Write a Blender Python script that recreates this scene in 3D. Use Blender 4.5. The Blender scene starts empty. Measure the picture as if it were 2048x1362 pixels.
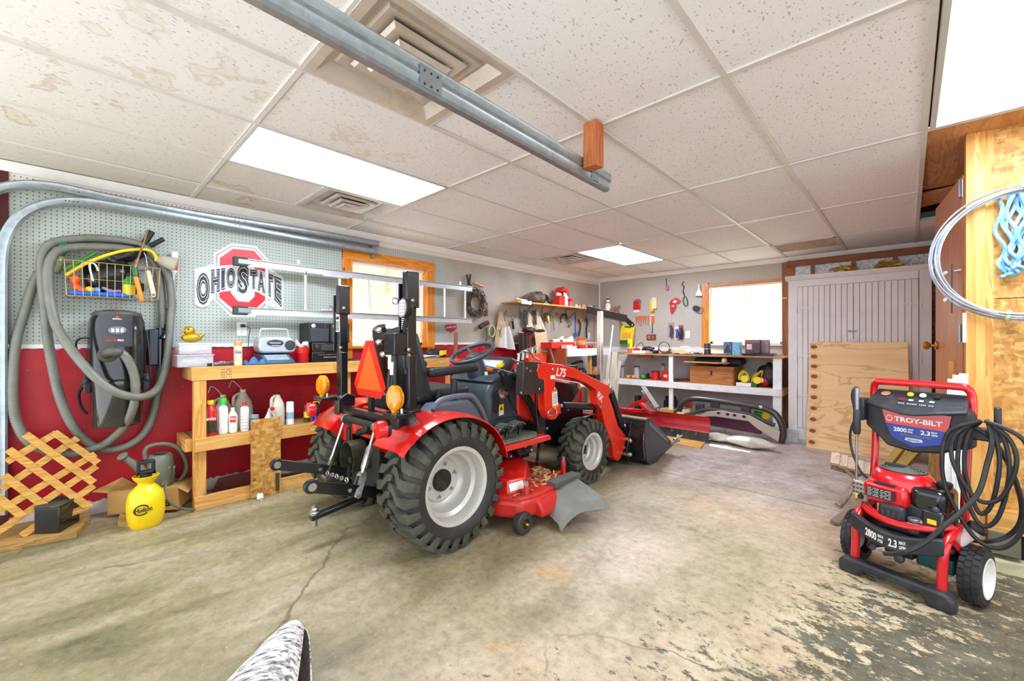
import bpy, bmesh, math, random
from mathutils import Vector as V, Matrix
rnd = random.Random(7)
SC = bpy.context.scene
COL = SC.collection
PI = math.pi
# ---------------------------------------------------------------- camera, world, sun, exposure
CAM = V((4.0085, -0.635, 1.18)); YAW = math.radians(43.48); FPX = 836.0
cd = bpy.data.cameras.new('camera'); cam = bpy.data.objects.new('camera', cd); COL.objects.link(cam)
cam.location = CAM; cam.rotation_euler = (PI / 2, 0, YAW)
cd.sensor_width = 36; cd.lens = 36 * FPX / 2048; cd.clip_start = 0.02; cd.clip_end = 200
SC.camera = cam
SC.view_settings.view_transform = 'Standard'; SC.view_settings.look = 'None'
SC.view_settings.gamma = 1; SC.view_settings.use_curve_mapping = False
SC.view_settings.exposure = 0.80
w = bpy.data.worlds.new('daylight'); SC.world = w; w.use_nodes = True
bg = w.node_tree.nodes['Background']; bg.inputs[1].default_value = 1.0
_tc = w.node_tree.nodes.new('ShaderNodeTexCoord'); _sx = w.node_tree.nodes.new('ShaderNodeSeparateXYZ'); _rp = w.node_tree.nodes.new('ShaderNodeValToRGB')
w.node_tree.links.new(_tc.outputs['Generated'], _sx.inputs[0]); _mr = w.node_tree.nodes.new('ShaderNodeMapRange'); _mr.inputs[1].default_value = -1; _mr.inputs[2].default_value = 1
w.node_tree.links.new(_sx.outputs[2], _mr.inputs[0]); w.node_tree.links.new(_mr.outputs[0], _rp.inputs[0]); w.node_tree.links.new(_rp.outputs[0], bg.inputs[0])
_e = _rp.color_ramp.elements; _e[0].position = .47; _e[0].color = (1.72, 1.78, 1.85, 1); _e[1].position = .53; _e[1].color = (1.3, 1.38, 1.5, 1)   # glow added below to light the ceiling, like a driveway; sky above
sl = bpy.data.lights.new('sun', 'SUN'); sun = bpy.data.objects.new('sun', sl); COL.objects.link(sun)
sl.energy = 24; sl.angle = 0.009; sl.color = (1, 0.95, 0.86)
sd = V((0.30, -1.0, -1.18)).normalized(); sun.rotation_euler = sd.to_track_quat('-Z', 'Y').to_euler()
sun.location = (2, 8, 5)
PANEL = 18.0   # emission strength of the fluorescent diffusers
try:
    SC.cycles.max_bounces = 10; SC.cycles.diffuse_bounces = 6; SC.cycles.transparent_max_bounces = 12
    SC.cycles.caustics_reflective = False; SC.cycles.caustics_refractive = False
    SC.cycles.sample_clamp_indirect = 6
except Exception: pass
# ---------------------------------------------------------------- photo measuring helpers (points at real depths)
_F = V((-math.sin(YAW), math.cos(YAW), 0)); _R = V((math.cos(YAW), math.sin(YAW), 0))
def ray(u, v): return _F + _R * ((u - 1024) / FPX) + V((0, 0, (681 - v) / FPX))
def PX(u, v, x): d = ray(u, v); return CAM + d * ((x - CAM.x) / d.x)
def PY(u, v, y): d = ray(u, v); return CAM + d * ((y - CAM.y) / d.y)
def PD(u, v, d): return CAM + ray(u, v) * d
def PZ(u, v, z): d = ray(u, v); return CAM + d * ((z - CAM.z) / d.z)
# ---------------------------------------------------------------- colours and materials
def lin(h):
    if not isinstance(h, str): return tuple(h) + (1,)
    c = [int(h[i:i + 2], 16) / 255 for i in (0, 2, 4)]
    return tuple(x / 12.92 if x <= .04045 else ((x + .055) / 1.055) ** 2.4 for x in c) + (1,)
class NT:
    def __init__(s, name):
        s.m = bpy.data.materials.new(name); s.m.use_nodes = True; s.t = s.m.node_tree
        s.b = s.t.nodes['Principled BSDF']; s.out = s.t.nodes['Material Output']
    def n(s, typ, ins=None, **kw):
        nd = s.t.nodes.new('ShaderNode' + typ)
        for k, v in kw.items(): setattr(nd, k, v)
        for k, v in (ins or {}).items(): s.set(nd.inputs[k], v)
        return nd
    def set(s, sock, v):
        if isinstance(v, bpy.types.NodeSocket): s.t.links.new(v, sock)
        elif isinstance(v, bpy.types.Node): s.t.links.new(v.outputs[0], sock)
        else: sock.default_value = v
    def math(s, op, a, b=0.0, c=0.0, clamp=False):
        nd = s.n('Math', {0: a, 1: b, 2: c}, operation=op, use_clamp=clamp); return nd.outputs[0]
    def mix(s, f, a, b, blend='MIX'):
        nd = s.n('Mix', data_type='RGBA', blend_type=blend)
        s.set(nd.inputs[0], f); s.set(nd.inputs[6], a); s.set(nd.inputs[7], b); return nd.outputs[2]
    def ramp(s, f, stops, interp='LINEAR'):
        nd = s.n('ValToRGB', {0: f}); cr = nd.color_ramp; cr.interpolation = interp
        while len(cr.elements) > 1: cr.elements.remove(cr.elements[0])
        cr.elements[0].position = stops[0][0]; cr.elements[0].color = stops[0][1]
        for p, c in stops[1:]: e = cr.elements.new(p); e.color = c
        return nd.outputs[0]
    def fr(s, f, a, b): # map range a..b -> 0..1 clamped
        nd = s.n('MapRange', {0: f, 1: a, 2: b}); return nd.outputs[0]
    def pos(s, obj=False):
        return s.n('TexCoord').outputs['Object'] if obj else s.n('NewGeometry').outputs['Position']
    def noise(s, scale, vec=None, detail=3, rough=.5, stretch=None, dist=0):
        v = vec if vec is not None else s.pos(True)
        if stretch: v = s.n('Mapping', {0: v, 'Scale': stretch}).outputs[0]
        return s.n('TexNoise', {0: v, 'Scale': scale, 'Detail': detail, 'Roughness': rough, 'Distortion': dist}).outputs[0]
    def bump(s, h, strength=.3, dist=.002):
        s.set(s.b.inputs['Normal'], s.n('Bump', {'Height': h, 'Strength': strength, 'Distance': dist}).outputs[0])
    def col(s, c): s.set(s.b.inputs['Base Color'], c)
    def rough(s, r): s.set(s.b.inputs['Roughness'], r)
MATS = {}
def mat(name, c, rough=.5, metal=0, var=.12, scale=14, bump=0, bscale=60, dirt=None, dirt_amt=.5, alpha=1, trans=0, coat=0, emit=None, es=1):
    if name in MATS: return MATS[name]
    k = NT(name); c = lin(c)
    f = k.noise(scale, detail=4)
    lo = tuple(x * (1 - var) for x in c[:3]) + (1,); hi = tuple(min(1, x * (1 + var)) for x in c[:3]) + (1,)
    colr = k.ramp(f, [(.3, lo), (.7, hi)])
    if dirt:
        d = k.fr(k.noise(scale * .6, detail=6, rough=.7), .5, .72)
        colr = k.mix(k.math('MULTIPLY', d, dirt_amt), colr, lin(dirt))
    k.col(colr); k.b.inputs['Metallic'].default_value = metal
    k.rough(k.math('ADD', k.math('MULTIPLY', f, .12), max(.02, rough - .06)))
    if bump: k.bump(k.noise(bscale, detail=4), bump)
    if alpha < 1: k.b.inputs['Alpha'].default_value = alpha
    if trans: k.b.inputs['Transmission Weight'].default_value = trans
    if coat: k.b.inputs['Coat Weight'].default_value = coat; k.b.inputs['Coat Roughness'].default_value = .1
    if emit: k.b.inputs['Emission Color'].default_value = lin(emit); k.b.inputs['Emission Strength'].default_value = es
    MATS[name] = k.m; return k.m
def wood(name, c1, c2, axis=0, scale=9, rough=.6, knots=True, ring=6, wpos=False):
    if name in MATS: return MATS[name]
    k = NT(name); st = [1, 1, 1]; st[axis] = .07
    p = k.pos(not wpos)
    n1 = k.noise(scale, p, 5, .6, stretch=tuple(st), dist=1.2)
    n2 = k.noise(scale * 9, p, 3, .6, stretch=tuple(st))
    w_ = k.math('FRACT', k.math('MULTIPLY', n1, ring))
    w_ = k.math('ADD', k.math('MULTIPLY', w_, .6), k.math('MULTIPLY', n2, .5))
    colr = k.ramp(w_, [(.2, lin(c1)), (.85, lin(c2))])
    if knots:
        vo = k.n('TexVoronoi', {0: k.n('Mapping', {0: p, 'Scale': tuple(1.0 if i != axis else .45 for i in range(3))}).outputs[0], 'Scale': 5.0})
        kn = k.fr(vo.outputs[0], .10, .05)
        colr = k.mix(k.math('MULTIPLY', kn, .8), colr, tuple(x * .22 for x in lin(c2)[:3]) + (1,))
    k.col(colr); k.rough(rough); k.bump(n2, .15, .001)
    MATS[name] = k.m; return k.m
# ---------------------------------------------------------------- mesh builder
def smooth_path(pts, n=8, closed=False):
    P = [V(p) for p in pts]; out = []; L = len(P)
    for i in range(L if closed else L - 1):
        g = (lambda j: P[j % L]) if closed else (lambda j: P[max(0, min(L - 1, j))])
        a, b, c, d = g(i - 1), g(i), g(i + 1), g(i + 2)
        for k in range(n):
            t = k / n
            out.append(.5 * ((2 * b) + (c - a) * t + (2 * a - 5 * b + 4 * c - d) * t * t + (3 * b - a - 3 * c + d) * t ** 3))
    if not closed: out.append(P[-1])
    return out
def basis(d, up=V((0, 0, 1))):
    d = V(d).normalized()
    if abs(d.dot(up)) > .98: up = V((1, 0, 0))
    a = up.cross(d).normalized(); return a, d.cross(a).normalized(), d
class MB:
    def __init__(s, M=None): s.v = []; s.f = []; s.mi = []; s.m = 0; s.M = M
    def add(s, vs, fs):
        o = len(s.v)
        s.v += [(s.M @ V(p)) if s.M else V(p) for p in vs]
        for f in fs: s.f.append([i + o for i in f]); s.mi.append(s.m)
        return s
    def mat(s, i): s.m = i; return s
    def box(s, c, d, R=None):
        hx, hy, hz = d[0] / 2, d[1] / 2, d[2] / 2; c = V(c)
        vs = []
        for x, y, z in ((-1, -1, -1), (1, -1, -1), (1, 1, -1), (-1, 1, -1), (-1, -1, 1), (1, -1, 1), (1, 1, 1), (-1, 1, 1)):
            p = V((x * hx, y * hy, z * hz)); vs.append(c + (R @ p if R else p))
        return s.add(vs, [(0, 3, 2, 1), (4, 5, 6, 7), (0, 1, 5, 4), (1, 2, 6, 5), (2, 3, 7, 6), (3, 0, 4, 7)])
    def bx(s, x0, x1, y0, y1, z0, z1): return s.box(((x0 + x1) / 2, (y0 + y1) / 2, (z0 + z1) / 2), (abs(x1 - x0), abs(y1 - y0), abs(z1 - z0)))
    def beam(s, a, b, wd, h, up=V((0, 0, 1))):  # box from a to b, wd sideways, h along up
        a, b = V(a), V(b); x, y, z = basis(b - a, V(up)); R = Matrix((x, y, z)).transposed()
        return s.box((a + b) / 2, (wd, h, (b - a).length), R)
    def prism(s, pts, ax, a, b):
        f = {'x': lambda p, t: (t, p[0], p[1]), 'y': lambda p, t: (p[0], t, p[1]), 'z': lambda p, t: (p[0], p[1], t)}[ax]
        n = len(pts); vs = [f(p, a) for p in pts] + [f(p, b) for p in pts]
        return s.add(vs, [tuple(range(n))[::-1], tuple(range(n, 2 * n))] + [(i, (i + 1) % n, n + (i + 1) % n, n + i) for i in range(n)])
    def slab(s, pts, off):  # planar 3-D polygon extruded by the vector off
        n = len(pts); P = [V(p) for p in pts]; o = V(off)
        return s.add(P + [p + o for p in P], [tuple(range(n))[::-1], tuple(range(n, 2 * n))] + [(i, (i + 1) % n, n + (i + 1) % n, n + i) for i in range(n)])
    def tube(s, pts, r, n=8, closed=False, flat=1.0, up=V((0, 0, 1))):
        P = [V(p) for p in pts]; L = len(P); rs = r if isinstance(r, (list, tuple)) else [r] * L
        T = []
        for i in range(L):
            if closed: t = P[(i + 1) % L] - P[i - 1]
            else: t = P[min(L - 1, i + 1)] - P[max(0, i - 1)]
            T.append(t.normalized() if t.length > 1e-9 else V((0, 0, 1)))
        a, b, _ = basis(T[0], V(up)); vs = []
        for i in range(L):
            a = (a - T[i] * a.dot(T[i])).normalized(); b = T[i].cross(a)
            for k in range(n):
                an = 2 * PI * k / n; vs.append(P[i] + (a * math.cos(an) * flat + b * math.sin(an)) * rs[i])
        fs = []
        for i in range(L if closed else L - 1):
            j = (i + 1) % L
            for k in range(n): fs.append((i * n + k, i * n + (k + 1) % n, j * n + (k + 1) % n, j * n + k))
        if not closed: fs += [tuple(range(n))[::-1], tuple(range((L - 1) * n, L * n))]
        return s.add(vs, fs)
    def cyl(s, a, b, r, r2=None, n=16): return s.lathe([(r, 0), (r if r2 is None else r2, (V(b) - V(a)).length)], a, V(b) - V(a), n)
    def lathe(s, prof, o=(0, 0, 0), d=(0, 0, 1), n=20, sx=1.0, sy=1.0, up=V((0, 0, 1)), caps=True):
        x, y, z = basis(d, V(up)); o = V(o); vs = []; L = len(prof)
        for r, h in prof:
            for k in range(n):
                an = 2 * PI * k / n; vs.append(o + x * (r * sx * math.cos(an)) + y * (r * sy * math.sin(an)) + z * h)
        fs = []
        for i in range(L - 1):
            for k in range(n): fs.append((i * n + k, i * n + (k + 1) % n, (i + 1) * n + (k + 1) % n, (i + 1) * n + k))
        if caps:
            if prof[0][0] > 1e-5: fs.append(tuple(range(n))[::-1])
            if prof[-1][0] > 1e-5: fs.append(tuple(range((L - 1) * n, L * n)))
        return s.add(vs, fs)
    def sph(s, c, r, sc=(1, 1, 1), n=14, m=9, R=None):
        vs = []; c = V(c)
        for i in range(m + 1):
            th = PI * i / m
            for k in range(n):
                ph = 2 * PI * k / n; p = V((r * sc[0] * math.sin(th) * math.cos(ph), r * sc[1] * math.sin(th) * math.sin(ph), r * sc[2] * math.cos(th)))
                vs.append(c + (R @ p if R else p))
        return s.add(vs, [(i * n + k, (i + 1) * n + k, (i + 1) * n + (k + 1) % n, i * n + (k + 1) % n) for i in range(m) for k in range(n)])
    def grid(s, fn, nu, nv, th=0, closed_u=False):
        vs = [V(fn(i / nu, j / nv)) for i in range(nu + 1) for j in range(nv + 1)]
        fs = [(i * (nv + 1) + j, (i + 1) * (nv + 1) + j, (i + 1) * (nv + 1) + j + 1, i * (nv + 1) + j + 1) for i in range(nu) for j in range(nv)]
        if th:
            N = len(vs); nrm = []
            for i in range(nu + 1):
                for j in range(nv + 1):
                    g = lambda a, b: vs[max(0, min(nu, a)) * (nv + 1) + max(0, min(nv, b))]
                    c = (g(i + 1, j) - g(i - 1, j)).cross(g(i, j + 1) - g(i, j - 1)); nrm.append(c.normalized() if c.length > 1e-12 else V((0, 0, 1)))
            vs += [p - q * th for p, q in zip(vs, nrm)]
            fs += [tuple(N + i for i in f[::-1]) for f in list(fs)]
            I = lambda i, j: i * (nv + 1) + j
            ring = [I(i, 0) for i in range(nu + 1)] + [I(nu, j) for j in range(1, nv + 1)] + [I(i, nv) for i in range(nu - 1, -1, -1)] + [I(0, j) for j in range(nv - 1, 0, -1)]
            fs += [(ring[k], ring[k - 1], N + ring[k - 1], N + ring[k]) for k in range(len(ring))]
        return s.add(vs, fs)
    def blob(s, c, r, sc=(1, 1, 1), amp=.2, n=16, m=10, seed=1, R=None):
        q = random.Random(seed); k = [(q.uniform(1.5, 4.5), q.uniform(1.5, 4.5), q.uniform(0, 6), q.uniform(0, 6)) for _ in range(4)]
        o = len(s.v); fo = len(s.f)
        def rr(t, p): return r * (1 + amp * sum(math.sin(a * t + e) * math.sin(round(b) * p + f) for a, b, e, f in k) / 2)
        vs = []; c = V(c)
        for i in range(m + 1):
            th = PI * i / m
            for j in range(n):
                ph = 2 * PI * j / n; q_ = rr(th, ph) if 0 < i < m else r
                p = V((q_ * sc[0] * math.sin(th) * math.cos(ph), q_ * sc[1] * math.sin(th) * math.sin(ph), q_ * sc[2] * math.cos(th)))
                vs.append(c + (R @ p if R else p))
        return s.add(vs, [(i * n + j, (i + 1) * n + j, (i + 1) * n + (j + 1) % n, i * n + (j + 1) % n) for i in range(m) for j in range(n)])
    def build(s, name, mats, parent=None, label=None, bevel=0, smooth=True, ang=38, seg=2):
        me = bpy.data.meshes.new(name); o = bpy.data.objects.new(name, me); COL.objects.link(o)
        vs = s.v
        if parent is not None:
            o.parent = parent; Mi = wm(parent).inverted(); vs = [Mi @ p for p in vs]
        bm = bmesh.new(); bv = [bm.verts.new(p) for p in vs]
        for f, mi in zip(s.f, s.mi):
            try: q = bm.faces.new([bv[i] for i in f]); q.material_index = mi
            except ValueError: pass
        bmesh.ops.remove_doubles(bm, verts=bm.verts, dist=1e-6)
        bmesh.ops.recalc_face_normals(bm, faces=bm.faces)
        bm.to_mesh(me); bm.free()
        for m_ in (mats if isinstance(mats, (list, tuple)) else [mats]): me.materials.append(m_)
        if smooth:
            me.polygons.foreach_set('use_smooth', [True] * len(me.polygons)); me.set_sharp_from_angle(angle=math.radians(ang))
        if bevel:
            bv_ = o.modifiers.new('bevel', 'BEVEL'); bv_.width = bevel; bv_.segments = seg; bv_.limit_method = 'ANGLE'; bv_.angle_limit = math.radians(35)
            bv_.harden_normals = False
        if label: o['label'] = label
        return o
def split(b, name, mats, parent=None, **kw):
    """every loose piece of the builder becomes a part of its own"""
    par = list(range(len(b.v)))
    def fd(i):
        while par[i] != i: par[i] = par[par[i]]; i = par[i]
        return i
    for f in b.f:
        for i in f[1:]: par[fd(i)] = fd(f[0])
    grp = {}
    for k, f in enumerate(b.f): grp.setdefault(fd(f[0]), []).append(k)
    out = []
    for ks in grp.values():
        q = MB(); ix = {}
        for k in ks:
            for i in b.f[k]:
                if i not in ix: ix[i] = len(q.v); q.v.append(b.v[i])
            q.f.append([ix[i] for i in b.f[k]]); q.mi.append(b.mi[k])
        out.append(q.build(name, mats, parent, **kw))
    return out
def textquad(s, quad, name, m, parent, bold=.0, lift=.0008, depth=.0008, label=None):
    """lettering stretched into a planar quad given as lower-left, lower-right, upper-right, upper-left"""
    cu = bpy.data.curves.new('lettering', 'FONT'); cu.body = s; cu.size = 1; cu.offset = bold; cu.resolution_u = 3; cu.extrude = .5
    t = bpy.data.objects.new('lettering', cu); COL.objects.link(t); me = bpy.data.meshes.new_from_object(t); bpy.data.objects.remove(t); bpy.data.curves.remove(cu)
    xs = [v.co.x for v in me.vertices]; ys = [v.co.y for v in me.vertices]; x0, x1, y0, y1 = min(xs), max(xs), min(ys), max(ys)
    A, B, C, D = [V(q) for q in quad]; n = (B - A).cross(D - A).normalized(); Mi = wm(parent).inverted() if parent is not None else Matrix()
    for v in me.vertices:
        a = (v.co.x - x0) / (x1 - x0); c = (v.co.y - y0) / (y1 - y0)
        p = (A * (1 - a) + B * a) * (1 - c) + (D * (1 - a) + C * a) * c + n * (lift + (depth if v.co.z > 0 else 0)); v.co = Mi @ p
    ob = bpy.data.objects.new(name, me); COL.objects.link(ob)
    if parent is not None: ob.parent = parent
    me.materials.clear(); me.materials.append(m)
    if label: ob['label'] = label
    return ob
def wm(o):
    M = Matrix.LocRotScale(o.location, o.rotation_euler, o.scale)
    return wm(o.parent) @ M if o.parent else M
def thing(name, label, cat, loc=(0, 0, 0), rz=0, group=None):
    o = bpy.data.objects.new(name, None); COL.objects.link(o); o.empty_display_size = .1
    o.location = loc; o.rotation_euler = (0, 0, rz); o['label'] = label; o['category'] = cat
    if group: o['group'] = group
    return o
def tag(o, label, cat, group=None, kind=None):
    o['label'] = label; o['category'] = cat
    if group: o['group'] = group
    if kind: o['kind'] = kind
    return o
def struct(o):
    o['kind'] = 'structure'; return o
def copy_tree(o, parent=None):
    c = o.copy(); COL.objects.link(c)
    if parent: c.parent = parent
    for ch in list(o.children): copy_tree(ch, c)
    return c
_fonts = {}
def text(s, size, name, m, parent, o, xd, yd, depth=.0008, bold=0.0, shear=0.0, align='LEFT', sx=1.0, label=None):
    """raised lettering: origin o, text runs along xd, letters stand along yd"""
    cu = bpy.data.curves.new('lettering', 'FONT'); cu.body = s; cu.size = size; cu.extrude = depth / 2; cu.offset = bold * size; cu.shear = shear
    cu.align_x = align; cu.align_y = 'CENTER'; cu.resolution_u = 3
    t = bpy.data.objects.new('lettering', cu); COL.objects.link(t)
    me = bpy.data.meshes.new_from_object(t); bpy.data.objects.remove(t); bpy.data.curves.remove(cu)
    x = V(xd).normalized(); z = x.cross(V(yd)).normalized(); y = z.cross(x)
    M = Matrix.Translation(V(o) + z * depth / 2) @ Matrix((x * sx, y, z)).transposed().to_4x4()
    if parent is not None: M = wm(parent).inverted() @ M
    me.transform(M); ob = bpy.data.objects.new(name, me); COL.objects.link(ob)
    if parent is not None: ob.parent = parent
    me.materials.clear(); me.materials.append(m)
    if label: ob['label'] = label
    return ob
# ================================================================ SETTING
H = 2.27; YF = 5.86; XL = 0.0
def pegboard(name, plane, c, c2=None, band=None):
    k = NT(name); g = k.n('SeparateXYZ', {0: k.pos()}); a = g.outputs[1 if plane == 'x' else 0]; z = g.outputs[2]
    P = .0254
    fa = k.math('SUBTRACT', k.math('FRACT', k.math('DIVIDE', a, P)), .5); fz = k.math('SUBTRACT', k.math('FRACT', k.math('DIVIDE', z, P)), .5)
    d = k.math('SQRT', k.math('ADD', k.math('MULTIPLY', fa, fa), k.math('MULTIPLY', fz, fz)))
    hole = k.fr(d, .155, .115)
    base = k.ramp(k.noise(2.5, k.pos(), 4), [(.3, tuple(x * .9 for x in lin(c)[:3]) + (1,)), (.7, lin(c))])
    if plane == 'x': base = k.mix(k.fr(a, 2.34, 2.6), base, k.ramp(k.noise(2.5, k.pos(), 4), [(.3, lin('a89c8c')), (.7, lin('bfb2a2'))]))  # beige past the seam: other panels, plus a warm light cast painted in
    if c2: base = k.mix(k.fr(z, band - .004, band + .004), base, lin(c2))
    k.col(k.mix(hole, base, (.012, .01, .01, 1))); k.rough(.5)
    k.bump(hole, -.5, .004); return k.m
def red_wall():
    k = NT('red_block_paint'); g = k.n('SeparateXYZ', {0: k.pos()}); z = g.outputs[2]; y = g.outputs[1]
    n = k.noise(5, k.pos(), 6, .65)
    red = k.ramp(n, [(.3, lin('a8041c')), (.7, lin('c60a22'))])
    fl = k.fr(k.noise(55, k.pos(), 2), .74, .78); red = k.mix(k.math('MULTIPLY', fl, .6), red, lin('d9a0a0'))
    wht = k.ramp(k.noise(9, k.pos(), 5), [(.3, lin('c9c6c0')), (.7, lin('f0ece6'))])
    e = k.math('ADD', z, k.math('MULTIPLY', k.math('SUBTRACT', k.noise(22, k.pos(), 4), .5), .05))
    base = k.mix(k.fr(e, .085, .095), wht, red)
    base = k.mix(k.fr(e, 1.125, 1.132), base, wht)
    far = k.fr(y, 3.93, 3.94)
    base = k.mix(far, base, lin('cfc9c6'))
    k.col(base); k.rough(.45); k.bump(k.noise(140, k.pos(), 4), .25, .002); return k.m
def floor_mat():
    k = NT('garage_concrete'); p = k.pos(); g = k.n('SeparateXYZ', {0: p}); x, y = g.outputs[0], g.outputs[1]
    big = k.noise(.9, p, 5, .6, dist=.6); mid = k.noise(4.5, p, 7, .65); fine = k.noise(120, p, 3, .6)
    # streaks parallel to the driving direction, tan / olive / grey
    st = k.noise(1.7, p, 6, .6, stretch=(1.6, .55, 1), dist=.8)
    c = k.ramp(st, [(.28, lin('5b5840')), (.42, lin('7f7856')), (.52, lin('968a68')), (.66, lin('ab9c80')), (.8, lin('7a7659'))])
    c2 = k.ramp(mid, [(.25, lin('a08870')), (.5, lin('cdb49a')), (.75, lin('dccab6'))])
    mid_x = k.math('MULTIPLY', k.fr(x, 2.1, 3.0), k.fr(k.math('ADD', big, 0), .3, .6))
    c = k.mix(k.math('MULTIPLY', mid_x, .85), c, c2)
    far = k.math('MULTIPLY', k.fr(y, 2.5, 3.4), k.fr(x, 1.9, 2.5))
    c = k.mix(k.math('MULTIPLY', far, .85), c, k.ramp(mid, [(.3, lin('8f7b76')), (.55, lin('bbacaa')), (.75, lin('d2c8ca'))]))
    # dark oil / damp stains
    oil = k.math('MULTIPLY', k.fr(k.noise(1.5, p, 7, .65, dist=1.5), .56, .68), .5)
    c = k.mix(oil, c, lin('7c7350'))
    rust = k.math('MULTIPLY', k.fr(k.noise(3.1, p, 5, .6), .62, .72), .5)
    c = k.mix(rust, c, lin('c99a4a'))
    # worn green-grey paint near the right-hand side and the door opening
    dx = k.math('ADD', x, k.math('MULTIPLY', y, -.35))
    m = k.math('ADD', k.math('SUBTRACT', dx, 3.2), k.math('MULTIPLY', k.math('SUBTRACT', k.noise(2.2, p, 6, .7), .5), 1.2))
    zone = k.fr(k.math('SUBTRACT', k.noise(13, p, 8, .75, stretch=(1, 1.4, 1)), k.math('ADD', .34, k.math('MULTIPLY', k.fr(m, -.55, .55), .27))), .02, -.02)
    paint = k.ramp(k.noise(7, p, 6, .6), [(.3, lin('4b4737')), (.6, lin('67624f')), (.8, lin('827b66'))])
    under = k.ramp(mid, [(.3, lin('9a8450')), (.7, lin('bfb08a'))])
    c = k.mix(k.math('MULTIPLY', k.fr(m, -.5, .1), .45), c, under)
    c = k.mix(zone, c, paint)
    # cracks
    vo = k.n('TexVoronoi', {0: k.n('VectorMath', {0: p, 1: k.n('VectorMath', {0: k.n('TexNoise', {0: p, 'Scale': 2.5, 'Detail': 7.0}).outputs[1], 1: (.35, .35, 0)}, operation='MULTIPLY').outputs[0]}, operation='ADD').outputs[0], 'Scale': .55}, feature='DISTANCE_TO_EDGE')
    cr = k.math('MULTIPLY', k.fr(vo.outputs[0], .0035, .0008), k.fr(big, .45, .55))
    c = k.mix(k.math('MULTIPLY', cr, .65), c, lin('4a3c2c'))
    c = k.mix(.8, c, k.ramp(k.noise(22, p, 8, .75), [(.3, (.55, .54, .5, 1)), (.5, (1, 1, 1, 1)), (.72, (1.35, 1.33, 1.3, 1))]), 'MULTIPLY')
    sp = k.fr(fine, .60, .74); c = k.mix(k.math('MULTIPLY', sp, .5), c, lin('5e5540'))
    sp2 = k.fr(k.noise(60, p, 4, .6), .62, .74); c = k.mix(k.math('MULTIPLY', sp2, .35), c, lin('efe6d0'))
    j = k.fr(k.math('ABSOLUTE', k.math('SUBTRACT', y, 3.02)), .008, .004)
    c = k.mix(k.math('MULTIPLY', j, .8), c, lin('4d453c'))
    k.col(c); k.rough(k.math('ADD', .34, k.math('MULTIPLY', mid, .3)))
    k.bump(k.math('ADD', k.math('MULTIPLY', fine, .5), k.math('SUBTRACT', k.noise(14, p, 5), k.math('MULTIPLY', cr, 2))), .25, .003); return k.m
def tile_mat():
    k = NT('fissured_ceiling_tile'); p = k.pos()
    sp = k.n('Mapping', {0: p, 'Scale': (1.0, .45, 1.0), 'Rotation': (0, 0, .5)}).outputs[0]
    n = k.n('TexNoise', {0: sp, 'Scale': 120.0, 'Detail': 2.0, 'Roughness': .5}).outputs[0]
    n2 = k.n('TexNoise', {0: p, 'Scale': 260.0, 'Detail': 1.0}).outputs[0]
    pit = k.math('MAXIMUM', k.fr(n, .645, .68), k.fr(n2, .70, .74))
    g = k.n('SeparateXYZ', {0: p}); 
    base = k.ramp(k.noise(1.3, p, 3), [(.3, lin('f3f1ef')), (.7, lin('faf9f8'))])
    wear = k.math('MULTIPLY', k.fr(g.outputs[0], 3.0, .5), k.fr(g.outputs[1], 1.6, .2))
    base = k.mix(k.math('MULTIPLY', wear, .8), base, lin('cdc7b2'))
    vo = k.n('TexVoronoi', {0: k.n('VectorMath', {0: p, 1: k.n('TexNoise', {0: p, 'Scale': 4.0, 'Detail': 3.0}).outputs[1]}, operation='ADD').outputs[0], 'Scale': 1.7})
    ring = k.math('MULTIPLY', k.fr(k.math('ABSOLUTE', k.math('SUBTRACT', vo.outputs[0], .22)), .05, .0), wear)
    blot = k.math('MULTIPLY', k.fr(vo.outputs[0], .24, .05), wear)
    base = k.mix(k.math('MULTIPLY', ring, .7), base, lin('b39a66')); base = k.mix(k.math('MULTIPLY', blot, .42), base, lin('bda777'))
    c = k.mix(k.math('MULTIPLY', pit, .55), base, lin('756c60'))
    k.col(c); k.rough(.85); k.bump(pit, -.4, .003); return k.m
def osb_mat():
    k = NT('osb_strand_board'); p = k.pos(True)
    vo = k.n('TexVoronoi', {0: k.n('Mapping', {0: p, 'Scale': (.8, .8, 1.5), 'Rotation': (.3, .7, .2)}).outputs[0], 'Scale': 32.0, 'Randomness': 1.0})
    c = k.ramp(k.n('SeparateColor', {0: vo.outputs[1]}).outputs[0], [(0, lin('925c20')), (.3, lin('b57c30')), (.6, lin('c89142')), (.85, lin('d4a455')), (1, lin('7c4a18'))])
    vo2 = k.n('TexVoronoi', {0: k.n('Mapping', {0: p, 'Scale': (1.5, 1.2, .6), 'Rotation': (.4, -.6, .3)}).outputs[0], 'Scale': 38.0})
    c = k.mix(.4, c, k.ramp(k.n('SeparateColor', {0: vo2.outputs[1]}).outputs[1], [(0, lin('966024')), (.6, lin('c48e42')), (1, lin('dab068'))]))
    d = k.fr(k.noise(26, p, 5, .7), .62, .7); c = k.mix(k.math('MULTIPLY', d, .55), c, lin('7a4c20'))
    k.col(c); k.rough(.6); k.bump(vo.outputs[0], .3, .003); MATS['osb'] = k.m; return k.m
M_PEGL = pegboard('pegboard_grey_green', 'x', 'b4bbb0', 'e8ded2', 2.165)
M_PEGF = pegboard('pegboard_warm_grey', 'y', 'c2b6a9')
M_RED = red_wall(); M_FLOOR = floor_mat(); M_TILE = tile_mat(); M_OSB = osb_mat()
M_TRIM = mat('white_trim_paint', 'f1eeea', .45, var=.03)
M_PINE = wood('yellow_pine', 'e0ad5e', 'c48334', 2)
M_PINEX = wood('yellow_pine_x', 'e3b266', 'c88a3c', 0); M_PINEY = wood('yellow_pine_y', 'e3b266', 'c88a3c', 1)
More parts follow.
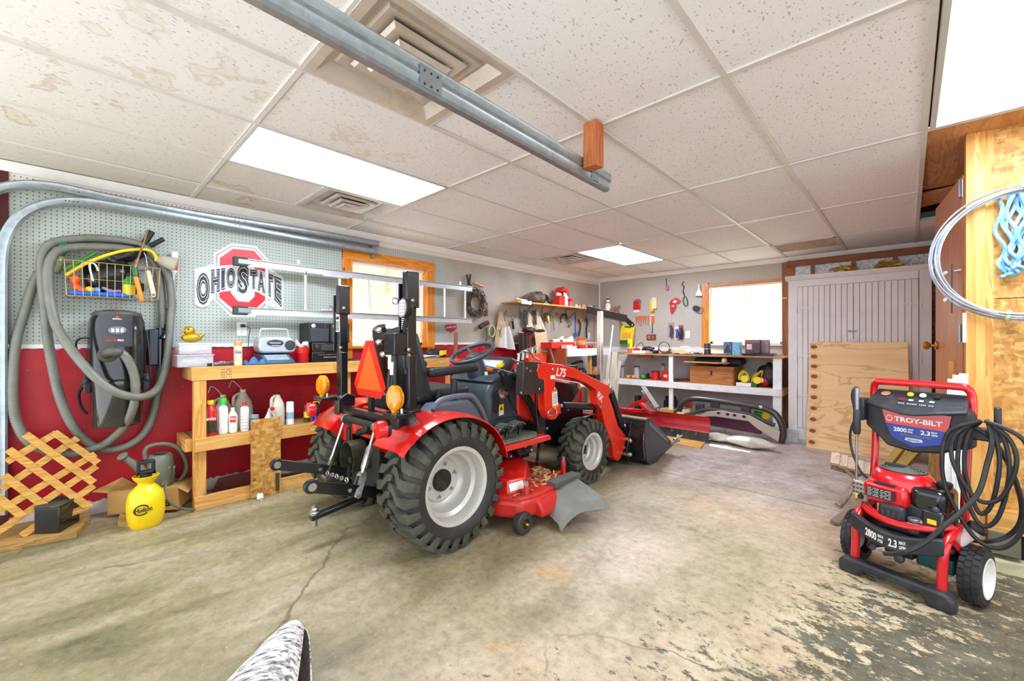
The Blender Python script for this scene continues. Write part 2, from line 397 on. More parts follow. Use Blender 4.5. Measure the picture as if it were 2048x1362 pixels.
M_ORNG = wood('varnished_pine', 'ee9a35', 'c76d14', 2, rough=.35); M_ORNGY = wood('varnished_pine_y', 'ee9a35', 'c76d14', 1, rough=.35); M_ORNGX = wood('varnished_pine_x', 'e7a45c', 'b5702c', 0, rough=.4)
M_BRWN = wood('brown_framing_wood', 'a9683a', '7c4524', 0); M_BRWNZ = wood('brown_framing_wood_z', 'a9683a', '7c4524', 2)
M_WHT = mat('white_paint', 'efe9e4', .5, var=.05, dirt='b9aca0', dirt_amt=.3)
# floor
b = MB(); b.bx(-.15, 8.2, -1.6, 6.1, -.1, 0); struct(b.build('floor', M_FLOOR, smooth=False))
# left wall : painted block below, pegboard above (opening for window 1)
W1 = (1.27, 2.18, 1.12, 2.0)    # y0,y1,z0,z1
def wall_x(name, m, x0, x1, y0, y1, z0, z1, hole=None, parent=None):
    b = MB()
    if hole:
        a, c, d, e = hole; d = max(d, z0)
        b.bx(x0, x1, y0, a, z0, z1); b.bx(x0, x1, c, y1, z0, z1); b.bx(x0, x1, a, c, e, z1)
        if d > z0: b.bx(x0, x1, a, c, z0, d)
    else: b.bx(x0, x1, y0, y1, z0, z1)
    return b.build(name, m, parent, smooth=False)
wl = struct(wall_x('wall_left', M_RED, -.16, -.006, -1.3, YF + .16, 0, 2.6, W1))
wall_x('pegboard', M_PEGL, -.006, 0, -.9, YF, 1.155, H, W1, wl)
b = MB(); b.bx(-.005, .012, -.9, 1.18, 1.13, 1.156); b.bx(-.005, .012, 2.27, YF, 1.13, 1.156); struct(b.build('trim_1', M_TRIM, smooth=False))
# far wall
W2 = (1.86, 2.80, 1.13, 1.97)
def wall_y(name, m, y0, y1, x0, x1, z0, z1, hole=None, parent=None):
    b = MB()
    if hole:
        a, c, d, e = hole; d = max(d, z0)
        b.bx(x0, a, y0, y1, z0, z1); b.bx(c, x1, y0, y1, z0, z1); b.bx(a, c, y0, y1, e, z1)
        if d > z0: b.bx(a, c, y0, y1, z0, d)
    else: b.bx(x0, x1, y0, y1, z0, z1)
    return b.build(name, m, parent, smooth=False)
M_GREYW = mat('pale_grey_wall_paint', 'dcd9d8', .6, var=.06, scale=3, dirt='a79f9a', dirt_amt=.35)
wf = struct(wall_y('wall_far', M_GREYW, YF + .006, YF + .10, -.16, 8.2, 0, 2.6, W2))
wall_y('pegboard', M_PEGF, YF, YF + .006, 0, 2.9, 1.06, H, W2, wf)
b = MB(); b.bx(0, 1.78, YF - .02, YF + .001, .985, 1.075); struct(b.build('trim_2', M_TRIM, smooth=False))
# right wing: OSB wall facing the room at y = 2.7 and the side wall with the door behind it
YO = 2.72; XO = 4.30
ww = struct(wall_y('wall_right', mat('dark_cavity', '2a1c14', .9), YO + .03, YO + .12, XO + .05, 8.2, 0, 2.62))
o1 = MB(); o1.bx(4.33, 8.0, YO, YO + .03, 1.402, 2.40); o1.build('osb_sheet', M_OSB, ww, smooth=False)
o1 = MB(); o1.bx(4.315, 8.0, YO - .002, YO + .03, .235, 1.398); o1.build('osb_sheet', M_OSB, ww, smooth=False)
b = MB(); b.bx(4.235, 4.305, YO - .02, YO + .07, 0.0, 2.36); struct(b.build('trim_3', M_PINE, bevel=.002, smooth=False))
b = MB(); b.bx(4.305, 4.335, YO - .003, YO + .06, 0.0, 2.45); struct(b.build('trim_4', M_PINE, smooth=False))
b = MB(); b.bx(4.31, 6.5, YO - .05, YO - .004, .19, .30); struct(b.build('trim_5', M_PINEX, smooth=False))
b = MB(); b.bx(4.31, 4.42, YO - .07, YO - .004, .08, .19); struct(b.build('trim_6', mat('dirty_grey_timber', '6d6753', .8, bump=.3, dirt='3c3a2c'), smooth=False))
b = MB(); b.bx(4.30, 8.0, YO - .10, YO - .003, .0, .055); struct(b.build('baseboard_right', mat('cream_kerb', 'c9c29a', .7, dirt='77745a'), smooth=False))
# side wall beyond the door, wooden
ws = MB(); ws.bx(4.31, 4.40, YO + .15, YF, 0, 2.6); ws = struct(ws.build('wall_side', wood('brown_panel_wood', 'b56c43', '8f4e2c', 2), smooth=False))
# ceiling: tiles, T-bar grid, raised opening
GX = [-.01, .41, 1.02, 1.63, 2.24, 2.85, 3.46, 4.07]
cut = []   # cells left out (x0,x1,y0,y1)
LIGHTS = [(1.02, 1.63, 0, 1.22), (1.02, 1.63, 3.66, 4.88), (4.09, 4.70, 1.2, 2.42)]
VENTS = [(2.24, 2.85, 0, .61), (.41, 1.02, .61, 1.22), (.41, 1.02, 3.66, 4.27), (2.85, 3.46, 4.88, 5.42)]
ct = MB(); tb = MB(); TZ = H + .006
def tbar_y(x, y0, y1): tb.bx(x - .012, x + .012, y0, y1, H - .001, H + .008)
def tbar_x(y, x0, x1): tb.bx(x0, x1, y - .012, y + .012, H - .0015, H + .007)
def tile(x0, x1, y0, y1):
    for a, c, d, e in LIGHTS + VENTS:
        if abs(x0 - a) < .05 and abs(x1 - c) < .05 and y0 >= d - .01 and y1 <= e + .08: return
    z = TZ + rnd.uniform(0, .003); t = [rnd.uniform(0, .006) if rnd.random() < .3 else 0 for _ in range(4)]
    g = .006
    ct.add([(x0 + g, y0 + g, z + t[0]), (x1 - g, y0 + g, z + t[1]), (x1 - g, y1 - g, z + t[2]), (x0 + g, y1 - g, z + t[3]),
            (x0 + g, y0 + g, z + .02), (x1 - g, y0 + g, z + .02), (x1 - g, y1 - g, z + .02), (x0 + g, y1 - g, z + .02)],
           [(0, 3, 2, 1), (4, 5, 6, 7), (0, 1, 5, 4), (1, 2, 6, 5), (2, 3, 7, 6), (3, 0, 4, 7)])
rows = {i: [-1.22, 0, 1.22, 2.44, 3.66, 4.88, YF] for i in range(7)}
rows[1] = [-1.22, 0, .61, 1.22, 2.44, 3.66, 4.27, 4.88, YF]
rows[4] = [-1.22, -.61, 0, .61, 1.22, 2.44, 3.66, 4.88, YF]
rows[5] = [-1.22, 0, 1.22, 2.44, 3.66, 4.88, 5.42, YF]
for i in range(7):
    ys = rows[i]
    for a, c in zip(ys[:-1], ys[1:]):
        tile(GX[i], GX[i + 1], a, c)
    for y in ys[1:-1]: tbar_x(y, GX[i], GX[i + 1])
    tbar_y(GX[i + 1], -1.22, YF)
for a, c in ((-1.22, 0), (0, 1.2)): tile(4.07, 4.70, a, c)
tile(4.07, 4.70, 4.7, YF)
for a, c in ((-1.22, 0), (0, 1.22), (1.22, 2.44)):
    for x in (4.70, 5.31, 5.92, 6.53, 7.14): tile(x, x + .61, a, c)
tbar_x(1.2, 4.07, 4.7); tbar_x(2.43, 4.07, 7.75); tbar_x(4.7, 4.07, 4.30); tbar_y(4.70, -1.22, 2.44)
ce = struct(ct.build('ceiling', M_TILE, smooth=False)); M_GRID = mat('ceiling_grid_enamel', 'd9d4cc', .4, var=.06)
struct(tb.build('trim_7', M_GRID, smooth=False))
b = MB(); b.bx(-.1, 8.2, -1.6, 6.0, 2.6, 2.64); rf = struct(b.build('trim_8', mat('roof_underside', '6a4a34', .9), smooth=False))
# raised brown boards over the missing tiles
b = MB(Matrix.Translation((0, 0, 0))); b.slab([(4.04, 2.46, 2.285), (8.2, 2.46, 2.285), (8.2, 3.85, 2.33), (4.04, 3.85, 2.33)], (0, 0, .015))
b.slab([(4.04, 3.87, 2.30), (4.34, 3.83, 2.31), (4.34, 4.42, 2.36), (4.04, 4.58, 2.36)], (0, 0, .015))
M_BB = wood('brown_ceiling_board', 'd8a068', 'b87c48', 1, knots=False)
struct(b.build('trim_9', M_BB, smooth=False))
b = MB(); b.bx(4.085, 4.30, 3.9, 4.02, 2.335, 2.34); 
# crown and corner trims
b = MB()
b.prism([(0, H - .055), (.012, H - .055), (.03, H - .02), (.035, H + .004), (0, H + .004)], 'y', -1.2, YF)
struct(b.build('trim_10', M_TRIM))
b = MB(); b.prism([(YF, H - .055), (YF - .012, H - .055), (YF - .03, H - .02), (YF - .035, H + .004), (YF, H + .004)], 'x', 0, 4.31); struct(b.build('trim_11', M_TRIM))
b = MB(); b.bx(0, .014, YF - .014, YF, 1.0, H - .05); struct(b.build('trim_12', M_TRIM, smooth=False))
b = MB(); b.bx(-.05, .01, -1.3, -.9, 0, H); struct(b.build('trim_13', mat('dark_red_post', '4a1410', .7), smooth=False))
# windows
def slats(mb, axis, c, a0, a1, z0, z1, pitch=.026, wd=.027, tilt=48, sgn=1):
    n = int((z1 - z0) / pitch); t = math.radians(tilt)
    for i in range(n):
        z = z1 - i * pitch; dx = wd / 2 * math.cos(t) * sgn; dz = wd / 2 * math.sin(t)
        pts = [(c - dx, z - dz), (c + dx * .0, z + .001), (c + dx, z + dz), (c + dx + .0006, z + dz), (c + .0006, z + .0002), (c - dx + .0006, z - dz)]
        if axis == 'x':  # window in plane x=c, slats run along y
            mb.add([(p[0], a0, p[1]) for p in pts[:3]] + [(p[0], a1, p[1]) for p in pts[:3]], [(0, 1, 4, 3), (1, 2, 5, 4)])
        else:
            mb.add([(a0, p[0], p[1]) for p in pts[:3]] + [(a1, p[0], p[1]) for p in pts[:3]], [(0, 1, 4, 3), (1, 2, 5, 4)])
def blind_mat():
    k = NT('cream_blind_vinyl'); d = k.n('BsdfDiffuse', {0: lin('f3ecd8')}); t = k.n('BsdfTranslucent', {0: lin('f6ecca')})
    n = k.noise(6); mx = k.n('MixShader', {0: k.math('ADD', .48, k.math('MULTIPLY', n, .1)), 1: d.outputs[0], 2: t.outputs[0]})
    k.set(k.out.inputs[0], mx.outputs[0]); return k.m
def glass_mat():
    k = NT('window_glass'); t = k.n('BsdfTransparent', {0: (.93, .96, .94, 1)}); g = k.n('BsdfGlossy', {0: (.9, .95, 1, 1), 'Roughness': .03})
    n = k.noise(3); mx = k.n('MixShader', {0: k.math('ADD', .05, k.math('MULTIPLY', n, .03)), 1: t.outputs[0], 2: g.outputs[0]})
    k.set(k.out.inputs[0], mx.outputs[0]); return k.m
M_BLIND = blind_mat(); M_GLASS = glass_mat(); M_VINYL = mat('white_vinyl', 'f2f0ea', .35, var=.02)
w1 = MB(); w1.bx(-.14, -.10, 1.27, 2.18, 1.12, 1.16); w1.bx(-.14, -.10, 1.27, 2.18, 1.96, 2.0); w1.bx(-.14, -.10, 1.27, 1.31, 1.12, 2.0); w1.bx(-.14, -.10, 2.14, 2.18, 1.12, 2.0); w1.bx(-.135, -.105, 1.70, 1.75, 1.16, 1.96)
w1 = struct(w1.build('window_1', M_VINYL, smooth=False))
b = MB(); b.bx(-.122, -.118, 1.31, 2.14, 1.16, 1.96); b.build('pane', M_GLASS, w1, smooth=False)
b = MB(); slats(b, 'x', -.07, 1.285, 2.165, 1.13, 1.945); b.build('blind_slats', M_BLIND, w1)
b = MB(); b.bx(-.09, -.05, 1.28, 2.17, 1.955, 1.99); b.build('blind_headrail', M_VINYL, w1, bevel=.003)
b = MB(); b.bx(0, .02, 1.18, 1.28, 1.0, 2.075); b.bx(0, .02, 2.17, 2.27, 1.0, 2.075); b.build('window_casing', M_ORNG, w1, bevel=.002, smooth=False)
b = MB(); b.bx(0, .0205, 1.18, 2.27, 1.985, 2.08); b.bx(-.14, .02, 1.275, 2.175, 1.985, 2.0); b.build('window_casing', M_ORNGY, w1, bevel=.002, smooth=False)
b = MB(); b.bx(-.14, .001, 1.262, 1.278, 1.12, 2.0); b.bx(-.14, .001, 2.172, 2.188, 1.12, 2.0); b.build('window_jamb', M_ORNG, w1, smooth=False)
b = MB(); b.bx(-.14, .04, 1.2, 2.25, 1.10, 1.125); b.build('window_sill', M_ORNGY, w1, smooth=False)
x0, x1, z0, z1 = W2
w2 = MB(); w2.bx(x0, x1, YF + .06, YF + .09, z0, z0 + .04); w2.bx(x0, x1, YF + .06, YF + .09, z1 - .02, z1); w2.bx(x0, x0 + .04, YF + .06, YF + .09, z0, z1); w2.bx(x1 - .04, x1, YF + .06, YF + .09, z0, z1); w2.bx(2.30, 2.345, YF + .065, YF + .085, z0, z1)
w2 = struct(w2.build('window_2', M_VINYL, smooth=False))
b = MB(); b.bx(x0 + .04, x1 - .04, YF + .074, YF + .077, z0 + .04, z1 - .02); b.build('pane', M_GLASS, w2, smooth=False)
b = MB(); slats(b, 'y', YF + .035, x0 + .015, 2.325, z0 + .01, z1 - .20, sgn=-1); slats(b, 'y', YF + .035, 2.33, x1 - .015, z0 + .01, z1 - .045, sgn=-1); b.build('blind_slats', M_BLIND, w2)
b = MB(); b.bx(x0 + .01, x1 - .01, YF + .02, YF + .05, z1 - .03, z1); b.build('blind_headrail', M_VINYL, w2, bevel=.003)
b = MB(); b.bx(x0 - .09, x0 + .005, YF - .02, YF, 1.0, z1 + .07); b.build('window_casing', M_ORNG, w2, bevel=.002, smooth=False)
b = MB(); b.bx(x0, x1 + .08, YF - .018, YF, z1, z1 + .035); b.bx(x0 - .01, x1 + .01, YF, YF + .1, z1 - .0, z1 + .012); b.build('window_casing', M_ORNGX, w2, bevel=.002, smooth=False)
b = MB(); b.bx(x0, x0 + .012, YF, YF + .1, z0, z1); b.bx(x1 - .012, x1, YF, YF + .1, z0, z1); b.bx(x0, x1, YF - .03, YF + .1, z0 - .02, z0); b.build('window_jamb', M_VINYL, w2, smooth=False)
# studs, header and foil insulation above the wardrobe
b = MB(); b.bx(2.80, 2.94, YF - .045, YF + .004, 0, 2.2); struct(b.build('trim_14', M_BRWNZ, bevel=.002, smooth=False))
b = MB(); b.bx(2.86, 4.31, YF - .06, YF + .004, 2.135, 2.215); struct(b.build('trim_15', M_BRWN, smooth=False))
b = MB()
for x in (3.13, 3.53, 3.90): b.bx(x - .02, x + .02, YF - .055, YF + .004, 1.9, 2.14)
struct(b.build('trim_16', M_BRWNZ, smooth=False))
M_FOIL = NT('foil_insulation'); k = M_FOIL; vo = k.n('TexVoronoi', {0: k.pos(), 'Scale': 42.0}); k.col(k.ramp(vo.outputs[0], [(.2, lin('ffffff')), (.8, lin('c9c9d4'))])); k.rough(.4); k.bump(vo.outputs[0], .8, .01); M_FOIL = k.m
b = MB(); b.bx(2.94, 4.31, YF - .03, YF + .002, 1.2, 2.14); struct(b.build('trim_17', M_FOIL, smooth=False))
# ================================================================ CEILING FIXTURES AND DOOR TRACKS
def diffuser_mat():
    k = NT('glowing_prismatic_diffuser'); p = k.pos()
    g = k.n('SeparateXYZ', {0: p}); s = lambda q: k.math('ABSOLUTE', k.math('SINE', k.math('MULTIPLY', q, 520.0)))
    pr = k.math('MULTIPLY', s(g.outputs[0]), s(g.outputs[1]))
    k.col(lin('f2fbee')); k.rough(.3); k.bump(pr, .4, .002)
    k.set(k.b.inputs['Emission Color'], k.mix(k.math('MULTIPLY', pr, .35), lin('dcebff'), lin('e8f4ff')))
    k.b.inputs['Emission Strength'].default_value = PANEL; return k.m
M_DIFF = diffuser_mat()
M_FRAME = mat('fixture_white_enamel', 'c9c9c0', .35, var=.04)
lbl = ['lit fluorescent ceiling panel above the left workbench, the nearest long one', 'small lit fluorescent ceiling panel far back near the corner', 'lit fluorescent ceiling panel cut by the top right corner, above the wire coil']
for (x0, x1, y0, y1), L in zip(LIGHTS, lbl):
    t = thing('ceiling_light', L, 'ceiling light', ((x0 + x1) / 2, (y0 + y1) / 2, H), group='fluorescent ceiling panels')
    b = MB(); z0, z1 = H - .004, H + .012
    for a, c, d, e in ((x0, x1, y0, y0 + .022), (x0, x1, y1 - .022, y1), (x0, x0 + .022, y0 + .022, y1 - .022), (x1 - .022, x1, y0 + .022, y1 - .022)): b.bx(a, c, d, e, z0, z1)
    b.build('frame', M_FRAME, t, bevel=.002, smooth=False)
    b = MB(); b.bx(x0 + .02, x1 - .02, y0 + .02, y1 - .02, H + .003, H + .008); b.build('diffuser', M_DIFF, t, smooth=False)
    b = MB(); b.bx(x0 + .02, x1 - .02, y0 + .02, y1 - .02, H + .03, H + .09); b.build('housing', M_FRAME, t, smooth=False)
M_VENT = mat('stained_vent_enamel', 'd3c8b8', .35, metal=.25, var=.1, scale=7, dirt='a5885c', dirt_amt=.55)
M_VENT2 = mat('vent_enamel', 'd0c8c0', .35, metal=.3, var=.1, scale=9, dirt='8b7b68', dirt_amt=.4)
M_BLK = mat('matt_black_plastic', '1b1c1e', .5, var=.2)
def sq_ring(b, cx, cy, r0, z0, r1, z1, th=.003):
    pts = lambda r, z: [(cx - r, cy - r, z), (cx + r, cy - r, z), (cx + r, cy + r, z), (cx - r, cy + r, z)]
    vs = pts(r0, z0) + pts(r1, z1) + pts(r0, z0 + th) + pts(r1, z1 + th)
    fs = []
    for k in range(4):
        j = (k + 1) % 4
        fs += [(k, j, 4 + j, 4 + k), (8 + k, 12 + k, 12 + j, 8 + j), (k, 8 + k, 8 + j, j), (4 + k, 4 + j, 12 + j, 12 + k)]
    b.add(vs, fs)
vl = ['large square stained louvred air diffuser right above the door track', 'small louvred air diffuser beside the left ceiling light', 'far louvred air diffuser beside the small ceiling panel']
for q, ((x0, x1, y0, y1), L) in enumerate(zip(VENTS[:3], vl)):
    cx, cy = (x0 + x1) / 2, (y0 + y1) / 2; m = M_VENT if q == 0 else M_VENT2
    t = thing('ceiling_vent', L, 'air vent', (cx, cy, H), group='square louvred ceiling vents')
    b = MB(); sq_ring(b, cx, cy, .303, H - .003, .265, H - .003); sq_ring(b, cx, cy, .265, H - .003, .225, H + .034); sq_ring(b, cx, cy, .225, H + .034, .13, H + .055); b.build('pan', m, t, bevel=.004)
    b = MB(); b.lathe([(.13, 0), (.13, .1), (.11, .1), (.11, 0)], (cx, cy, H + .05), n=24); b.lathe([(.128, .1), (.0, .101)], (cx, cy, H + .07), n=24, caps=False); b.build('duct_collar', M_BLK, t)
    for r, z in ((.205, .028), (.155, .010), (.108, -.008)):
        b = MB(); sq_ring(b, cx, cy, r, H + z, r - .052, H + z + .012); sq_ring(b, cx, cy, r, H + z, r + .012, H + z + .014, .002); b.build('louvre', m, t, bevel=.003)
    b = MB(); sq_ring(b, cx, cy, .066, H - .02, .005, H - .012); sq_ring(b, cx, cy, .066, H - .02, .078, H - .008, .002); b.build('louvre', m, t, bevel=.003)
    b = MB()
    for sx, sy in ((1, 1), (-1, -1), (1, -1), (-1, 1)): b.beam((cx + .21 * sx, cy + .21 * sy, H + .06), (cx + .06 * sx, cy + .06 * sy, H - .005), .004, .012)
    split(b, 'bracket', mat('zinc_bracket', 'b9b6b0', .35, metal=.8), t)
x0, x1, y0, y1 = VENTS[3]
t = thing('return_grille', 'dusty brown return air grille in the ceiling near the far window', 'air vent', ((x0 + x1) / 2, (y0 + y1) / 2, H))
b = MB(); b.bx(x0, x1, y0, y0 + .03, H - .004, H + .01); b.bx(x0, x1, y1 - .03, y1, H - .004, H + .01); b.bx(x0, x0 + .03, y0, y1, H - .004, H + .01); b.bx(x1 - .03, x1, y0, y1, H - .004, H + .01); b.build('frame', M_FRAME, t, smooth=False)
b = MB(); b.bx(x0 + .03, x1 - .03, y0 + .03, y1 - .03, H + .002, H + .006); b.build('filter', mat('dusty_filter', 'c9ab95', .9, var=.25, scale=6, dirt='8a6650', dirt_amt=.8, bump=.5), t, smooth=False)
# ---- door tracks
M_GALV = mat('galvanised_steel', 'a9b4b9', .34, metal=.75, var=.12, scale=30, dirt='73797c', dirt_amt=.4)
M_GALV_D = mat('dull_galvanised_plate', '8d9497', .45, metal=.7, var=.1, scale=60)
def sweep_x(b, path, prof):
    P = [V(p) for p in path]; L = len(P); n = len(prof); vs = []
    for i in range(L):
        t = (P[min(L - 1, i + 1)] - P[max(0, i - 1)]).normalized(); N = V((1, 0, 0)).cross(t)
        vs += [P[i] + V((a, 0, 0)) + N * c for a, c in prof]
    fs = [(i * n + k, i * n + (k + 1) % n, (i + 1) * n + (k + 1) % n, (i + 1) * n + k) for i in range(L - 1) for k in range(n)]
    fs += [tuple(range(n)), tuple(range((L - 1) * n, L * n))]
    b.add(vs, fs)
PROF = [(-.018, -.026), (-.018, -.022), (.008, -.022), (.014, -.014), (.010, .0), (.014, .014), (.008, .022), (-.018, .022), (-.018, .026), (.010, .026), (.018, .016), (.014, 0), (.018, -.016), (.010, -.026)]
M_BOLT = mat('zinc_bolt', 'c8c9c4', .3, metal=.85)
def holes(b, pts, r=.004):
    for p in pts: b.lathe([(r, -.0005), (r, .0012)], p, (1, 0, 0), n=8)
tX = .085
t = thing('door_track', 'upper galvanised garage door track along the left wall, curving off the left edge', 'door track', PX(300, 420, tX), group='garage door tracks on the left wall')
b = MB(); up = [PX(u, v, tX) for u, v in ((-150, 560), (-100, 470), (-50, 405), (0, 377), (55, 369), (110, 373), (160, 383), (240, 400), (400, 430), (600, 461), (757, 488))]
sweep_x(b, smooth_path(up, 6), PROF); b.build('track', M_GALV, t)
b = MB(); holes(b, [PX(u, v, tX + .016) for u, v in ((118, 378), (132, 380), (146, 383), (158, 385), (470, 440), (478, 442), (490, 443), (723, 485), (730, 486))]); split(b, 'slot', M_BLK, t)
t = thing('door_track', 'lower galvanised garage door track, bending down to a vertical run at the left edge', 'door track', PX(300, 440, tX), group='garage door tracks on the left wall')
b = MB(); low = [PX(u, v, tX) for u, v in ((2, 1030), (2, 900), (2, 750), (2, 600), (3, 520), (12, 473), (35, 437), (70, 415), (115, 404), (165, 403), (230, 412), (400, 440), (600, 477), (752, 503))]
sweep_x(b, smooth_path(low, 6), PROF); b.build('track', M_GALV, t)
b = MB(); holes(b, [PX(u, v, tX + .016) for u, v in ((131, 401), (139, 402), (147, 403), (156, 404), (470, 450), (480, 452), (690, 492))]); split(b, 'slot', M_BLK, t)
b = MB(); b.bx(.0, .07, 1.46, 1.49, 2.02, 2.17); b.build('wall_bracket', M_GALV_D, t)
cX = 2.80
t = thing('ceiling_door_track', 'double galvanised door track hanging below the ceiling across the big vent', 'door track', (cX, .5, 2.1))
b = MB(); sweep_x(b, [(cX, -1.0, 2.135), (cX, 1.42, 2.078)], PROF); b.build('track', M_GALV, t)
b = MB(); sweep_x(b, [(cX + .002, -1.0, 2.084), (cX + .002, 1.40, 2.027)], PROF); b.build('track', M_GALV, t)
for u, v, yy in ((862, 160, .045), (1190, 353, .03)):
    p = PX(u, v, cX + .02); b = MB(); R = Matrix.Rotation(-.0235, 3, 'X')
    b.box(p, (.003, yy * 2, .075), R); b.build('splice_plate', M_GALV_D, t)
    b = MB()
    for dy in (-.6, 0, .6):
        for dz in (-.025, .02): b.lathe([(.004, 0), (.004, .002)], p + V((.0015, dy * yy, dz)), (1, 0, 0), n=8)
    split(b, 'rivet', M_BLK, t)
o = MB(); o.bx(2.822, 2.895, 1.135, 1.172, 2.045, 2.268); o.bx(2.822, 2.895, 1.174, 1.212, 2.05, 2.268)
tag(o.build('wood_hanger_block', wood('reddish_block_wood', 'cf7d45', 'a4532a', 2, scale=20, knots=False), bevel=.002, smooth=False), 'short reddish brown timber block fixing the ceiling track end', 'wood block')
# ================================================================ COMPACT TRACTOR (axis along +Y, centre x = 1.565)
CX = 1.565; RY = .86; FY = 2.33
M_TRED = mat('tractor_red_paint', 'd8201a', .22, var=.05, scale=4, coat=.6)
M_LRED = mat('loader_orange_red_paint', 'e02a16', .3, var=.05, scale=5, coat=.3)
M_DRED = mat('mower_red_paint', 'c9241f', .35, var=.08, scale=8, dirt='93534a', dirt_amt=.35)
M_TIRE = mat('tractor_tyre_rubber', '44453a', .7, var=.25, scale=10, bump=.25, bscale=90, dirt='7d7a5e', dirt_amt=.6)
M_TIRES = mat('tyre_sidewall_rubber', '2b2b29', .6, var=.15, scale=7, dirt='574d41', dirt_amt=.5)
M_RIM = mat('silver_rim_paint', 'cfcbc3', .35, metal=.25, var=.06, scale=6, dirt='9d9485', dirt_amt=.35)
M_BLKM = mat('black_painted_steel', '131417', .28, var=.2, scale=9, coat=.3)
M_BLKG = mat('black_cast_metal', '23231f', .55, metal=.3, var=.3, scale=20, bump=.3, dirt='4a4838', dirt_amt=.5)
M_GRYP = mat('dark_grey_plastic', '363c42', .45, var=.08, scale=6, dirt='565b58', dirt_amt=.3)
M_GRYL = mat('grey_blue_plastic', '59636d', .42, var=.06)
M_ZINC = mat('plated_steel', 'b9b8b0', .28, metal=.9, var=.1, scale=30)
M_CHR = mat('chrome', 'dedede', .12, metal=1, var=.02)
M_AMB = mat('amber_lens', 'ff9d0a', .15, var=.08, scale=40, coat=.5, trans=.25); M_REDL = mat('red_lens', 'e0141a', .15, var=.1, scale=40, coat=.6)
M_SEAT = mat('black_seat_vinyl', '1c1e20', .5, var=.15, bump=.2, bscale=200)
M_WLAB = mat('white_sticker', 'e9e8e4', .5, var=.04); M_YLAB = mat('yellow_sticker', 'f2d21a', .5, var=.04); M_INK = mat('black_ink', '151515', .5); M_ORLAB = mat('orange_sticker', 'f08a1c', .5)
tr = thing('tractor', 'red compact tractor with front loader, folded roll bar and mid mower deck', 'tractor', (CX, RY, 0))
def tyre(b, c, R, W, rr, n=26, side=1, lug=.022, skew=.055):
    """carcass + staggered zig-zag lugs; axis along x"""
    c = V(c); hw = W / 2
    prof = [(rr, -hw * .78), (rr + .012, -hw * .9), (rr + (R - rr) * .35, -hw * 1.0), (R - .065, -hw * .98), (R - lug - .016, -hw * .86), (R - lug, -hw * .55), (R - lug, hw * .55), (R - lug - .016, hw * .86), (R - .065, hw * .98), (rr + (R - rr) * .35, hw), (rr + .012, hw * .9), (rr, hw * .78)]
    b.mat(1).lathe([(r, h + hw) for r, h in prof], c - V((hw, 0, 0)), (1, 0, 0), n=56, caps=False); b.mat(0)
    def at(x, a, r): return c + V((x, r * math.cos(a), r * math.sin(a)))
    for sd in (-1, 1):
        for k in range(n):
            a0 = 2 * PI * (k + (0 if sd < 0 else .5)) / n; sk = skew / R
            w = 2 * PI / n * .27
            # lug centreline: from shoulder inwards, bent half way
            cl = [(sd * hw * 1.03, a0 + 1.0 * sk, R - .066), (sd * hw * .93, a0 + .9 * sk, R - .010), (sd * hw * .52, a0 + .75 * sk, R), (sd * hw * .20, a0 - .15 * sk, R), (-sd * hw * .06, a0 - .3 * sk, R - .001)]
            ws = [w * .9, w * 1.05, w * 1.0, w * .8, w * .7]
            vs = []
            for (x, a, r), q in zip(cl, ws):
                rb = R - lug - .012 if abs(x) < hw * .8 else r - .02
                vs += [at(x, a - q * 1.12, rb), at(x, a - q, r), at(x, a + q, r), at(x, a + q * 1.12, rb)]
            fs = [(i * 4 + j, i * 4 + j + 1, i * 4 + j + 5, i * 4 + j + 4) for i in range(4) for j in range(3)] + [(0, 3, 2, 1), (16, 17, 18, 19)]
            b.add(vs, fs)
def wheel(name, cx, cy, R, W, rr, side, rootname='rear', n=26, dish=.06, lug=.022):
    c = V((cx, cy, R)); w_ = bpy.data.objects.new(name, None); COL.objects.link(w_); w_.parent = tr; w_.location = c - V((CX, RY, 0))
    b = MB(); tyre(b, c, R, W, rr, n=n, side=side, lug=lug); b.build('tyre', [M_TIRE, M_TIRES], w_, ang=50)
    b = MB(); s = side; hw = W / 2 * .8
    o = c - V((s * hw, 0, 0)); d = (s, 0, 0)     # h measured from inner face towards outer
    L = 2 * hw
    prof = [(rr - .008, 0), (rr + .008, .002), (rr + .008, .012), (rr - .02, .02), (rr - .035, L * .45), (rr - .012, L * .72), (rr - .012, L * .9), (rr - .004, L * .97), (rr + .014, L * 1.0), (rr + .016, L * 1.03), (rr + .006, L * 1.045), (rr - .012, L * 1.02),
            (rr - .022, L * .93), (rr - .024, L * .76), (rr - .046, L * .70), (rr - .050, L * .5 + dish * .0), (rr - .06, L * .42), (rr * .62, L * .36), (rr * .56, L * .40), (rr * .50, L * .40), (rr * .3, L * .40), (0, L * .40)]
    b.lathe(prof, o, d, n=48); b.build('rim', M_RIM, w_, ang=30)
    hb = MB(); hb.lathe([(rr * .3, 0), (rr * .3, .012), (rr * .27, .02), (0, .022)], o + V(d) * (L * .40), d, n=24); hb.build('hub_cap', M_BLKG, w_)
    hb = MB()
    for k in range(6):
        a = 2 * PI * k / 6 + .3; p = o + V(d) * (L * .40) + V((0, math.cos(a), math.sin(a))) * rr * .45
        hb.lathe([(.013, 0), (.013, .004), (.009, .005), (.009, .016), (.006, .02), (0, .02)], p, d, n=8)
    split(hb, 'wheel_bolt', M_ZINC, w_)
    return w_
wheel('rear_wheel', 2.045, RY, .362, .30, .212, 1)
wheel('rear_wheel', 1.085, RY, .362, .30, .212, -1)
wheel('front_wheel', 2.03, FY, .265, .20, .145, 1, n=20, lug=.016)
wheel('front_wheel', 1.10, FY, .265, .20, .145, -1, n=20, lug=.016)
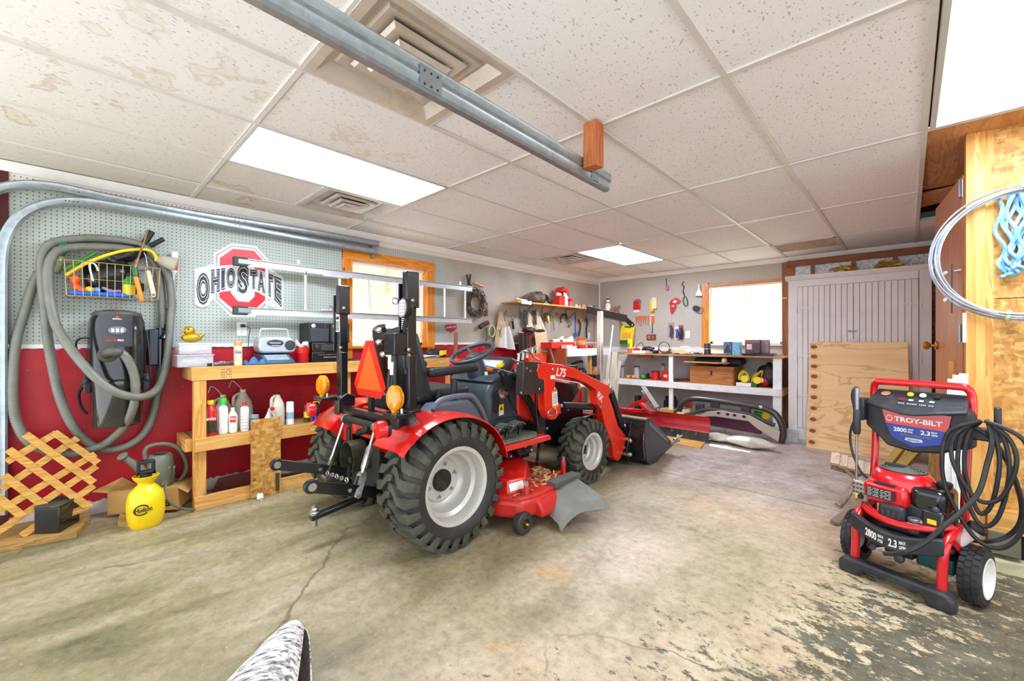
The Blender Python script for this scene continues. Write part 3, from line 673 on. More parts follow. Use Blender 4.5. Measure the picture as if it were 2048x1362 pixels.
# --- driveline, axles, chassis
b = MB()
b.cyl((1.2, RY, .362), (1.93, RY, .362), .07, n=16); b.lathe([(.10, 0), (.12, .03), (.12, .12), (.09, .16)], (1.28, RY, .362), (1, 0, 0)); b.lathe([(.09, 0), (.12, .04), (.12, .13), (.10, .16)], (1.69, RY, .362), (1, 0, 0))
b.bx(1.42, 1.71, .60, 1.55, .25, .60); b.bx(1.46, 1.67, 1.5, 2.2, .30, .52); b.lathe([(.10, 0), (.13, .05), (.13, .5), (.10, .6)], (CX, .62, .42), (0, 1, 0), n=14)
b.build('transmission', M_BLKG, tr, bevel=.012)
b = MB(); b.bx(1.40, 1.46, 1.45, 2.75, .40, .55); b.bx(1.67, 1.73, 1.45, 2.75, .40, .55); b.bx(1.40, 1.73, 2.68, 2.76, .36, .56); b.bx(1.38, 1.75, 2.2, 2.45, .28, .42)
b.cyl((1.2, FY, .29), (1.93, FY, .29), .05, n=12); b.cyl((1.9, FY, .2), (1.9, FY, .4), .05); b.cyl((1.23, FY, .2), (1.23, FY, .4), .05); b.build('front_axle_frame', M_BLKG, tr, bevel=.006)
b = MB(); b.cyl((1.74, 1.98, .33), (1.80, 1.98, .40), .03); b.build('filler_cap', M_YLAB, tr)
# loader mounting plate under the hood, bolts
b = MB(); b.bx(1.73, 1.80, 1.9, 2.62, .36, .60); b.bx(1.33, 1.40, 1.9, 2.62, .36, .60); b.bx(1.36, 1.77, 2.55, 2.62, .40, .95); b.build('loader_subframe', M_BLKM, tr, bevel=.004)
b = MB()
for y, z in ((2.05, .55), (2.12, .44), (2.3, .55), (2.42, .56), (2.5, .46), (1.97, .41)): b.lathe([(.014, 0), (.014, .008), (.008, .012)], (1.80, y, z), (1, 0, 0), n=6)
split(b, 'bolt', M_ZINC, tr)
# --- hood
def hood_sec(y, w, zt, zb, r=.06): return [(CX - w, y, zb), (CX - w - .01, y, zb + .16), (CX - w + .005, y, zt - .13), (CX - w + .05, y, zt - .03), (CX - w * .45, y, zt), (CX, y, zt + .008), (CX + w * .45, y, zt), (CX + w - .05, y, zt - .03), (CX + w - .005, y, zt - .13), (CX + w + .01, y, zb + .16), (CX + w, y, zb)]
secs = [hood_sec(1.88, .235, .985, .52), hood_sec(2.0, .235, .975, .52), hood_sec(2.3, .225, .935, .53), hood_sec(2.6, .205, .875, .54), hood_sec(2.74, .185, .81, .56), hood_sec(2.80, .15, .74, .58)]
b = MB(); vs = [p for s in secs for p in s]; n = 11
b.add(vs, [(i * n + k, (i + 1) * n + k, (i + 1) * n + k + 1, i * n + k + 1) for i in range(len(secs) - 1) for k in range(n - 1)] + [tuple(range(n)), tuple(range((len(secs) - 1) * n, len(secs) * n))])
b.build('hood', M_TRED, tr, ang=45)
for sx in (1, -1):
    x = CX + sx * .235
    b = MB(); b.slab([(x, 1.98, .86), (x, 2.5, .79), (x - sx * .02, 2.62, .72), (x - sx * .01, 2.45, .60), (x, 2.12, .62), (x, 1.99, .74)], (sx * .012, 0, 0)); b.build('side_grille', M_BLKM, tr, bevel=.004)
    for y0, z0 in ((2.0, .745), (2.0, .66)):
        b = MB(); b.slab([(x, y0, z0 + .014), (x, y0 + .16, z0 + .002), (x, y0 + .24, z0 - .012), (x, y0 + .10, z0 - .016), (x, y0, z0 - .014)], (sx * .026, 0, 0)); b.build('grille_accent', M_TRED, tr, bevel=.004)
    b = MB(); b.beam((x + sx * .012, 1.95, .895), (x, 2.68, .775), .004, .012); b.build('hood_stripe', M_WLAB, tr)
    b = MB()
    for k in range(5): b.beam((x + sx * .004, 2.02 + k * .035, .872 - k * .004), (x + sx * .004, 2.05 + k * .035, .845 - k * .004), .012, .008)
    b.build('vent_slots', M_BLK, tr)
b = MB(); b.add([(CX - .2, 1.9, .99), (CX + .2, 1.9, .99), (CX + .16, 2.45, .925), (CX - .16, 2.45, .925), (CX - .2, 1.9, .975), (CX + .2, 1.9, .975), (CX + .16, 2.45, .91), (CX - .16, 2.45, .91)], [(0, 1, 2, 3), (4, 7, 6, 5), (0, 4, 5, 1), (1, 5, 6, 2), (2, 6, 7, 3), (3, 7, 4, 0)]); b.build('hood_panel', M_BLKM, tr, bevel=.01)
b = MB(); b.prism([(1.74, .60), (1.74, .93), (1.80, 1.0), (1.9, .99), (1.92, .55), (1.86, .53)], 'x', CX - .25, CX + .25); b.build('firewall_cowl', M_TRED, tr, bevel=.02)
# dashboard / steering console
b = MB(); con = [(1.36, .45), (1.40, .78), (1.44, .88), (1.50, .93), (1.78, .97), (1.84, .93), (1.86, .45)]
b.prism([(1.46, .46), (1.44, .62), (1.44, .80), (1.49, .875), (1.60, .90), (1.76, .93), (1.84, .90), (1.86, .46)], 'x', CX - .235, CX + .235); b.build('console', M_GRYP, tr, bevel=.035, seg=4)
b = MB(); b.prism([(1.46, .87), (1.50, .905), (1.80, .955), (1.84, .93), (1.84, .88)], 'x', CX - .245, CX + .245); b.build('console_top', M_GRYP, tr, bevel=.025, seg=4)
b = MB(); b.prism([(1.66, .92), (1.70, 1.01), (1.78, 1.05), (1.86, 1.02), (1.88, .9)], 'x', CX - .16, CX + .16); b.build('instrument_hood', M_GRYP, tr, bevel=.03, seg=4)
b = MB(); b.add([(CX - .12, 1.66, .955), (CX + .12, 1.66, .955), (CX + .12, 1.715, 1.025), (CX - .12, 1.715, 1.025), (CX - .12, 1.69, .945), (CX + .12, 1.69, .945), (CX + .12, 1.745, 1.01), (CX - .12, 1.745, 1.01)], [(0, 1, 2, 3), (4, 7, 6, 5), (0, 4, 5, 1), (1, 5, 6, 2), (2, 6, 7, 3), (3, 7, 4, 0)]); b.build('instrument_panel', mat('gauge_face', 'c9cdd0', .3), tr, bevel=.01)
b = MB(); b.lathe([(.028, 0), (.034, .012), (.024, .03), (0, .034)], (CX + .135, 1.67, .975), (.1, -.5, 1), n=16); b.build('yellow_knob', M_YLAB, tr)
b = MB(); b.lathe([(.022, 0), (.03, .03), (.03, .09), (.018, .12), (0, .125)], (CX + .10, 1.62, .945), (-.9, -.35, .12), n=14, sy=.6); b.build('orange_handle', mat('orange_plastic', 'f26a12', .35), tr)
col0 = V((CX, 1.58, .86)); cax = V((0, -.42, .9)).normalized(); swc = V((CX, 1.50, 1.085))
b = MB(); b.lathe([(.085, -.02), (.08, .05), (.062, .15), (.055, .19), (.04, .20)], V((CX, 1.56, .885)), (swc - V((CX, 1.56, .885))), n=20, sx=1.05); b.build('steering_column', M_GRYP, tr)
sw = bpy.data.objects.new('steering_wheel', None); COL.objects.link(sw); sw.parent = tr; sw.location = swc - V((CX, RY, 0))
sx_, sy_, sz_ = basis(cax)
b = MB(); b.tube([swc + (sx_ * math.cos(a) + sy_ * math.sin(a)) * .172 for a in [2 * PI * k / 40 for k in range(40)]], .0165, n=10, closed=True); b.build('wheel_rim', M_GRYP, sw)
b = MB()
for a in (.5, 2.64, 4.71): b.beam(swc - cax * .03 + (sx_ * math.cos(a) + sy_ * math.sin(a)) * .02, swc + (sx_ * math.cos(a) + sy_ * math.sin(a)) * .165, .022, .012, up=cax)
b.build('spoke', M_GRYP, sw, bevel=.003)
b = MB(); b.lathe([(.04, -.05), (.036, -.02), (.024, 0), (0, .004)], swc - cax * .012, cax, n=18); b.build('hub', M_GRYP, sw)
# stickers and latch on the console's right-hand side
xs = CX + .237
b = MB(); b.slab([(xs, 1.55, .70), (xs, 1.60, .705), (xs, 1.60, .655), (xs, 1.55, .65)], (.001, 0, 0)); b.build('warning_sticker', M_YLAB, tr)
b = MB(); b.slab([(xs + .001, 1.562, .662), (xs + .001, 1.588, .664), (xs + .001, 1.575, .694)], (.001, 0, 0)); b.build('warning_triangle', M_INK, tr)
b = MB(); b.slab([(xs, 1.55, .65), (xs, 1.60, .655), (xs, 1.60, .625), (xs, 1.55, .62)], (.001, 0, 0)); b.slab([(xs, 1.80, .735), (xs, 1.845, .735), (xs, 1.845, .69), (xs, 1.80, .69)], (.001, 0, 0)); split(b, 'white_sticker', M_WLAB, tr)
b = MB(); b.slab([(CX + .075, 1.545, .94), (CX + .075, 1.545, .90), (CX + .105, 1.56, .90), (CX + .105, 1.56, .94)], (.0, -.002, 0)); b.build('small_label', M_WLAB, tr)
b = MB(); b.lathe([(.045, 0), (.045, .012), (.03, .02), (0, .02)], (xs - .002, 1.59, .79), (1, 0, 0), n=20); b.beam((xs + .02, 1.53, .80), (xs + .02, 1.62, .78), .02, .025); b.build('key_plate', M_ZINC, tr)
b = MB(); b.slab([(xs - .001, 1.49, .80), (xs - .001, 1.53, .81), (xs - .001, 1.56, .72), (xs - .001, 1.53, .64), (xs - .001, 1.49, .66)], (.003, 0, 0)); b.build('lever_slot', M_BLK, tr)
b = MB(); b.tube(smooth_path([(xs + .002, 1.52, .60), (xs + .002, 1.72, .595), (xs + .002, 1.76, .56), (xs + .002, 1.76, .50)], 5), .004, n=6); b.build('panel_seam', M_BLK, tr)
# joystick stand with bellows, valve bracket
b = MB(); o = V((CX + .24, 1.70, .93)); d = V((.42, .80, -.10)).normalized()
b.lathe([(.034 + (.009 if k % 2 else 0) + .018 * k / 16, k * .011) for k in range(17)], o, d, n=18); b.build('joystick_bellows', M_BLK, tr)
b = MB(); b.tube(smooth_path([o, o + V((-.10, -.08, .035)), (CX + .02, 1.515, 1.0)], 5), .006, n=8); b.build('joystick_rod', M_ZINC, tr)
b = MB(); b.sph((CX + .012, 1.51, 1.003), .026, (1, 1, 1.1)); b.build('joystick_knob', M_BLK, tr)
vb = PX(1042, 725, 2.06)
b = MB(); b.slab([PX(1033, 722, 2.0), PX(1078, 724, 2.0), PX(1083, 782, 2.0), PX(1030, 790, 2.0)], (.07, 0, 0)); b.build('valve_cover', mat('dark_brown_metal', '2e2420', .45, dirt='4c4038'), tr, bevel=.006)
b = MB()
for u, v in ((1036, 728), (1053, 737), (1076, 730), (1042, 786), (1078, 778), (1060, 742)): b.lathe([(.009, 0), (.009, .006), (.005, .009)], PX(u, v, 2.07), (1, 0, 0), n=6)
split(b, 'bolt', M_ZINC, tr)
b = MB()
for k in range(4):
    p0 = PX(1036 + k * 9, 716 - k * 4 + 8, 1.98 - k * .02); p1 = p0 + V((0, .01, .05)); b.cyl(p0, p1, .010, n=8); b.cyl(p1, p1 + V((0, 0, .012)), .014, n=6)
    b.tube(smooth_path([p1, p1 + V((.01, .04, .03)), PX(1066, 712, 1.95), PX(1082, 722, 1.93)], 5), .006, n=6)
b.build('hydraulic_fittings', M_ZINC, tr)
b = MB()
for k in range(3): b.tube(smooth_path([PX(1008, 745 + k * 6, 1.85), PX(1030, 768 + k * 5, 1.88), PX(1056, 790 + k * 8, 1.85), PX(1070, 815 + k * 14, 1.83)], 6), .010, n=6)
b.tube(smooth_path([PX(998, 742, 1.85), PX(1012, 770, 1.83), PX(1020, 800, 1.80), PX(1045, 845, 1.80), PX(1062, 880, 1.80)], 6), .012, n=6)
split(b, 'hydraulic_hose', M_BLK, tr)
# loader upright + mast post
b = MB(); b.prism([(1.80, 1.0), (1.86, 1.0), (1.90, .62), (1.90, .42), (1.87, .38), (1.82, .40), (1.79, .62)], 'x', 1.94, 1.965); b.prism([(1.80, 1.0), (1.86, 1.0), (1.90, .62), (1.90, .42), (1.87, .38), (1.82, .40), (1.79, .62)], 'x', 1.165, 1.19)
b.bx(1.75, 1.94, 1.83, 1.90, .44, .54); b.bx(1.19, 1.40, 1.83, 1.90, .44, .54); split(b, 'loader_mast', M_BLKM, tr, bevel=.006)
def loader_arm(x0, x1, inner):
    up = [(1074, 740), (1078, 730), (1087, 725), (1120, 729), (1150, 736), (1176, 750), (1200, 762), (1220, 772), (1222, 779), (1218, 792), (1226, 815), (1236, 850), (1252, 872), (1252, 884), (1246, 905), (1241, 918), (1235, 922), (1228, 915), (1225, 890), (1210, 850), (1204, 820), (1196, 810), (1194, 795), (1193, 780), (1176, 768), (1150, 757), (1130, 753), (1110, 751), (1111, 775), (1115, 800), (1123, 812), (1121, 825), (1112, 838), (1104, 840), (1097, 836), (1091, 820), (1090, 790), (1089, 760), (1078, 757)]
    pts = [PX(u, v, 2.075) for u, v in up]
    poly = [(p.y, p.z) for p in pts]
    b = MB(); b.prism(poly, 'x', x0, x1)
    return b.build('loader_arm', M_LRED, tr, bevel=.006)
loader_arm(2.0, 2.075, 0); loader_arm(1.055, 1.13, 0)
xa = 2.076
text('L75', .088, 'lettering', M_WLAB, tr, PX(1112, 744, xa), (0, 1, -.16), (0, .16, 1), bold=.02, shear=.15, sx=.95)
text('RK', .082, 'emblem', M_WLAB, tr, PX(1195, 788, xa), (0, .8, -.6), (0, .55, .8), sx=1.0, bold=.01)
b = MB(); q = [(1104, 782), (1114, 779), (1116, 814), (1105, 817)]; b.slab([PX(u, v, xa) for u, v in q], (.001, 0, 0)); b.slab([PX(u, v, xa) for u, v in ((1101, 751), (1110, 750), (1110, 758), (1101, 758))], (.001, 0, 0)); split(b, 'white_sticker', M_WLAB, tr)
b = MB(); b.slab([PX(u, v, xa + .001) for u, v in ((1104, 782), (1114, 779), (1114.2, 783), (1104.2, 786))], (.001, 0, 0)); b.slab([PX(u, v, xa + .001) for u, v in ((1105, 812), (1116, 809), (1116.2, 814), (1105.2, 817))], (.001, 0, 0)); split(b, 'orange_sticker_band', M_ORLAB, tr)
b = MB()
for k in range(7): b.slab([PX(1106, 789 + 3 * k, xa + .001), PX(1114, 787 + 3 * k, xa + .001), PX(1114, 788 + 3 * k, xa + .001), PX(1106, 790 + 3 * k, xa + .001)], (.001, 0, 0))
b.build('sticker_print', M_INK, tr)
b = MB()
for u, v in ((1104, 739), (1108, 778), (1122, 811), (1220, 776), (1201, 814), (1249, 852), (1248, 895), (1222, 880)):
    b.lathe([(.014, 0), (.014, .012), (.008, .016)], PX(u, v, xa), (1, 0, 0), n=8)
b.tube(smooth_path([PX(u, v, xa + .02) for u, v in ((1102, 818), (1096, 824), (1097, 830), (1104, 831), (1112, 827), (1113, 820), (1107, 816))], 5, closed=True), .005, n=6, closed=True)
split(b, 'pivot_pin', M_ZINC, tr)
# cylinders
b = MB(); b.cyl(PX(1124, 811, 2.0), PX(1200, 814, 2.0), .030, n=16); b.cyl(PX(1196, 813, 2.0), PX(1212, 816, 2.0), .015); b.build('lift_cylinder', M_BLKM, tr)
b = MB(); b.cyl(PX(1124, 811, 1.14), PX(1196, 814, 1.14), .030, n=16); b.build('lift_cylinder', M_BLKM, tr)
b = MB(); b.cyl(PX(1221, 783, 2.03), PX(1242, 850, 2.03), .034, n=16); b.build('bucket_cylinder', M_BLKM, tr)
b = MB(); b.cyl(PX(1208, 828, 1.98), PX(1216, 852, 1.98), .018, n=10); b.tube(smooth_path([PX(u, v, 1.97) for u, v in ((1196, 835), (1200, 826), (1208, 823), (1212, 832))], 5), .014, n=8); b.build('loader_bracket', M_TRED, tr)
b = MB(); p = PX(1215, 838, 1.97); b.bx(1.10, 2.0, p.y - .03, p.y + .03, p.z - .03, p.z + .03); b.build('cross_tube', M_LRED, tr, bevel=.006)
b = MB(); b.tube(smooth_path([PX(u, v, 1.75) for u, v in ((1115, 812), (1135, 800), (1150, 785), (1165, 775), (1178, 778))], 6), .009, n=6); b.build('grey_hose', mat('grey_rubber_hose', '8a8a78', .6), tr)
b = MB(); b.sph((1.45, 2.66, .70), .085, (1, .7, 1)); b.build('yellow_headlight', mat('yellow_guard', 'f2d408', .3), tr)
b = MB(); b.bx(1.3, 1.83, 2.86, 2.90, .42, .47); b.bx(1.3, 1.34, 2.84, 2.9, .40, .85); b.bx(1.79, 1.83, 2.84, 2.9, .40, .85); b.bx(1.3, 1.83, 2.86, 2.9, .80, .85); b.bx(1.79, 1.83, 2.6, 2.9, .42, .47); b.bx(1.3, 1.34, 2.6, 2.9, .42, .47); b.build('grille_guard', M_BLKM, tr, bevel=.004)
# --- bucket (curled down, back towards the tractor)
BX0, BX1 = .98, 2.24
P_ = lambda u, v: (lambda p: (p.y, p.z))(PX(u, v, BX1))
prof = [(3.08, .44), (3.10, .455), (3.32, .40), (3.44, .28), (3.62, .12), (3.63, .10), (3.3, .015), (3.12, .01), (3.06, .06), (3.02, .22), (3.03, .36)]
bk = bpy.data.objects.new('loader_bucket', None); COL.objects.link(bk); bk.parent = tr; bk.location = V((CX, 3.1, .2)) - V((CX, RY, 0))
for x in (BX0, BX1 - .012):
    b = MB(); b.prism([(3.055, .445), (3.11, .45), (3.34, .32), (3.63, .13), (3.64, .10), (3.26, .005), (3.14, .005), (3.06, .05), (3.02, .2), (3.02, .36)], 'x', x, x + .012); b.build('side_plate', mat('bucket_dark_grey', '3c3e42', .3, metal=.3, var=.1), bk, bevel=.002)
bs = [(3.04, .44), (3.0, .36), (2.99, .22), (3.02, .08), (3.10, .015), (3.24, .005), (3.66, .085)]
b = MB(); inner = [(y + .012, z + .006) for y, z in bs]; b.prism(bs + inner[::-1], 'x', BX0 + .01, BX1 - .01); b.build('back_sheet', M_BLKM, bk)
b = MB(); b.bx(BX0, BX1, 3.03, 3.10, .435, .452); b.build('top_lip', mat('scuffed_lip_metal', '8d8672', .5, metal=.4, var=.25, scale=20, dirt='3c3a30', dirt_amt=.6), bk, bevel=.003)
b = MB(); b.beam((BX1 + .002, 3.10, .40), (BX1 + .002, 3.52, .155), .012, .035); b.build('side_rib', M_GRYL, bk, bevel=.003)
for x in (1.06, 1.28, 1.86, 2.1):
    b = MB(); b.prism([(3.0, .42), (2.91, .14), (2.93, .06), (3.03, .03), (3.02, .2)], 'x', x, x + .016); b.build('mount_rib', M_BLKM, bk, bevel=.003)
b = MB(); b.cyl((1.06, 2.93, .12), (1.30, 2.93, .12), .018); b.cyl((1.86, 2.93, .12), (2.13, 2.93, .12), .018); b.cyl((1.86, 2.96, .25), (2.13, 2.96, .25), .016)
for z in (.12, .25): b.lathe([(.022, 0), (.022, .02), (.01, .03)], (2.12, 2.94, z), (1, 0, 0), n=6)
split(b, 'hinge_pin', M_ZINC, bk)
hk = V((BX1 + .02, 3.62, .12))
b = MB(); b.beam(hk + V((-.02, -.05, .01)), hk + V((.03, .06, .03)), .03, .02); b.lathe([(.012, 0), (.022, .005), (.022, .02), (.010, .03), (.010, .07), (.02, .075), (.02, .09), (0, .1)], hk + V((0, .02, .03)), (.1, .9, .35), n=10); b.cyl(hk + V((0, .03, .04)), hk + V((.07, .05, .09)), .01); b.build('hitch_bolt', M_ZINC, bk, bevel=.002)
# --- fenders
def fender(cxi, cxo, s):
    def f(u, v):
        a = math.radians(146 - u * 138); r = .415
        y = RY - math.cos(a) * -1 * r * -1; y = RY + r * math.cos(a) * 1.0; z = .40 + r * math.sin(a) * (.86)
        x = cxi + (cxo - cxi) * v
        if v > .85: z -= (v - .85) * .10
        return (x, y, z)
    b = MB(); b.grid(lambda u, v: f(u, v), 26, 10, th=.006); b.build('fender', M_TRED, tr, ang=60)
    b = MB(); pts = [(RY + .40 * math.cos(math.radians(a)), .40 + .40 * math.sin(math.radians(a)) * .86) for a in range(140, 5, -8)]
    b.prism([(RY + .41 * math.cos(math.radians(a)), .40 + .41 * math.sin(math.radians(a)) * .86) for a in range(146, 7, -8)] + [(RY + .3, .42), (RY + .05, .50), (RY - .22, .50)], 'x', cxi - .004, cxi + .004); b.build('fender_inner_panel', M_TRED, tr)
fender(1.86, 2.16, 1); fender(1.27, .97, -1)
# grey handle consoles next to the seat
for s in (1, -1):
    xx = CX + s * .34
    b = MB(); b.prism([(.80, .74), (.86, .80), (1.12, .80), (1.20, .74), (1.30, .60), (1.24, .56), (.86, .70)], 'x', xx - .055, xx + .055); b.build('fender_console', M_GRYL, tr, bevel=.015, seg=3)
    b = MB(); b.tube(smooth_path([(xx + s * .06, .84, .77), (xx + s * .07, .90, .825), (xx + s * .07, 1.10, .83), (xx + s * .07, 1.17, .79), (xx + s * .06, 1.26, .66), (xx + s * .06, 1.27, .60)], 6), .017, n=8); b.build('grab_handle', M_GRYL, tr)
b = MB(); b.lathe([(.018, 0), (.02, .03), (.022, .10), (.015, .13), (0, .135)], (1.90, 1.05, .80), n=12); b.build('lever_knob', M_BLK, tr)
b = MB(); b.lathe([(.015, 0), (.018, .05), (.012, .07), (0, .075)], (1.83, .98, .80), n=12); b.cyl((1.83, .98, .7), (1.83, .98, .82), .006); b.build('lever_knob', M_BLK, tr)
# floor plate + pedals
b = MB(); b.prism([(1.22, .45), (1.24, .47), (1.84, .47), (1.86, .45), (1.86, .43), (1.22, .43)], 'x', 1.25, 2.05); b.build('foot_platform', M_TRED, tr, bevel=.004)
b = MB(); b.add([(1.84, 1.24, .474), (2.03, 1.26, .474), (2.04, 1.70, .474), (1.93, 1.84, .474), (1.84, 1.84, .474), (1.84, 1.24, .48), (2.03, 1.26, .48), (2.04, 1.70, .48), (1.93, 1.84, .48), (1.84, 1.84, .48)], [(0, 4, 3, 2, 1), (5, 6, 7, 8, 9)] + [(i, (i + 1) % 5, 5 + (i + 1) % 5, 5 + i) for i in range(5)])
b.bx(1.27, 1.84, 1.24, 1.84, .473, .478)
for k in range(8): b.bx(1.85, 2.02, 1.28 + k * .05, 1.295 + k * .05, .479, .484)
b.build('floor_mat', mat('olive_grey_rubber_mat', '5a5c4a', .8, bump=.5, dirt='8a8560', dirt_amt=.6), tr)
for y0 in (1.46, 1.60):
    b = MB(); b.grid(lambda u, v: (1.90 + (v - .5) * .07, y0 - .06 + u * .16, .50 + .075 * math.sin(u * 2.2 + .2) + (.0)), 8, 2, th=.01)
    for k in range(6): b.bx(1.868, 1.932, y0 - .04 + k * .02, y0 - .032 + k * .02, .535 + .02 * math.sin(k / 2.2), .565 + .02 * math.sin(k / 2.2))
    b.build('pedal', mat('worn_pedal_metal', '6b6d66', .5, metal=.5), tr)
    b = MB(); b.tube(smooth_path([(1.9, y0 + .03, .56), (1.9, y0 + .07, .53), (1.9, y0 + .06, .47)], 4), .012, n=8); b.build('pedal_arm', M_BLKM, tr)
# underside valves right hand side
b = MB(); b.bx(1.80, 1.95, 1.35, 1.5, .36, .42); b.bx(1.78, 1.98, 1.58, 1.72, .35, .42)
for k in range(5): b.lathe([(.016, 0), (.016, .02), (.01, .03)], (1.97, 1.30 + k * .085, .385 + .01 * (k % 2)), (1, 0, 0), n=8)
b.bx(1.76, 1.96, 1.24, 1.82, .395, .43); b.build('hydraulic_manifold', M_BLKG, tr, bevel=.004)
b = MB()
for k in range(7): b.lathe([(.013, 0), (.013, .014), (.007, .02)], (1.975, 1.26 + k * .075, .37 + .02 * (k % 3)), (1, 0, 0), n=6)
split(b, 'fitting', M_ZINC, tr)
# seat
b = MB(); b.box((CX, 1.08, .82), (.44, .42, .09)); b.build('seat_cushion', M_SEAT, tr, bevel=.035, seg=4)
b = MB(); R = Matrix.Rotation(.20, 3, 'X')
def sb(u, v):
    x = (u - .5) * 2; wz = v; ww = .215 * (1 - .22 * max(0, wz - .55) ** 1.0) * (1 if wz < .9 else 1 - (wz - .9) * 1.6)
    y = .91 - .10 * wz - .045 * (1 - x * x) * 1; return (CX + x * ww, y + .05 * x * x, .84 + .42 * wz - (.03 * x * x if wz > .9 else 0))
b.grid(sb, 12, 10, th=-.07); b.build('seat_back', M_SEAT, tr, ang=70)
b = MB(); b.box((CX - .24, .98, 1.14), (.06, .10, .18)); b.box((CX - .26, 1.1, 1.0), (.06, .30, .05)); split(b, 'armrest', M_SEAT, tr, bevel=.02, seg=3)
b = MB(); b.box((CX + .27, 1.10, .985), (.07, .40, .055), Matrix.Rotation(.05, 3, 'X')); b.build('armrest', M_SEAT, tr, bevel=.022, seg=3)
b = MB(); b.bx(CX - .17, CX + .17, .90, 1.25, .60, .78); b.build('seat_suspension', M_BLKG, tr, bevel=.02)
b = MB(); b.slab([(CX - .01, .748, 1.08), (CX + .045, .748, 1.08), (CX + .045, .743, 1.115), (CX - .01, .743, 1.115)], (0, -.002, 0)); b.build('seat_label', M_GRYL, tr)
# rear frame, ROPS
b = MB()
for s in (-1, 1):
    x = CX + s * .42
    b.bx(x - .035, x + .035, .64, .69, .60, 1.10)
    b.prism([(.60, .66), (.60, .78), (.66, .82), (.72, .80), (.72, .60), (.66, .56)], 'x', x - s * .05 - .035, x - s * .05 + .035)
    b.bx(x - .07, x + .07, .60, .70, .78, .80)
b.bx(CX - .40, CX + .40, .62, .66, .68, .74); split(b, 'roll_bar_base', M_BLKM, tr, bevel=.006)
for s in (-1, 1):
    x = CX + s * .42
    t2 = bpy.data.objects.new('roll_bar_post', None); COL.objects.link(t2); t2.parent = tr; t2.location = V((x, .665, 1.1)) - V((CX, RY, 0))
    b = MB(); b.bx(x - .028, x + .028, .635, .695, 1.02, 1.42); b.build('lower_tube', M_BLKM, t2, bevel=.006)
    b = MB(); b.bx(x - .045, x - .035, .62, .71, 1.10, 1.50); b.bx(x + .005, x + .05, .615, .70, 1.36, 1.56); split(b, 'folded_tube', M_BLKM, t2, bevel=.008)
    b = MB(); b.lathe([(.012, 0), (.012, .008), (.006, .012)], (x + .05, .65, 1.40), (1, 0, 0), n=6); b.lathe([(.012, 0), (.012, .008), (.006, .012)], (x + .028, .64, 1.13), (1, 0, 0), n=6); b.lathe([(.010, 0), (.010, .008)], (x + .028, .64, 1.10), (1, 0, 0), n=6); b.tube([V((x - .045, .62, 1.40)) + V((.0, -.018 + .018 * math.cos(a), .018 * math.sin(a))) for a in [2 * PI * k / 10 for k in range(10)]], .004, n=6, closed=True); split(b, 'pin', M_ZINC, t2)
    b = MB(); b.bx(x - .027, x + .027, .632, .635, 1.24, 1.375); b.build('white_sticker', M_WLAB, t2)
    b = MB(); b.bx(x - .027, x + .027, .630, .632, 1.36, 1.378); b.build('orange_sticker_band', M_ORLAB, t2)
    b = MB(); 
    for k in range(6): b.bx(x - .022, x + .022, .6305, .632, 1.25 + k * .011, 1.256 + k * .011)
    b.bx(x - .02, x + .02, .6305, .632, 1.325, 1.345); b.build('sticker_print', M_INK, t2)
# hydraulic couplers in front of the right post
xr = CX + .42
b = MB(); b.bx(xr - .09, xr + .02, .56, .64, 1.10, 1.22); b.build('valve_block', M_BLKM, tr, bevel=.005)
b = MB()
for dx, dz in ((-.16, .10), (-.16, .03), (-.11, -.04)):
    p = V((xr + dx, .60, 1.14 + dz)); b.lathe([(.012, 0), (.018, .01), (.018, .03), (.013, .035), (.013, .06), (.017, .065), (.017, .08)], p + V((-.08, 0, 0)), (1, 0, 0), n=10)
b.cyl((xr - .09, .60, 1.13), (xr - .09, .60, 1.02), .016, n=10); b.cyl((xr - .06, .60, 1.06), (xr - .06, .60, .99), .02, n=8); b.build('hydraulic_coupler', M_CHR, tr)
b = MB()
for k, (x1_, z1_) in enumerate(((-.09, 1.02), (-.06, .99), (-.035, 1.10), (-.10, 1.0))):
    b.tube(smooth_path([(xr + x1_, .60, z1_), (xr + x1_ - .005, .60, .92), (xr + x1_ + .01, .61, .85), (xr + x1_ + .0, .66, .76), (xr + x1_ - .03, .72, .66)], 6), .011, n=8)
split(b, 'hydraulic_hose', M_BLK, tr)
# work lamp
wl_ = bpy.data.objects.new('work_lamp', None); COL.objects.link(wl_); wl_.parent = tr; wl_.location = V((xr + .03, .58, 1.385)) - V((CX, RY, 0))
lc = V((xr + .045, .60, 1.355)); ld = V((-.10, -.95, .05)).normalized()
b = MB(); b.lathe([(.0, -.05), (.03, -.045), (.045, -.03), (.055, 0), (.056, .006), (.05, .008)], lc, ld, n=22); b.build('lamp_housing', M_BLK, wl_)
b = MB(); b.lathe([(.05, 0), (.05, .002), (0, .004)], lc + ld * .006, ld, n=22); b.build('lamp_lens', mat('lamp_reflector', 'c3c6c8', .2, metal=.6), wl_)
lx, ly, _ = basis(ld)
b = MB()
for i in range(-2, 3):
    for j in range(-1, 2):
        if abs(i) * .5 + abs(j) < 2.2: b.lathe([(.008, 0), (.006, .003), (0, .0035)], lc + ld * .009 + ly * i * .017 + lx * j * .022, ld, n=8)
split(b, 'led', M_WLAB, wl_)
b = MB(); b.beam(lc - ld * .02 + V((0, 0, -.05)), lc - ld * .02 + V((-.03, 0, -.12)), .012, .03); b.build('bracket', M_BLKM, wl_)
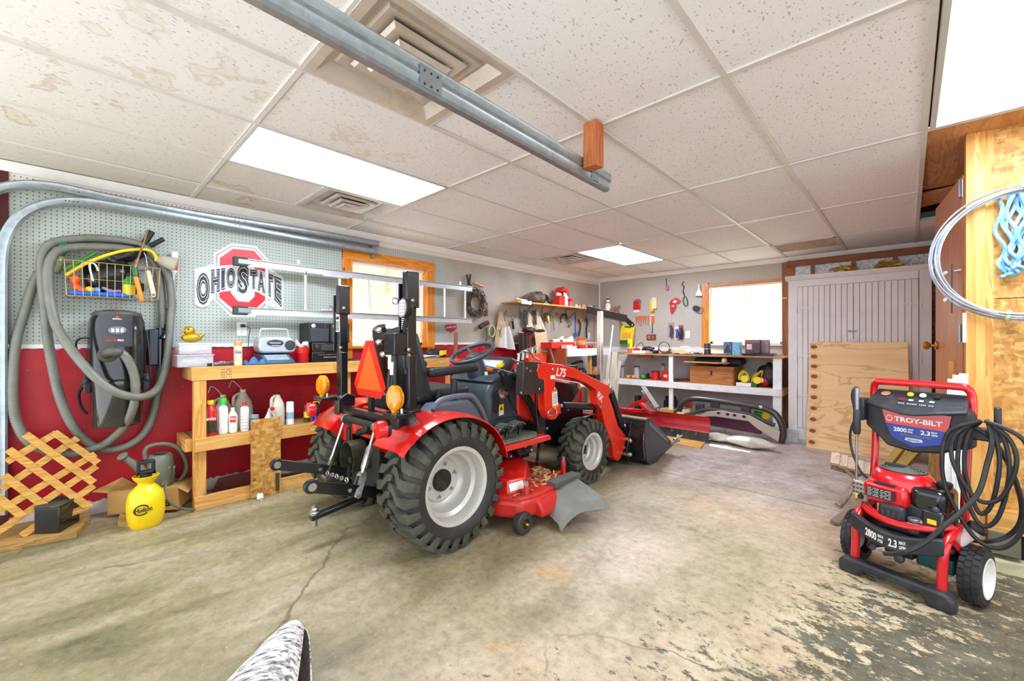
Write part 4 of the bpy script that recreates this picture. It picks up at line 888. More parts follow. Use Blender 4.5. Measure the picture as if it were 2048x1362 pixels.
# SMV triangle
ys = .655; sx0 = PY(738, 740, ys).x
def tri(h, cut, z0):
    return [(-h, 0 + cut), (-h + cut * .6, 0), (h - cut * .6, 0), (h, cut), (cut * .42, h * 1.78), (-cut * .42, h * 1.78)]
sm = bpy.data.objects.new('slow_vehicle_sign', None); COL.objects.link(sm); sm.parent = tr; sm.location = V((sx0, ys, .9)) - V((CX, RY, 0))
b = MB(); b.prism([(sx0 + x, .825 + z) for x, z in ((-.20, .07), (-.145, 0), (.145, 0), (.20, .07), (.045, .355), (-.045, .355))], 'y', ys, ys + .003); b.build('reflective_border', mat('red_reflective_sheet', 'd01f14', .25, var=.08, scale=30), sm)
b = MB(); b.prism([(sx0 + x, .825 + z) for x, z in ((-.155, .045), (.155, .045), (.0, .32))], 'y', ys - .002, ys); b.build('orange_triangle', mat('fluorescent_orange', 'ff5a12', .4, var=.03), sm)
b = MB(); b.bx(sx0 - .02, sx0 + .02, ys + .003, ys + .03, .60, .95); b.build('bracket', M_BLKM, sm)
# lamps on the fenders
for s in (-1, 1):
    x = CX + s * .46
    b = MB(); b.bx(x - .04, x + .09, .50, .60, .775, .80); split(b, 'lamp_bracket', M_BLKM, tr, bevel=.004)
    b = MB(); b.lathe([(.020, 0), (.022, .02), (.014, .03)], (x + .02, .54, .80), n=12); b.lathe([(.0, -.028), (.045, -.024), (.055, -.012), (.056, .012), (.045, .024), (0, .028)], (x + .02, .54, .875), (.15, -1, 0), n=24, sy=1.25); b.build('amber_lamp', M_AMB, tr)
    b = MB(); b.lathe([(.045, 0), (.047, .035), (.042, .045), (0, .048)], (x - .015, .50, .715), (-.1, -1, 0), n=22); b.build('tail_lamp', M_REDL, tr)
    b = MB(); b.lathe([(.047, 0), (.047, .02)], (x - .015, .52, .715), (-.1, -1, 0), n=22); b.build('tail_lamp_base', M_BLK, tr)
    b = MB(); b.cyl((x + .0, .55, .80), (x + .0, .55, .83), .008); b.cyl((x + .07, .55, .80), (x + .07, .55, .825), .008); split(b, 'bolt', M_ZINC, tr)
# --- three point hitch
L0 = V((1.80, .62, .30)); 
def flat_arm(b, p, q, w=.06, t=.022):
    p, q = V(p), V(q); d = (q - p).normalized(); up = V((0, 0, 1)); b.beam(p, q, t, w, up=up)
    for e in (p, q): b.lathe([(w / 2, -t / 2), (w / 2, t / 2)], e, (1, 0, 0), n=16)
hitch = [(PX(622, 973, 1.90), (1.83, .62, .30)), (PX(553, 929, 1.34), (1.40, .70, .30))]
for p, q in hitch:
    b = MB(); flat_arm(b, p, q); b.lathe([(.034, -.014), (.036, 0), (.034, .014)], p, (1, 0, 0), n=18); b.build('lower_link', M_BLKM, tr, bevel=.003)
    b = MB(); b.lathe([(.020, -.02), (.022, 0), (.020, .02)], p, (1, 0, 0), n=14); b.lathe([(.011, -.018), (.011, .018)], p * .55 + V(q) * .45, (1, 0, 0), n=6); split(b, 'ball_end', M_ZINC, tr)
for (tp, bt, turn) in ((PX(690, 837, 1.36), PX(651, 953, 1.37), 0), (PX(752, 855, 1.78), PX(712, 990, 1.86), 1)):
    d = bt - tp; b = MB(); b.lathe([(.026, -.016), (.026, .016)], tp, (1, 0, 0), n=16); b.cyl(tp, tp + d * .72, .010 if not turn else .012, n=10)
    if turn: b.lathe([(.012, 0), (.02, .02), (.02, .12), (.012, .14)], tp + d * .28, d, n=8)
    else: b.beam(tp + d * .66, tp + d * 1.03, .035, .012, up=V((0, 1, 0)))
    if turn:
        for o_ in (-.018, .018): b.beam(tp + d * .72 + V((o_, 0, 0)), bt + V((o_, 0, 0)) + d * .02, .008, .036, up=V((0, 1, 0)))
        b.beam(tp + d * .70 + V((-.02, 0, 0)), tp + d * .70 + V((.02, 0, 0)), .03, .02)
    b.lathe([(.013, -.03), (.013, .03)], bt, (1, 0, 0), n=10); b.tube([tp + V((.02, 0, 0)) + V((0, math.cos(a), math.sin(a))) * .03 for a in [2 * PI * k / 12 for k in range(12)]], .003, n=5, closed=True)
    b.build('lift_rod', M_ZINC, tr)
b = MB(); b.tube([PX(690, 836, 1.36), PX(752, 853, 1.76)], .020, n=10); b.tube([PX(752, 853, 1.76), (1.74, .62, .62)], .022, n=8); b.tube([PX(690, 836, 1.38), (1.42, .62, .62)], .022, n=8); b.build('lift_arm', M_BLKG, tr)
b = MB(); p0, p1 = PX(652, 945, 1.40), PX(700, 962, 1.75)
for k in range(5):
    c_ = p0.lerp(p1, k / 5 + .08); b.tube([c_ + ((p1 - p0).normalized() * math.cos(a) * .02 + V((0, .4 * (k % 2), 1 - .4 * (k % 2))) * math.sin(a) * .012) for a in [2 * PI * j / 10 for j in range(10)]], .005, n=5, closed=True)
b.build('stabiliser_chain', M_ZINC, tr)
b = MB(); p = PX(690, 925, 1.56); b.grid(lambda u, v: (CX + .085 * math.cos(math.radians(-40 + 260 * u)), .50 + .26 * v, .47 + (.085 if 0 else .10) * math.sin(math.radians(-40 + 260 * u))), 14, 4, th=.006); b.cyl((CX, .52, .46), (CX, .78, .46), .02); b.build('pto_shield', mat('olive_black_steel', '3a3b30', .35, metal=.3, var=.2, dirt='66664f'), tr)
b = MB(); b.beam((CX - .02, .30, .17), (CX - .02, .85, .24), .05, .025); b.build('drawbar', M_BLKM, tr, bevel=.003)
dp = PX(648, 993, 1.55)
b = MB(); b.lathe([(.018, -.07), (.018, .0), (.03, .0), (.03, .012), (.024, .015), (.024, .03), (.015, .035), (.015, .05)], (CX - .02, .32, .19), n=10); b.build('drawbar_pin', M_ZINC, tr)
b = MB(); b.bx(1.36, 1.80, .68, .74, .25, .62); b.bx(1.72, 1.80, .58, .70, .34, .60); b.bx(1.38, 1.42, .58, .7, .3, .62); b.cyl((1.66, .66, .62), (1.66, .56, .66), .03); b.cyl((1.5, .6, .60), (1.64, .6, .64), .02); b.build('rear_casting', M_BLKG, tr, bevel=.01)
b = MB(); b.bx(1.30, 1.80, .60, .66, .52, .68); b.bx(CX - .20, CX + .26, .70, .75, .55, .74); b.build('rear_red_panel', M_TRED, tr, bevel=.006)
# --- mower deck
mw = bpy.data.objects.new('mower_deck', None); COL.objects.link(mw); mw.parent = tr; mw.location = V((1.75, 1.55, .15)) - V((CX, RY, 0))
out = [(1.02, 1.30), (1.10, 1.18), (1.6, 1.14), (1.98, 1.12), (2.16, 1.17), (2.30, 1.24), (2.34, 1.42), (2.32, 1.62), (2.14, 1.80), (1.9, 1.92), (1.3, 1.94), (1.06, 1.80)]
b = MB(); b.prism(out, 'z', .085, .20); b.build('deck_shell', M_DRED, mw, bevel=.03, seg=3)
b = MB(); b.prism([(x * .97 + 1.7 * .03, y * .95 + 1.5 * .05) for x, y in out], 'z', .19, .215); b.build('deck_rim', M_DRED, mw, bevel=.015)
# belt cover : raised wedge
b = MB(); p = [(1.98, 1.18), (2.20, 1.24), (2.24, 1.38), (2.05, 1.62), (1.84, 1.72), (1.78, 1.30)]
b.add([(x, y, .21) for x, y in p] + [(2.0 + (x - 2.0) * .9, 1.42 + (y - 1.42) * .9, .30 if y < 1.5 else .32) for x, y in p], [tuple(range(6))[::-1], tuple(range(6, 12))] + [(i, (i + 1) % 6, 6 + (i + 1) % 6, 6 + i) for i in range(6)]); b.build('belt_cover', M_TRED, mw, bevel=.012, seg=3)
b = MB(); b.add([(2.215, 1.262, .245), (2.235, 1.36, .245), (2.228, 1.355, .285), (2.208, 1.262, .285)], [(0, 1, 2, 3)]); b.M = None
b = MB(); p = [PZ(u, v, .27) for u, v in ((1020, 955), (1039, 963), (1039, 974), (1020, 967))]
b = MB(); b.slab([(2.204, 1.25, .235), (2.226, 1.36, .24), (2.212, 1.355, .285), (2.190, 1.25, .28)], (.003, -.001, .001)); b.build('white_sticker', M_WLAB, mw)
b = MB(); b.bx(1.5, 1.75, 1.45, 1.55, .22, .40); b.bx(1.74, 1.80, 1.30, 1.9, .25, .28); b.cyl((1.45, 1.6, .2), (1.45, 1.6, .36), .05); b.build('gearbox', M_BLKG, mw, bevel=.006)
# clippings : grass litter on the deck
q = random.Random(5); b = MB()
for k in range(420):
    a, c = q.random(), q.random(); x = 1.9 + .36 * a; y = 1.20 + .60 * c
    if x < 2.22 and 1.20 < y < 1.50 + (2.2 - x): 
        if q.random() < .85: continue
    if x + y > 3.98: continue
    z = .217 + q.random() * .012; an = q.random() * PI; l = q.uniform(.008, .02); d = V((math.cos(an), math.sin(an), q.uniform(-.2, .3))) * l; e = V((-math.sin(an), math.cos(an), 0)) * q.uniform(.002, .006)
    b.mat(q.randrange(2)).slab([V((x, y, z)) - d - e, V((x, y, z)) + d - e, V((x, y, z + .002)) + d + e, V((x, y, z + .002)) - d + e], (0, 0, .0012))
b = b.build('grass_clippings', [mat('dry_clippings', 'b9a36a', .9), mat('dark_clippings', '6d6238', .9)], mw, smooth=False); b['kind'] = 'stuff'
# discharge chute rim + rubber deflector
b = MB(); b.prism([(2.20, .085), (2.375, .085), (2.375, .13), (2.355, .165), (2.32, .19), (2.26, .205), (2.20, .21)], 'y', 1.36, 1.74); b.build('chute', M_DRED, mw, bevel=.012)
def defl(u, v):
    A_, B_, C_, D_ = V((2.30, 1.47, .20)), V((2.28, 1.81, .225)), V((2.62, 1.745, .135)), V((2.47, 1.42, .155))
    q_ = (A_ * (1 - u) + D_ * u) * (1 - v) + (B_ * (1 - u) + C_ * u) * v; x, y, z = q_
    e_ = max(0, 1 - v / .5); z -= .11 * e_ ** 2; x -= .02 * e_ * (1 - u)
    if u > .9: z -= (u - .9) * .35
    return (x, y, z)
b = MB(); b.grid(defl, 18, 18, th=-.006); b.build('discharge_deflector', mat('grey_rubber_flap', '6d6c62', .6, var=.12, scale=7, dirt='8b8a78', dirt_amt=.5), mw, ang=50)
b = MB(); b.slab([defl(.42, .42), defl(.70, .40), defl(.74, .68), defl(.46, .70)], (0, 0, .004)); b.build('white_sticker', M_WLAB, mw)
b = MB(); b.bx(2.25, 2.33, 1.56, 1.84, .20, .245); b.build('deflector_hinge', mat('grey_hinge_block', '55564f', .6), mw, bevel=.008)
for (x, y) in ((2.30, 1.33), (2.14, 1.93), (1.1, 1.2)):
    g = bpy.data.objects.new('gauge_wheel', None); COL.objects.link(g); g.parent = tr; g.location = V((x, y, .06)) - V((CX, RY, 0))
    b = MB(); b.lathe([(.03, -.03), (.06, -.03), (.068, -.02), (.068, .02), (.06, .03), (.03, .03), (.028, .012), (.0, .012)], (x, y - .07, .069), (1, 0, 0), n=24, caps=False); b.build('small_tyre', M_TIRES, g)
    b = MB(); b.lathe([(.012, 0), (.012, .03), (.008, .04), (0, .04)], (x + .01, y - .07, .069), (1, 0, 0), n=8); b.build('axle_bolt', mat('brass', 'c9a24a', .3, metal=.9), g)
    b = MB(); b.bx(x - .05, x - .038, y - .10, y, .05, .20); b.cyl((x - .03, y, .12), (x - .03, y, .27), .02, n=10); b.build('wheel_bracket', M_DRED, g, bevel=.004)
    b = MB(); b.cyl((x - .03, y, .27), (x - .03, y, .30), .014, n=8); b.build('adjuster_pin', M_ZINC, g)
# belts / links between deck and chassis
b = MB(); b.beam((1.86, 1.70, .30), (1.55, 2.10, .36), .02, .045); b.beam((1.98, 1.78, .25), (1.72, 2.12, .33), .025, .05); b.beam((1.1, 1.5, .25), (1.35, 2.0, .36), .02, .045); split(b, 'deck_hanger', M_BLKM, tr, bevel=.003)
# ================================================================ LEFT WALL, NEAR END
M_HOSE = mat('grey_ribbed_hose', '77786c', .42, var=.12, scale=12, dirt='3f4038', dirt_amt=.4)
M_BLKP = mat('glossy_black_plastic', '17181a', .18, var=.2, scale=4, coat=.5); M_SMOKE = mat('smoked_plastic', '2a2622', .12, var=.3, scale=5, coat=.7, dirt='5a5346', dirt_amt=.3)
M_CHAR = mat('charcoal_plastic', '34383c', .45, var=.1)
M_REDP = mat('red_plastic', 'cf1c20', .35, var=.06); M_GRNP = mat('green_plastic', '2f9b3a', .35, var=.08); M_DGRN = mat('dark_green_plastic', '17603a', .4); M_YELP = mat('yellow_plastic', 'f2cf12', .35, var=.06, dirt='b08a1c', dirt_amt=.25)
M_BLUP = mat('blue_plastic', '1c62c4', .35); M_ORGP = mat('orange_plastic_grip', 'f2841a', .4, dirt='a8622a', dirt_amt=.3); M_WPL = mat('white_plastic', 'eeece6', .4, var=.04); M_CREAM = mat('cream_plastic', 'e6dfb4', .45, var=.06)
M_WIRE = mat('old_brass_wire', 'b59f74', .4, metal=.6); M_TAN = mat('tan_cloth', 'cbb08a', .9, var=.15, scale=20, bump=.4, bscale=180, dirt='94795a')
# --- hose
def hose(name, label, pts, r, pitch=.014, n=9, m=None, par=None):
    P = smooth_path(pts, 14); L = [0]
    for a, c in zip(P[:-1], P[1:]): L.append(L[-1] + (c - a).length)
    out = []; rr = []; s = 0; j = 0; k = 0
    while s < L[-1]:
        while L[j + 1] < s: j += 1
        t = (s - L[j]) / max(1e-9, L[j + 1] - L[j]); out.append(P[j].lerp(P[j + 1], t)); rr.append(r if k % 2 else r * .85); s += pitch / 2; k += 1
    b = MB(); b.tube(out, rr, n=n); o = b.build(name, m or M_HOSE, par, ang=60)
    if label: tag(o, label, 'hose')
    return o
segs = [[(u, v, x) for u, v, x in ((226, 702, .33), (250, 712, .35), (267, 746, .34), (271, 785, .33), (265, 820, .30), (248, 854, .24), (216, 884, .16), (187, 897, .14), (144, 908, .12), (100, 903, .11), (60, 886, .10), (36, 850, .10), (26, 800, .09), (27, 728, .08), (34, 674, .07), (48, 628, .06), (68, 566, .06), (90, 530, .06), (112, 505, .06), (150, 490, .06), (220, 486, .06), (285, 503, .05), (316, 545, .05), (324, 610, .05))],
        [(u, v, x) for u, v, x in ((325, 674, .05), (322, 735, .06), (315, 785, .07), (305, 832, .08), (287, 868, .09), (258, 890, .10), (223, 899, .11), (194, 894, .12), (164, 874, .13), (140, 843, .14), (119, 793, .14), (104, 728, .14), (95, 674, .13), (90, 617, .12), (84, 560, .12), (84, 515, .11), (100, 488, .11), (145, 478, .11), (210, 477, .11), (280, 490, .10), (328, 535, .09), (343, 595, .09))],
        [(u, v, x) for u, v, x in ((341, 640, .10), (338, 680, .12), (332, 728, .15), (320, 768, .2), (302, 788, .28), (273, 794, .34), (236, 786, .37), (201, 764, .37), (168, 731, .33), (137, 692, .26), (114, 654, .20), (104, 620, .17), (97, 575, .15), (97, 535, .14), (112, 505, .13), (150, 494, .12), (230, 495, .12), (268, 500, .12))]]
hp = [PX(u, v, x) for s in segs for u, v, x in s]
vac_hose = hose('vacuum_hose', 'long grey ribbed vacuum hose hanging in wide loops on the left wall', hp, .0265)
# --- wall vacuum
vc = PX(235, 700, .16); vx, vy = .16, vc.y
t = thing('vacuum_cleaner', 'black wall-mounted garage vacuum with smoked canister hanging on the red wall', 'vacuum cleaner', (vx, vy, .62))
b = MB(); b.lathe([(0, .0), (.118, .0), (.124, .01), (.134, .26), (.138, .30), (.136, .31)], (vx, vy, .615), n=36); b.build('dirt_bin', M_SMOKE, t)
b = MB(); b.lathe([(.142, .30), (.146, .315), (.142, .335), (.145, .50), (.143, .62), (.135, .70), (.12, .735), (.05, .752), (0, .755)], (vx, vy, .615), n=36); b.build('motor_head', M_BLKP, t)
b = MB(); b.lathe([(.121, .72), (.126, .735), (.118, .752), (.06, .768), (0, .77)], (vx, vy, .615), n=36); b.build('lid', mat('dusty_lid', '4b4a3c', .5, dirt='7c7860'), t)
ang = math.atan2(CAM.y - vy, CAM.x - vx); dirv = V((math.cos(ang), math.sin(ang), 0)); side = V((-math.sin(ang), math.cos(ang), 0))
def cyl_pt(r, s, z): a = ang + s / r; return V((vx + math.cos(a) * r, vy + math.sin(a) * r, z))
b = MB(); b.grid(lambda u, v: cyl_pt(.147, (u - .5) * .15, 1.14 + v * .21), 10, 4, th=.004); b.build('front_panel', M_CHAR, t)
b = MB(); c = cyl_pt(.1485, 0, 1.245); b.lathe([(.043, 0), (.043, .003), (.038, .005), (0, .005)], c, dirv, n=28, sx=1.0, sy=.62, up=V((0, 0, 1))); b.build('oval_badge', mat('grey_badge', '77797b', .3, metal=.4), t)
for k in (-1, 0, 1): 
    p = cyl_pt(.154, k * .022, 1.245); b = MB(); b.box(p, (.003, .014, .024), Matrix.Rotation(ang, 3, 'Z')); b.build('indicator', M_WPL, t, bevel=.003)
def vq(s0, s1, z0, z1, r=.151): return [cyl_pt(r, s0, z0), cyl_pt(r, s1, z0), cyl_pt(r, s1, z1), cyl_pt(r, s0, z1)]
textquad('BISSELL', vq(-.022, .022, 1.315, 1.323, .152), 'lettering', M_WPL, t, bold=.02)
b = MB(); b.slab([cyl_pt(.152, -.012, 1.326), cyl_pt(.152, .012, 1.326), cyl_pt(.152, 0, 1.345)], dirv * .001); b.build('emblem', M_REDP, t)
textquad('GARAGE', vq(-.055, -.004, 1.175, 1.188, .152), 'lettering', M_REDP, t, bold=.02); textquad('PRO', vq(.0, .03, 1.175, 1.188, .152), 'lettering', M_WPL, t, bold=.02)
b = MB(); b.tube(smooth_path([cyl_pt(.13, -.05, 1.09), cyl_pt(.17, -.05, 1.10), cyl_pt(.20, -.03, 1.11), cyl_pt(.205, .0, 1.105), PX(232, 703, .34)], 5), [.035 - .0004 * i for i in range(21)], n=12); b.lathe([(.05, 0), (.05, .012), (.035, .02)], cyl_pt(.14, -.045, 1.09), dirv, n=20); b.build('hose_elbow', mat('dusty_dark_plastic', '4a4a3f', .5, dirt='77735c'), t)
for sg in (-1, 1):
    b = MB(); a = ang + sg * 1.25; p = V((vx + math.cos(a) * .15, vy + math.sin(a) * .15, .90)); b.box(p, (.03, .02, .11), Matrix.Rotation(a, 3, 'Z')); b.lathe([(.022, 0), (.022, .018), (0, .02)], p + V((0, 0, .02)), (math.cos(a), math.sin(a), 0), n=14); b.build('latch', M_CHAR, t, bevel=.004)
b = MB(); b.tube(smooth_path([PX(178, 676, .2), PX(158, 678, .16), PX(152, 690, .12), PX(158, 710, .10), PX(176, 722, .10)], 6), .006, n=6); b.build('cord', M_BLK, t)
b = MB(); b.tube(smooth_path([PX(170, 768, .16), PX(158, 785, .12), PX(162, 812, .10), PX(174, 828, .12)], 6), .009, n=6); b.build('handle', M_BLK, t)
b = MB(); b.tube(smooth_path([PX(293, 660, .22), PX(298, 700, .20), PX(301, 745, .18), PX(304, 768, .16)], 6), .005, n=6); b.build('cable', M_CHAR, t)
t = thing('tool_caddy', 'black plastic accessory caddy on the wall right of the vacuum', 'caddy', PX(308, 728, .05))
a, c = PX(296, 700, .10).y, PX(318, 700, .10).y
b = MB(); b.bx(.004, .11, a, c, 1.0, 1.26); b.build('box', mat('navy_black_plastic', '20262e', .3), t, bevel=.01); b = MB(); b.cyl((.08, c + .01, 1.0), (.08, c + .01, 1.27), .022, n=12); b.cyl((.06, c + .05, 1.02), (.06, c + .05, 1.30), .02, n=12); b.cyl((.08, c + .045, 1.25), (.11, c + .02, 1.19), .022); split(b, 'nozzle', M_BLKP, t); b = MB(); b.bx(.005, .03, c + .04, c + .08, 1.15, 1.42); b.build('wand', M_BLK, t, bevel=.004)
# --- basket
y0, y1, z0, z1, xf = -.665, -.205, 1.465, 1.685, .20
t = thing('wire_basket', 'brassy wire basket full of garden things on the pegboard', 'basket', (.1, (y0 + y1) / 2, z0))
b = MB(); W = .0022
rect = lambda x0_, x1_, z, dy=0: [(x0_, y0 - dy, z), (x1_, y0 - dy, z), (x1_, y1 + dy, z), (x0_, y1 + dy, z)]
b.tube(rect(.012, xf, z1), .0032, n=6, closed=True); b.tube(rect(.012, xf - .01, (z0 + z1) / 2), W, n=6, closed=True); b.tube(rect(.012, xf - .02, z0, -.01), W, n=6, closed=True)
b.build('rim_wires', M_WIRE, t)
b = MB()
for k in range(13):
    y = y0 + (y1 - y0) * k / 12; yb = y0 + .01 + (y1 - y0 - .02) * k / 12
    b.tube([(xf, y, z1), (xf - .02, yb, z0), (.012, yb, z0)], W, n=5)
for x in (.07, .13):
    b.tube([(x, y0, z1), (x, y0 + .01, z0), (x, y1 - .01, z0), (x, y1, z1)], W, n=5)
b.build('upright_wires', M_WIRE, t)
b = MB(); b.tube(smooth_path([(.02, y0, z1), (.03, y0 + .01, z1 + .08), (.03, y0 + .12, z1 + .18), (.03, y0 + .20, z1 + .17), (.03, y0 + .22, z1 + .09)], 6), .0025, n=5); b.tube(smooth_path([(.05, y0 + .03, z1), (.08, y0 + .05, z1 + .1), (.08, y0 + .12, z1 + .12), (.06, y0 + .13, z1 + .05)], 6), .0025, n=5); b.build('hanging_wire', M_WIRE, t)
def one(name, label, cat, m, f, group=None, **kw):
    b = MB(); f(b); o = b.build(name, m, **kw); return tag(o, label, cat, group)
P = PX
one('blue_tray', 'long blue plastic tray along the basket bottom', 'tray', M_BLUP, lambda b: b.bx(.03, .17, y0 + .02, y0 + .32, z0 + .004, z0 + .034), bevel=.01)
t = thing('spray_bottle', 'dark green capped clear bottle at the basket left end', 'bottle', (.09, y0 + .03, z0))
b = MB(); o = PX(118, 515, .10); b.lathe([(0, -.10), (.03, -.098), (.034, -.03), (.03, .0), (.016, .02)], o, (0, .25, 1)); b.build('body', mat('grimy_clear_plastic', '8d8a62', .2, alpha=.8), t)
b = MB(); b.lathe([(.02, 0), (.026, .01), (.028, .07), (.022, .085), (0, .09)], PX(118, 510, .11), (0, .35, 1), n=16); b.build('cap', M_DGRN, t)
t = thing('garden_edger', 'green plastic garden scoop sticking out of the basket', 'garden tool', PX(150, 530, .12)); b = MB(); b.mat(0).beam(PX(128, 540, .15), PX(192, 505, .12), .045, .02); b.build('blade', mat('mottled_green_plastic', '2f7d28', .35, var=.25, scale=30), t, bevel=.012, seg=3)
t = thing('pump_hose', 'yellow bent tube arching over the basket', 'tube', PX(200, 520, .15)); b = MB(); b.tube(smooth_path([PX(u, v, x) for u, v, x in ((132, 550, .13), (160, 533, .15), (200, 515, .16), (240, 503, .16), (275, 499, .15), (300, 501, .14), (311, 512, .13), (312, 522, .12))], 6), .010, n=8); b.build('tube', M_YELP, t); b = MB(); b.lathe([(.012, 0), (.034, .03), (.05, .10), (.048, .12), (0, .12)], PX(312, 517, .12), (.3, .9, -.3), n=14, sx=.5); b.build('frosted_cup', mat('frosted_cup', 'b9b39a', .4, alpha=.75), t)
t = thing('black_bag', 'crumpled black plastic bag with two stiff ends stuffed in the basket', 'bag', (.09, -.45, z0))
b = MB(); b.blob((.095, -.44, 1.60), .13, (.5, 1.15, .85), amp=.25, n=22, m=14, seed=3); b.blob(PX(262, 505, .09), .10, (.4, 1.0, .55), amp=.3, n=20, m=12, seed=9, R=Matrix.Rotation(.5, 3, 'X')); b.build('bag', mat('black_polythene', '141414', .3, var=.3, bump=1.0, bscale=18), t)
b = MB(); b.cyl(PX(285, 492, .08), PX(304, 463, .08), .02, n=10); b.cyl(PX(300, 492, .09), PX(327, 478, .09), .016, n=10); split(b, 'stiff_end', M_BLK, t)
t = thing('fertiliser_box', 'green and yellow plant food tub behind the basket wires', 'tub', PX(258, 580, .15)); c = PX(258, 570, .14); b = MB(); b.lathe([(.032, -.07), (.034, -.05), (.034, .0)], c, n=18); b.build('body', M_YELP, t); b = MB(); b.lathe([(.034, 0), (.034, .03), (.028, .04)], c, n=18); b.lathe([(.026, .04), (.026, .062), (0, .064)], c, n=18); b.build('lid', M_GRNP, t); b = MB(); b.lathe([(.014, 0), (.014, .003)], PX(256, 550, .176), (1, 0, 0), n=16, sx=.6); b.build('label_badge', M_INK, t)
t = thing('hedge_shears', 'garden shears with an orange grip pointing down through the basket', 'shears', PX(285, 600, .2)); b = MB(); b.beam(PX(271, 552, .205), PX(285, 604, .215), .032, .026); b.build('grip', M_ORGP, t, bevel=.012, seg=3); b = MB(); b.cyl(PX(271, 552, .205), PX(269, 535, .2), .017, n=10); b.build('collar', M_DGRN, t); b = MB(); b.tube(smooth_path([PX(269, 537, .2), PX(275, 520, .19), PX(284, 495, .19), PX(296, 459, .18)], 5), [.012] * 6 + [.006] * 10, n=6); b.build('blade', mat('rusty_steel', '8a6248', .5, metal=.6, var=.3, scale=30), t)
t = thing('hand_trowel', 'cream handled garden tool hanging in the right of the basket', 'garden tool', PX(300, 580, .17)); b = MB(); b.cyl(PX(296, 542, .18), PX(307, 588, .19), .014, n=10); b.build('grip', M_CREAM, t); b = MB(); b.tube([PX(296, 542, .18), PX(292, 515, .17), PX(288, 505, .17)], .004, n=6); b.build('shaft', M_ZINC, t); b = MB(); b.tube([PX(307, 590, .19) + V((0, .01 * math.cos(a), .012 * math.sin(a))) for a in [2 * PI * k / 10 for k in range(10)]], .003, n=5, closed=True); b.build('loop', M_CREAM, t)
t = thing('toy_duck', 'orange and yellow plastic toy lying in the basket', 'toy', PX(160, 580, .12)); b = MB(); b.blob(PX(150, 560, .12), .03, (.7, .8, 1.3), amp=.1); b.cyl(PX(150, 572, .13), PX(176, 588, .14), .022, n=12); b.build('body', mat('bright_orange_plastic', 'ff5a1c', .35), t); b = MB(); b.sph(PX(179, 580, .13), .024); b.build('ball', M_YELP, t)
one('toy_ball', 'light blue toy ball on the blue tray', 'ball', mat('light_blue_plastic', '6f9fd8', .4), lambda b: b.sph(PX(194, 580, .13), .019))
one('toy_figure', 'small purple and pink toy lying on the blue tray', 'toy', mat('purple_plastic', '9a7fb0', .5, var=.3, scale=60), lambda b: (b.cyl(PX(205, 575, .12), PX(225, 584, .13), .012, n=8), b.cyl(PX(222, 584, .13), PX(242, 582, .13), .012, n=8), b.sph(PX(221, 583, .13), .017)))
one('white_hook', 'white double hook hung over the basket rim', 'hook', M_WPL, lambda b: [b.tube(smooth_path([PX(185 + d, 562, .205), PX(178 + d, 533, .205), PX(182 + d, 526, .203), PX(190 + d, 530, .2), PX(195 + d, 542, .2)], 4), .0022, n=5) for d in (0, 2.5)])
t = thing('caulk_tube', 'white and red caulking tube clipped to the pegboard right of the basket', 'tube', PX(349, 540, .05)); b = MB(); b.cyl(PX(347, 544, .05), PX(349, 504, .05), .022, n=16); b.build('tube', M_WPL, t); b = MB(); b.cyl(PX(347.5, 541, .05), PX(348.3, 517, .05), .0228, n=16); b.build('red_band', M_REDP, t); b = MB(); b.lathe([(.02, 0), (.008, .02), (.004, .06)], PX(347, 544, .05), (0, 0, -1), n=12); b.build('nozzle', M_WPL, t)
t = thing('strap_loop', 'cream plastic strap loop hanging below the caulking tube', 'strap', PX(345, 580, .04)); b = MB(); b.tube(smooth_path([PX(u, v, .05) for u, v in ((353, 520), (356, 560), (352, 590), (344, 602), (337, 592), (333, 572), (338, 555))], 6), .008, n=6, flat=.4); b.build('strap', M_CREAM, t)
# --- lattice, board, battery
def PL(u, v, off=0):
    d = ray(u, v); tt = (.30 + off - .22 * CAM.z - CAM.x) / (d.x + .22 * d.z); return CAM + d * tt
t = thing('lattice_panel', 'yellowish wooden lattice panel leaning on the red wall behind the battery', 'lattice', PL(90, 1050)); c2 = lambda x, y: (x / 2.78, 620 + y / 2.78)
M_LAT = wood('lattice_wood', 'd8a74e', 'b07c2c', 1, scale=14); 
for fam, off in (([((36, 845), (318, 682)), ((10, 995), (432, 712)), ((-60, 1150), (530, 800)), ((-60, 1265), (538, 868)), ((120, 1255), (522, 975)), ((395, 1130), (500, 1090))], .0), ([((300, 680), (545, 850)), ((140, 690), (522, 960)), ((45, 775), (500, 1100)), ((20, 920), (330, 1150)), ((-40, 1020), (130, 1150)), ((545, 850), (545, 852))], .009)):
    for p, q in fam:
        if abs(p[0] - q[0]) < 5: continue
        A, B = PL(*c2(*p), off), PL(*c2(*q), off); b = MB(); b.beam(A, B, .038, .007, up=V((.97, 0, .2))); b.build('slat', M_LAT, t, smooth=False)
M_SCR = wood('weathered_board', 'c39a55', '8d6a36', 1, scale=10)
b = MB(); b.slab([PZ(u, v, .0) for u, v in ((-60, 1118), (154, 1076), (182, 1043), (150, 1030), (-30, 1062))], (0, 0, .042)); tag(b.build('scrap_board', M_SCR, bevel=.003, smooth=False), 'rough scrap board on the floor under the black battery', 'board')
P1, P2, P3 = PZ(68, 1069, .043), PZ(119, 1066, .043), PZ(160, 1042, .043); t = thing('car_battery', 'dusty black car battery standing on a scrap board by the lattice', 'battery', (P1 + P3) / 2)
b = MB(); b.slab([P1, P2, P3, P1 + P3 - P2], (0, 0, .15)); b.build('case', M_BLKP, t, bevel=.005); b = MB()
cc = (P1 + P3) / 2; sc = lambda p, k: cc + (p - cc) * k
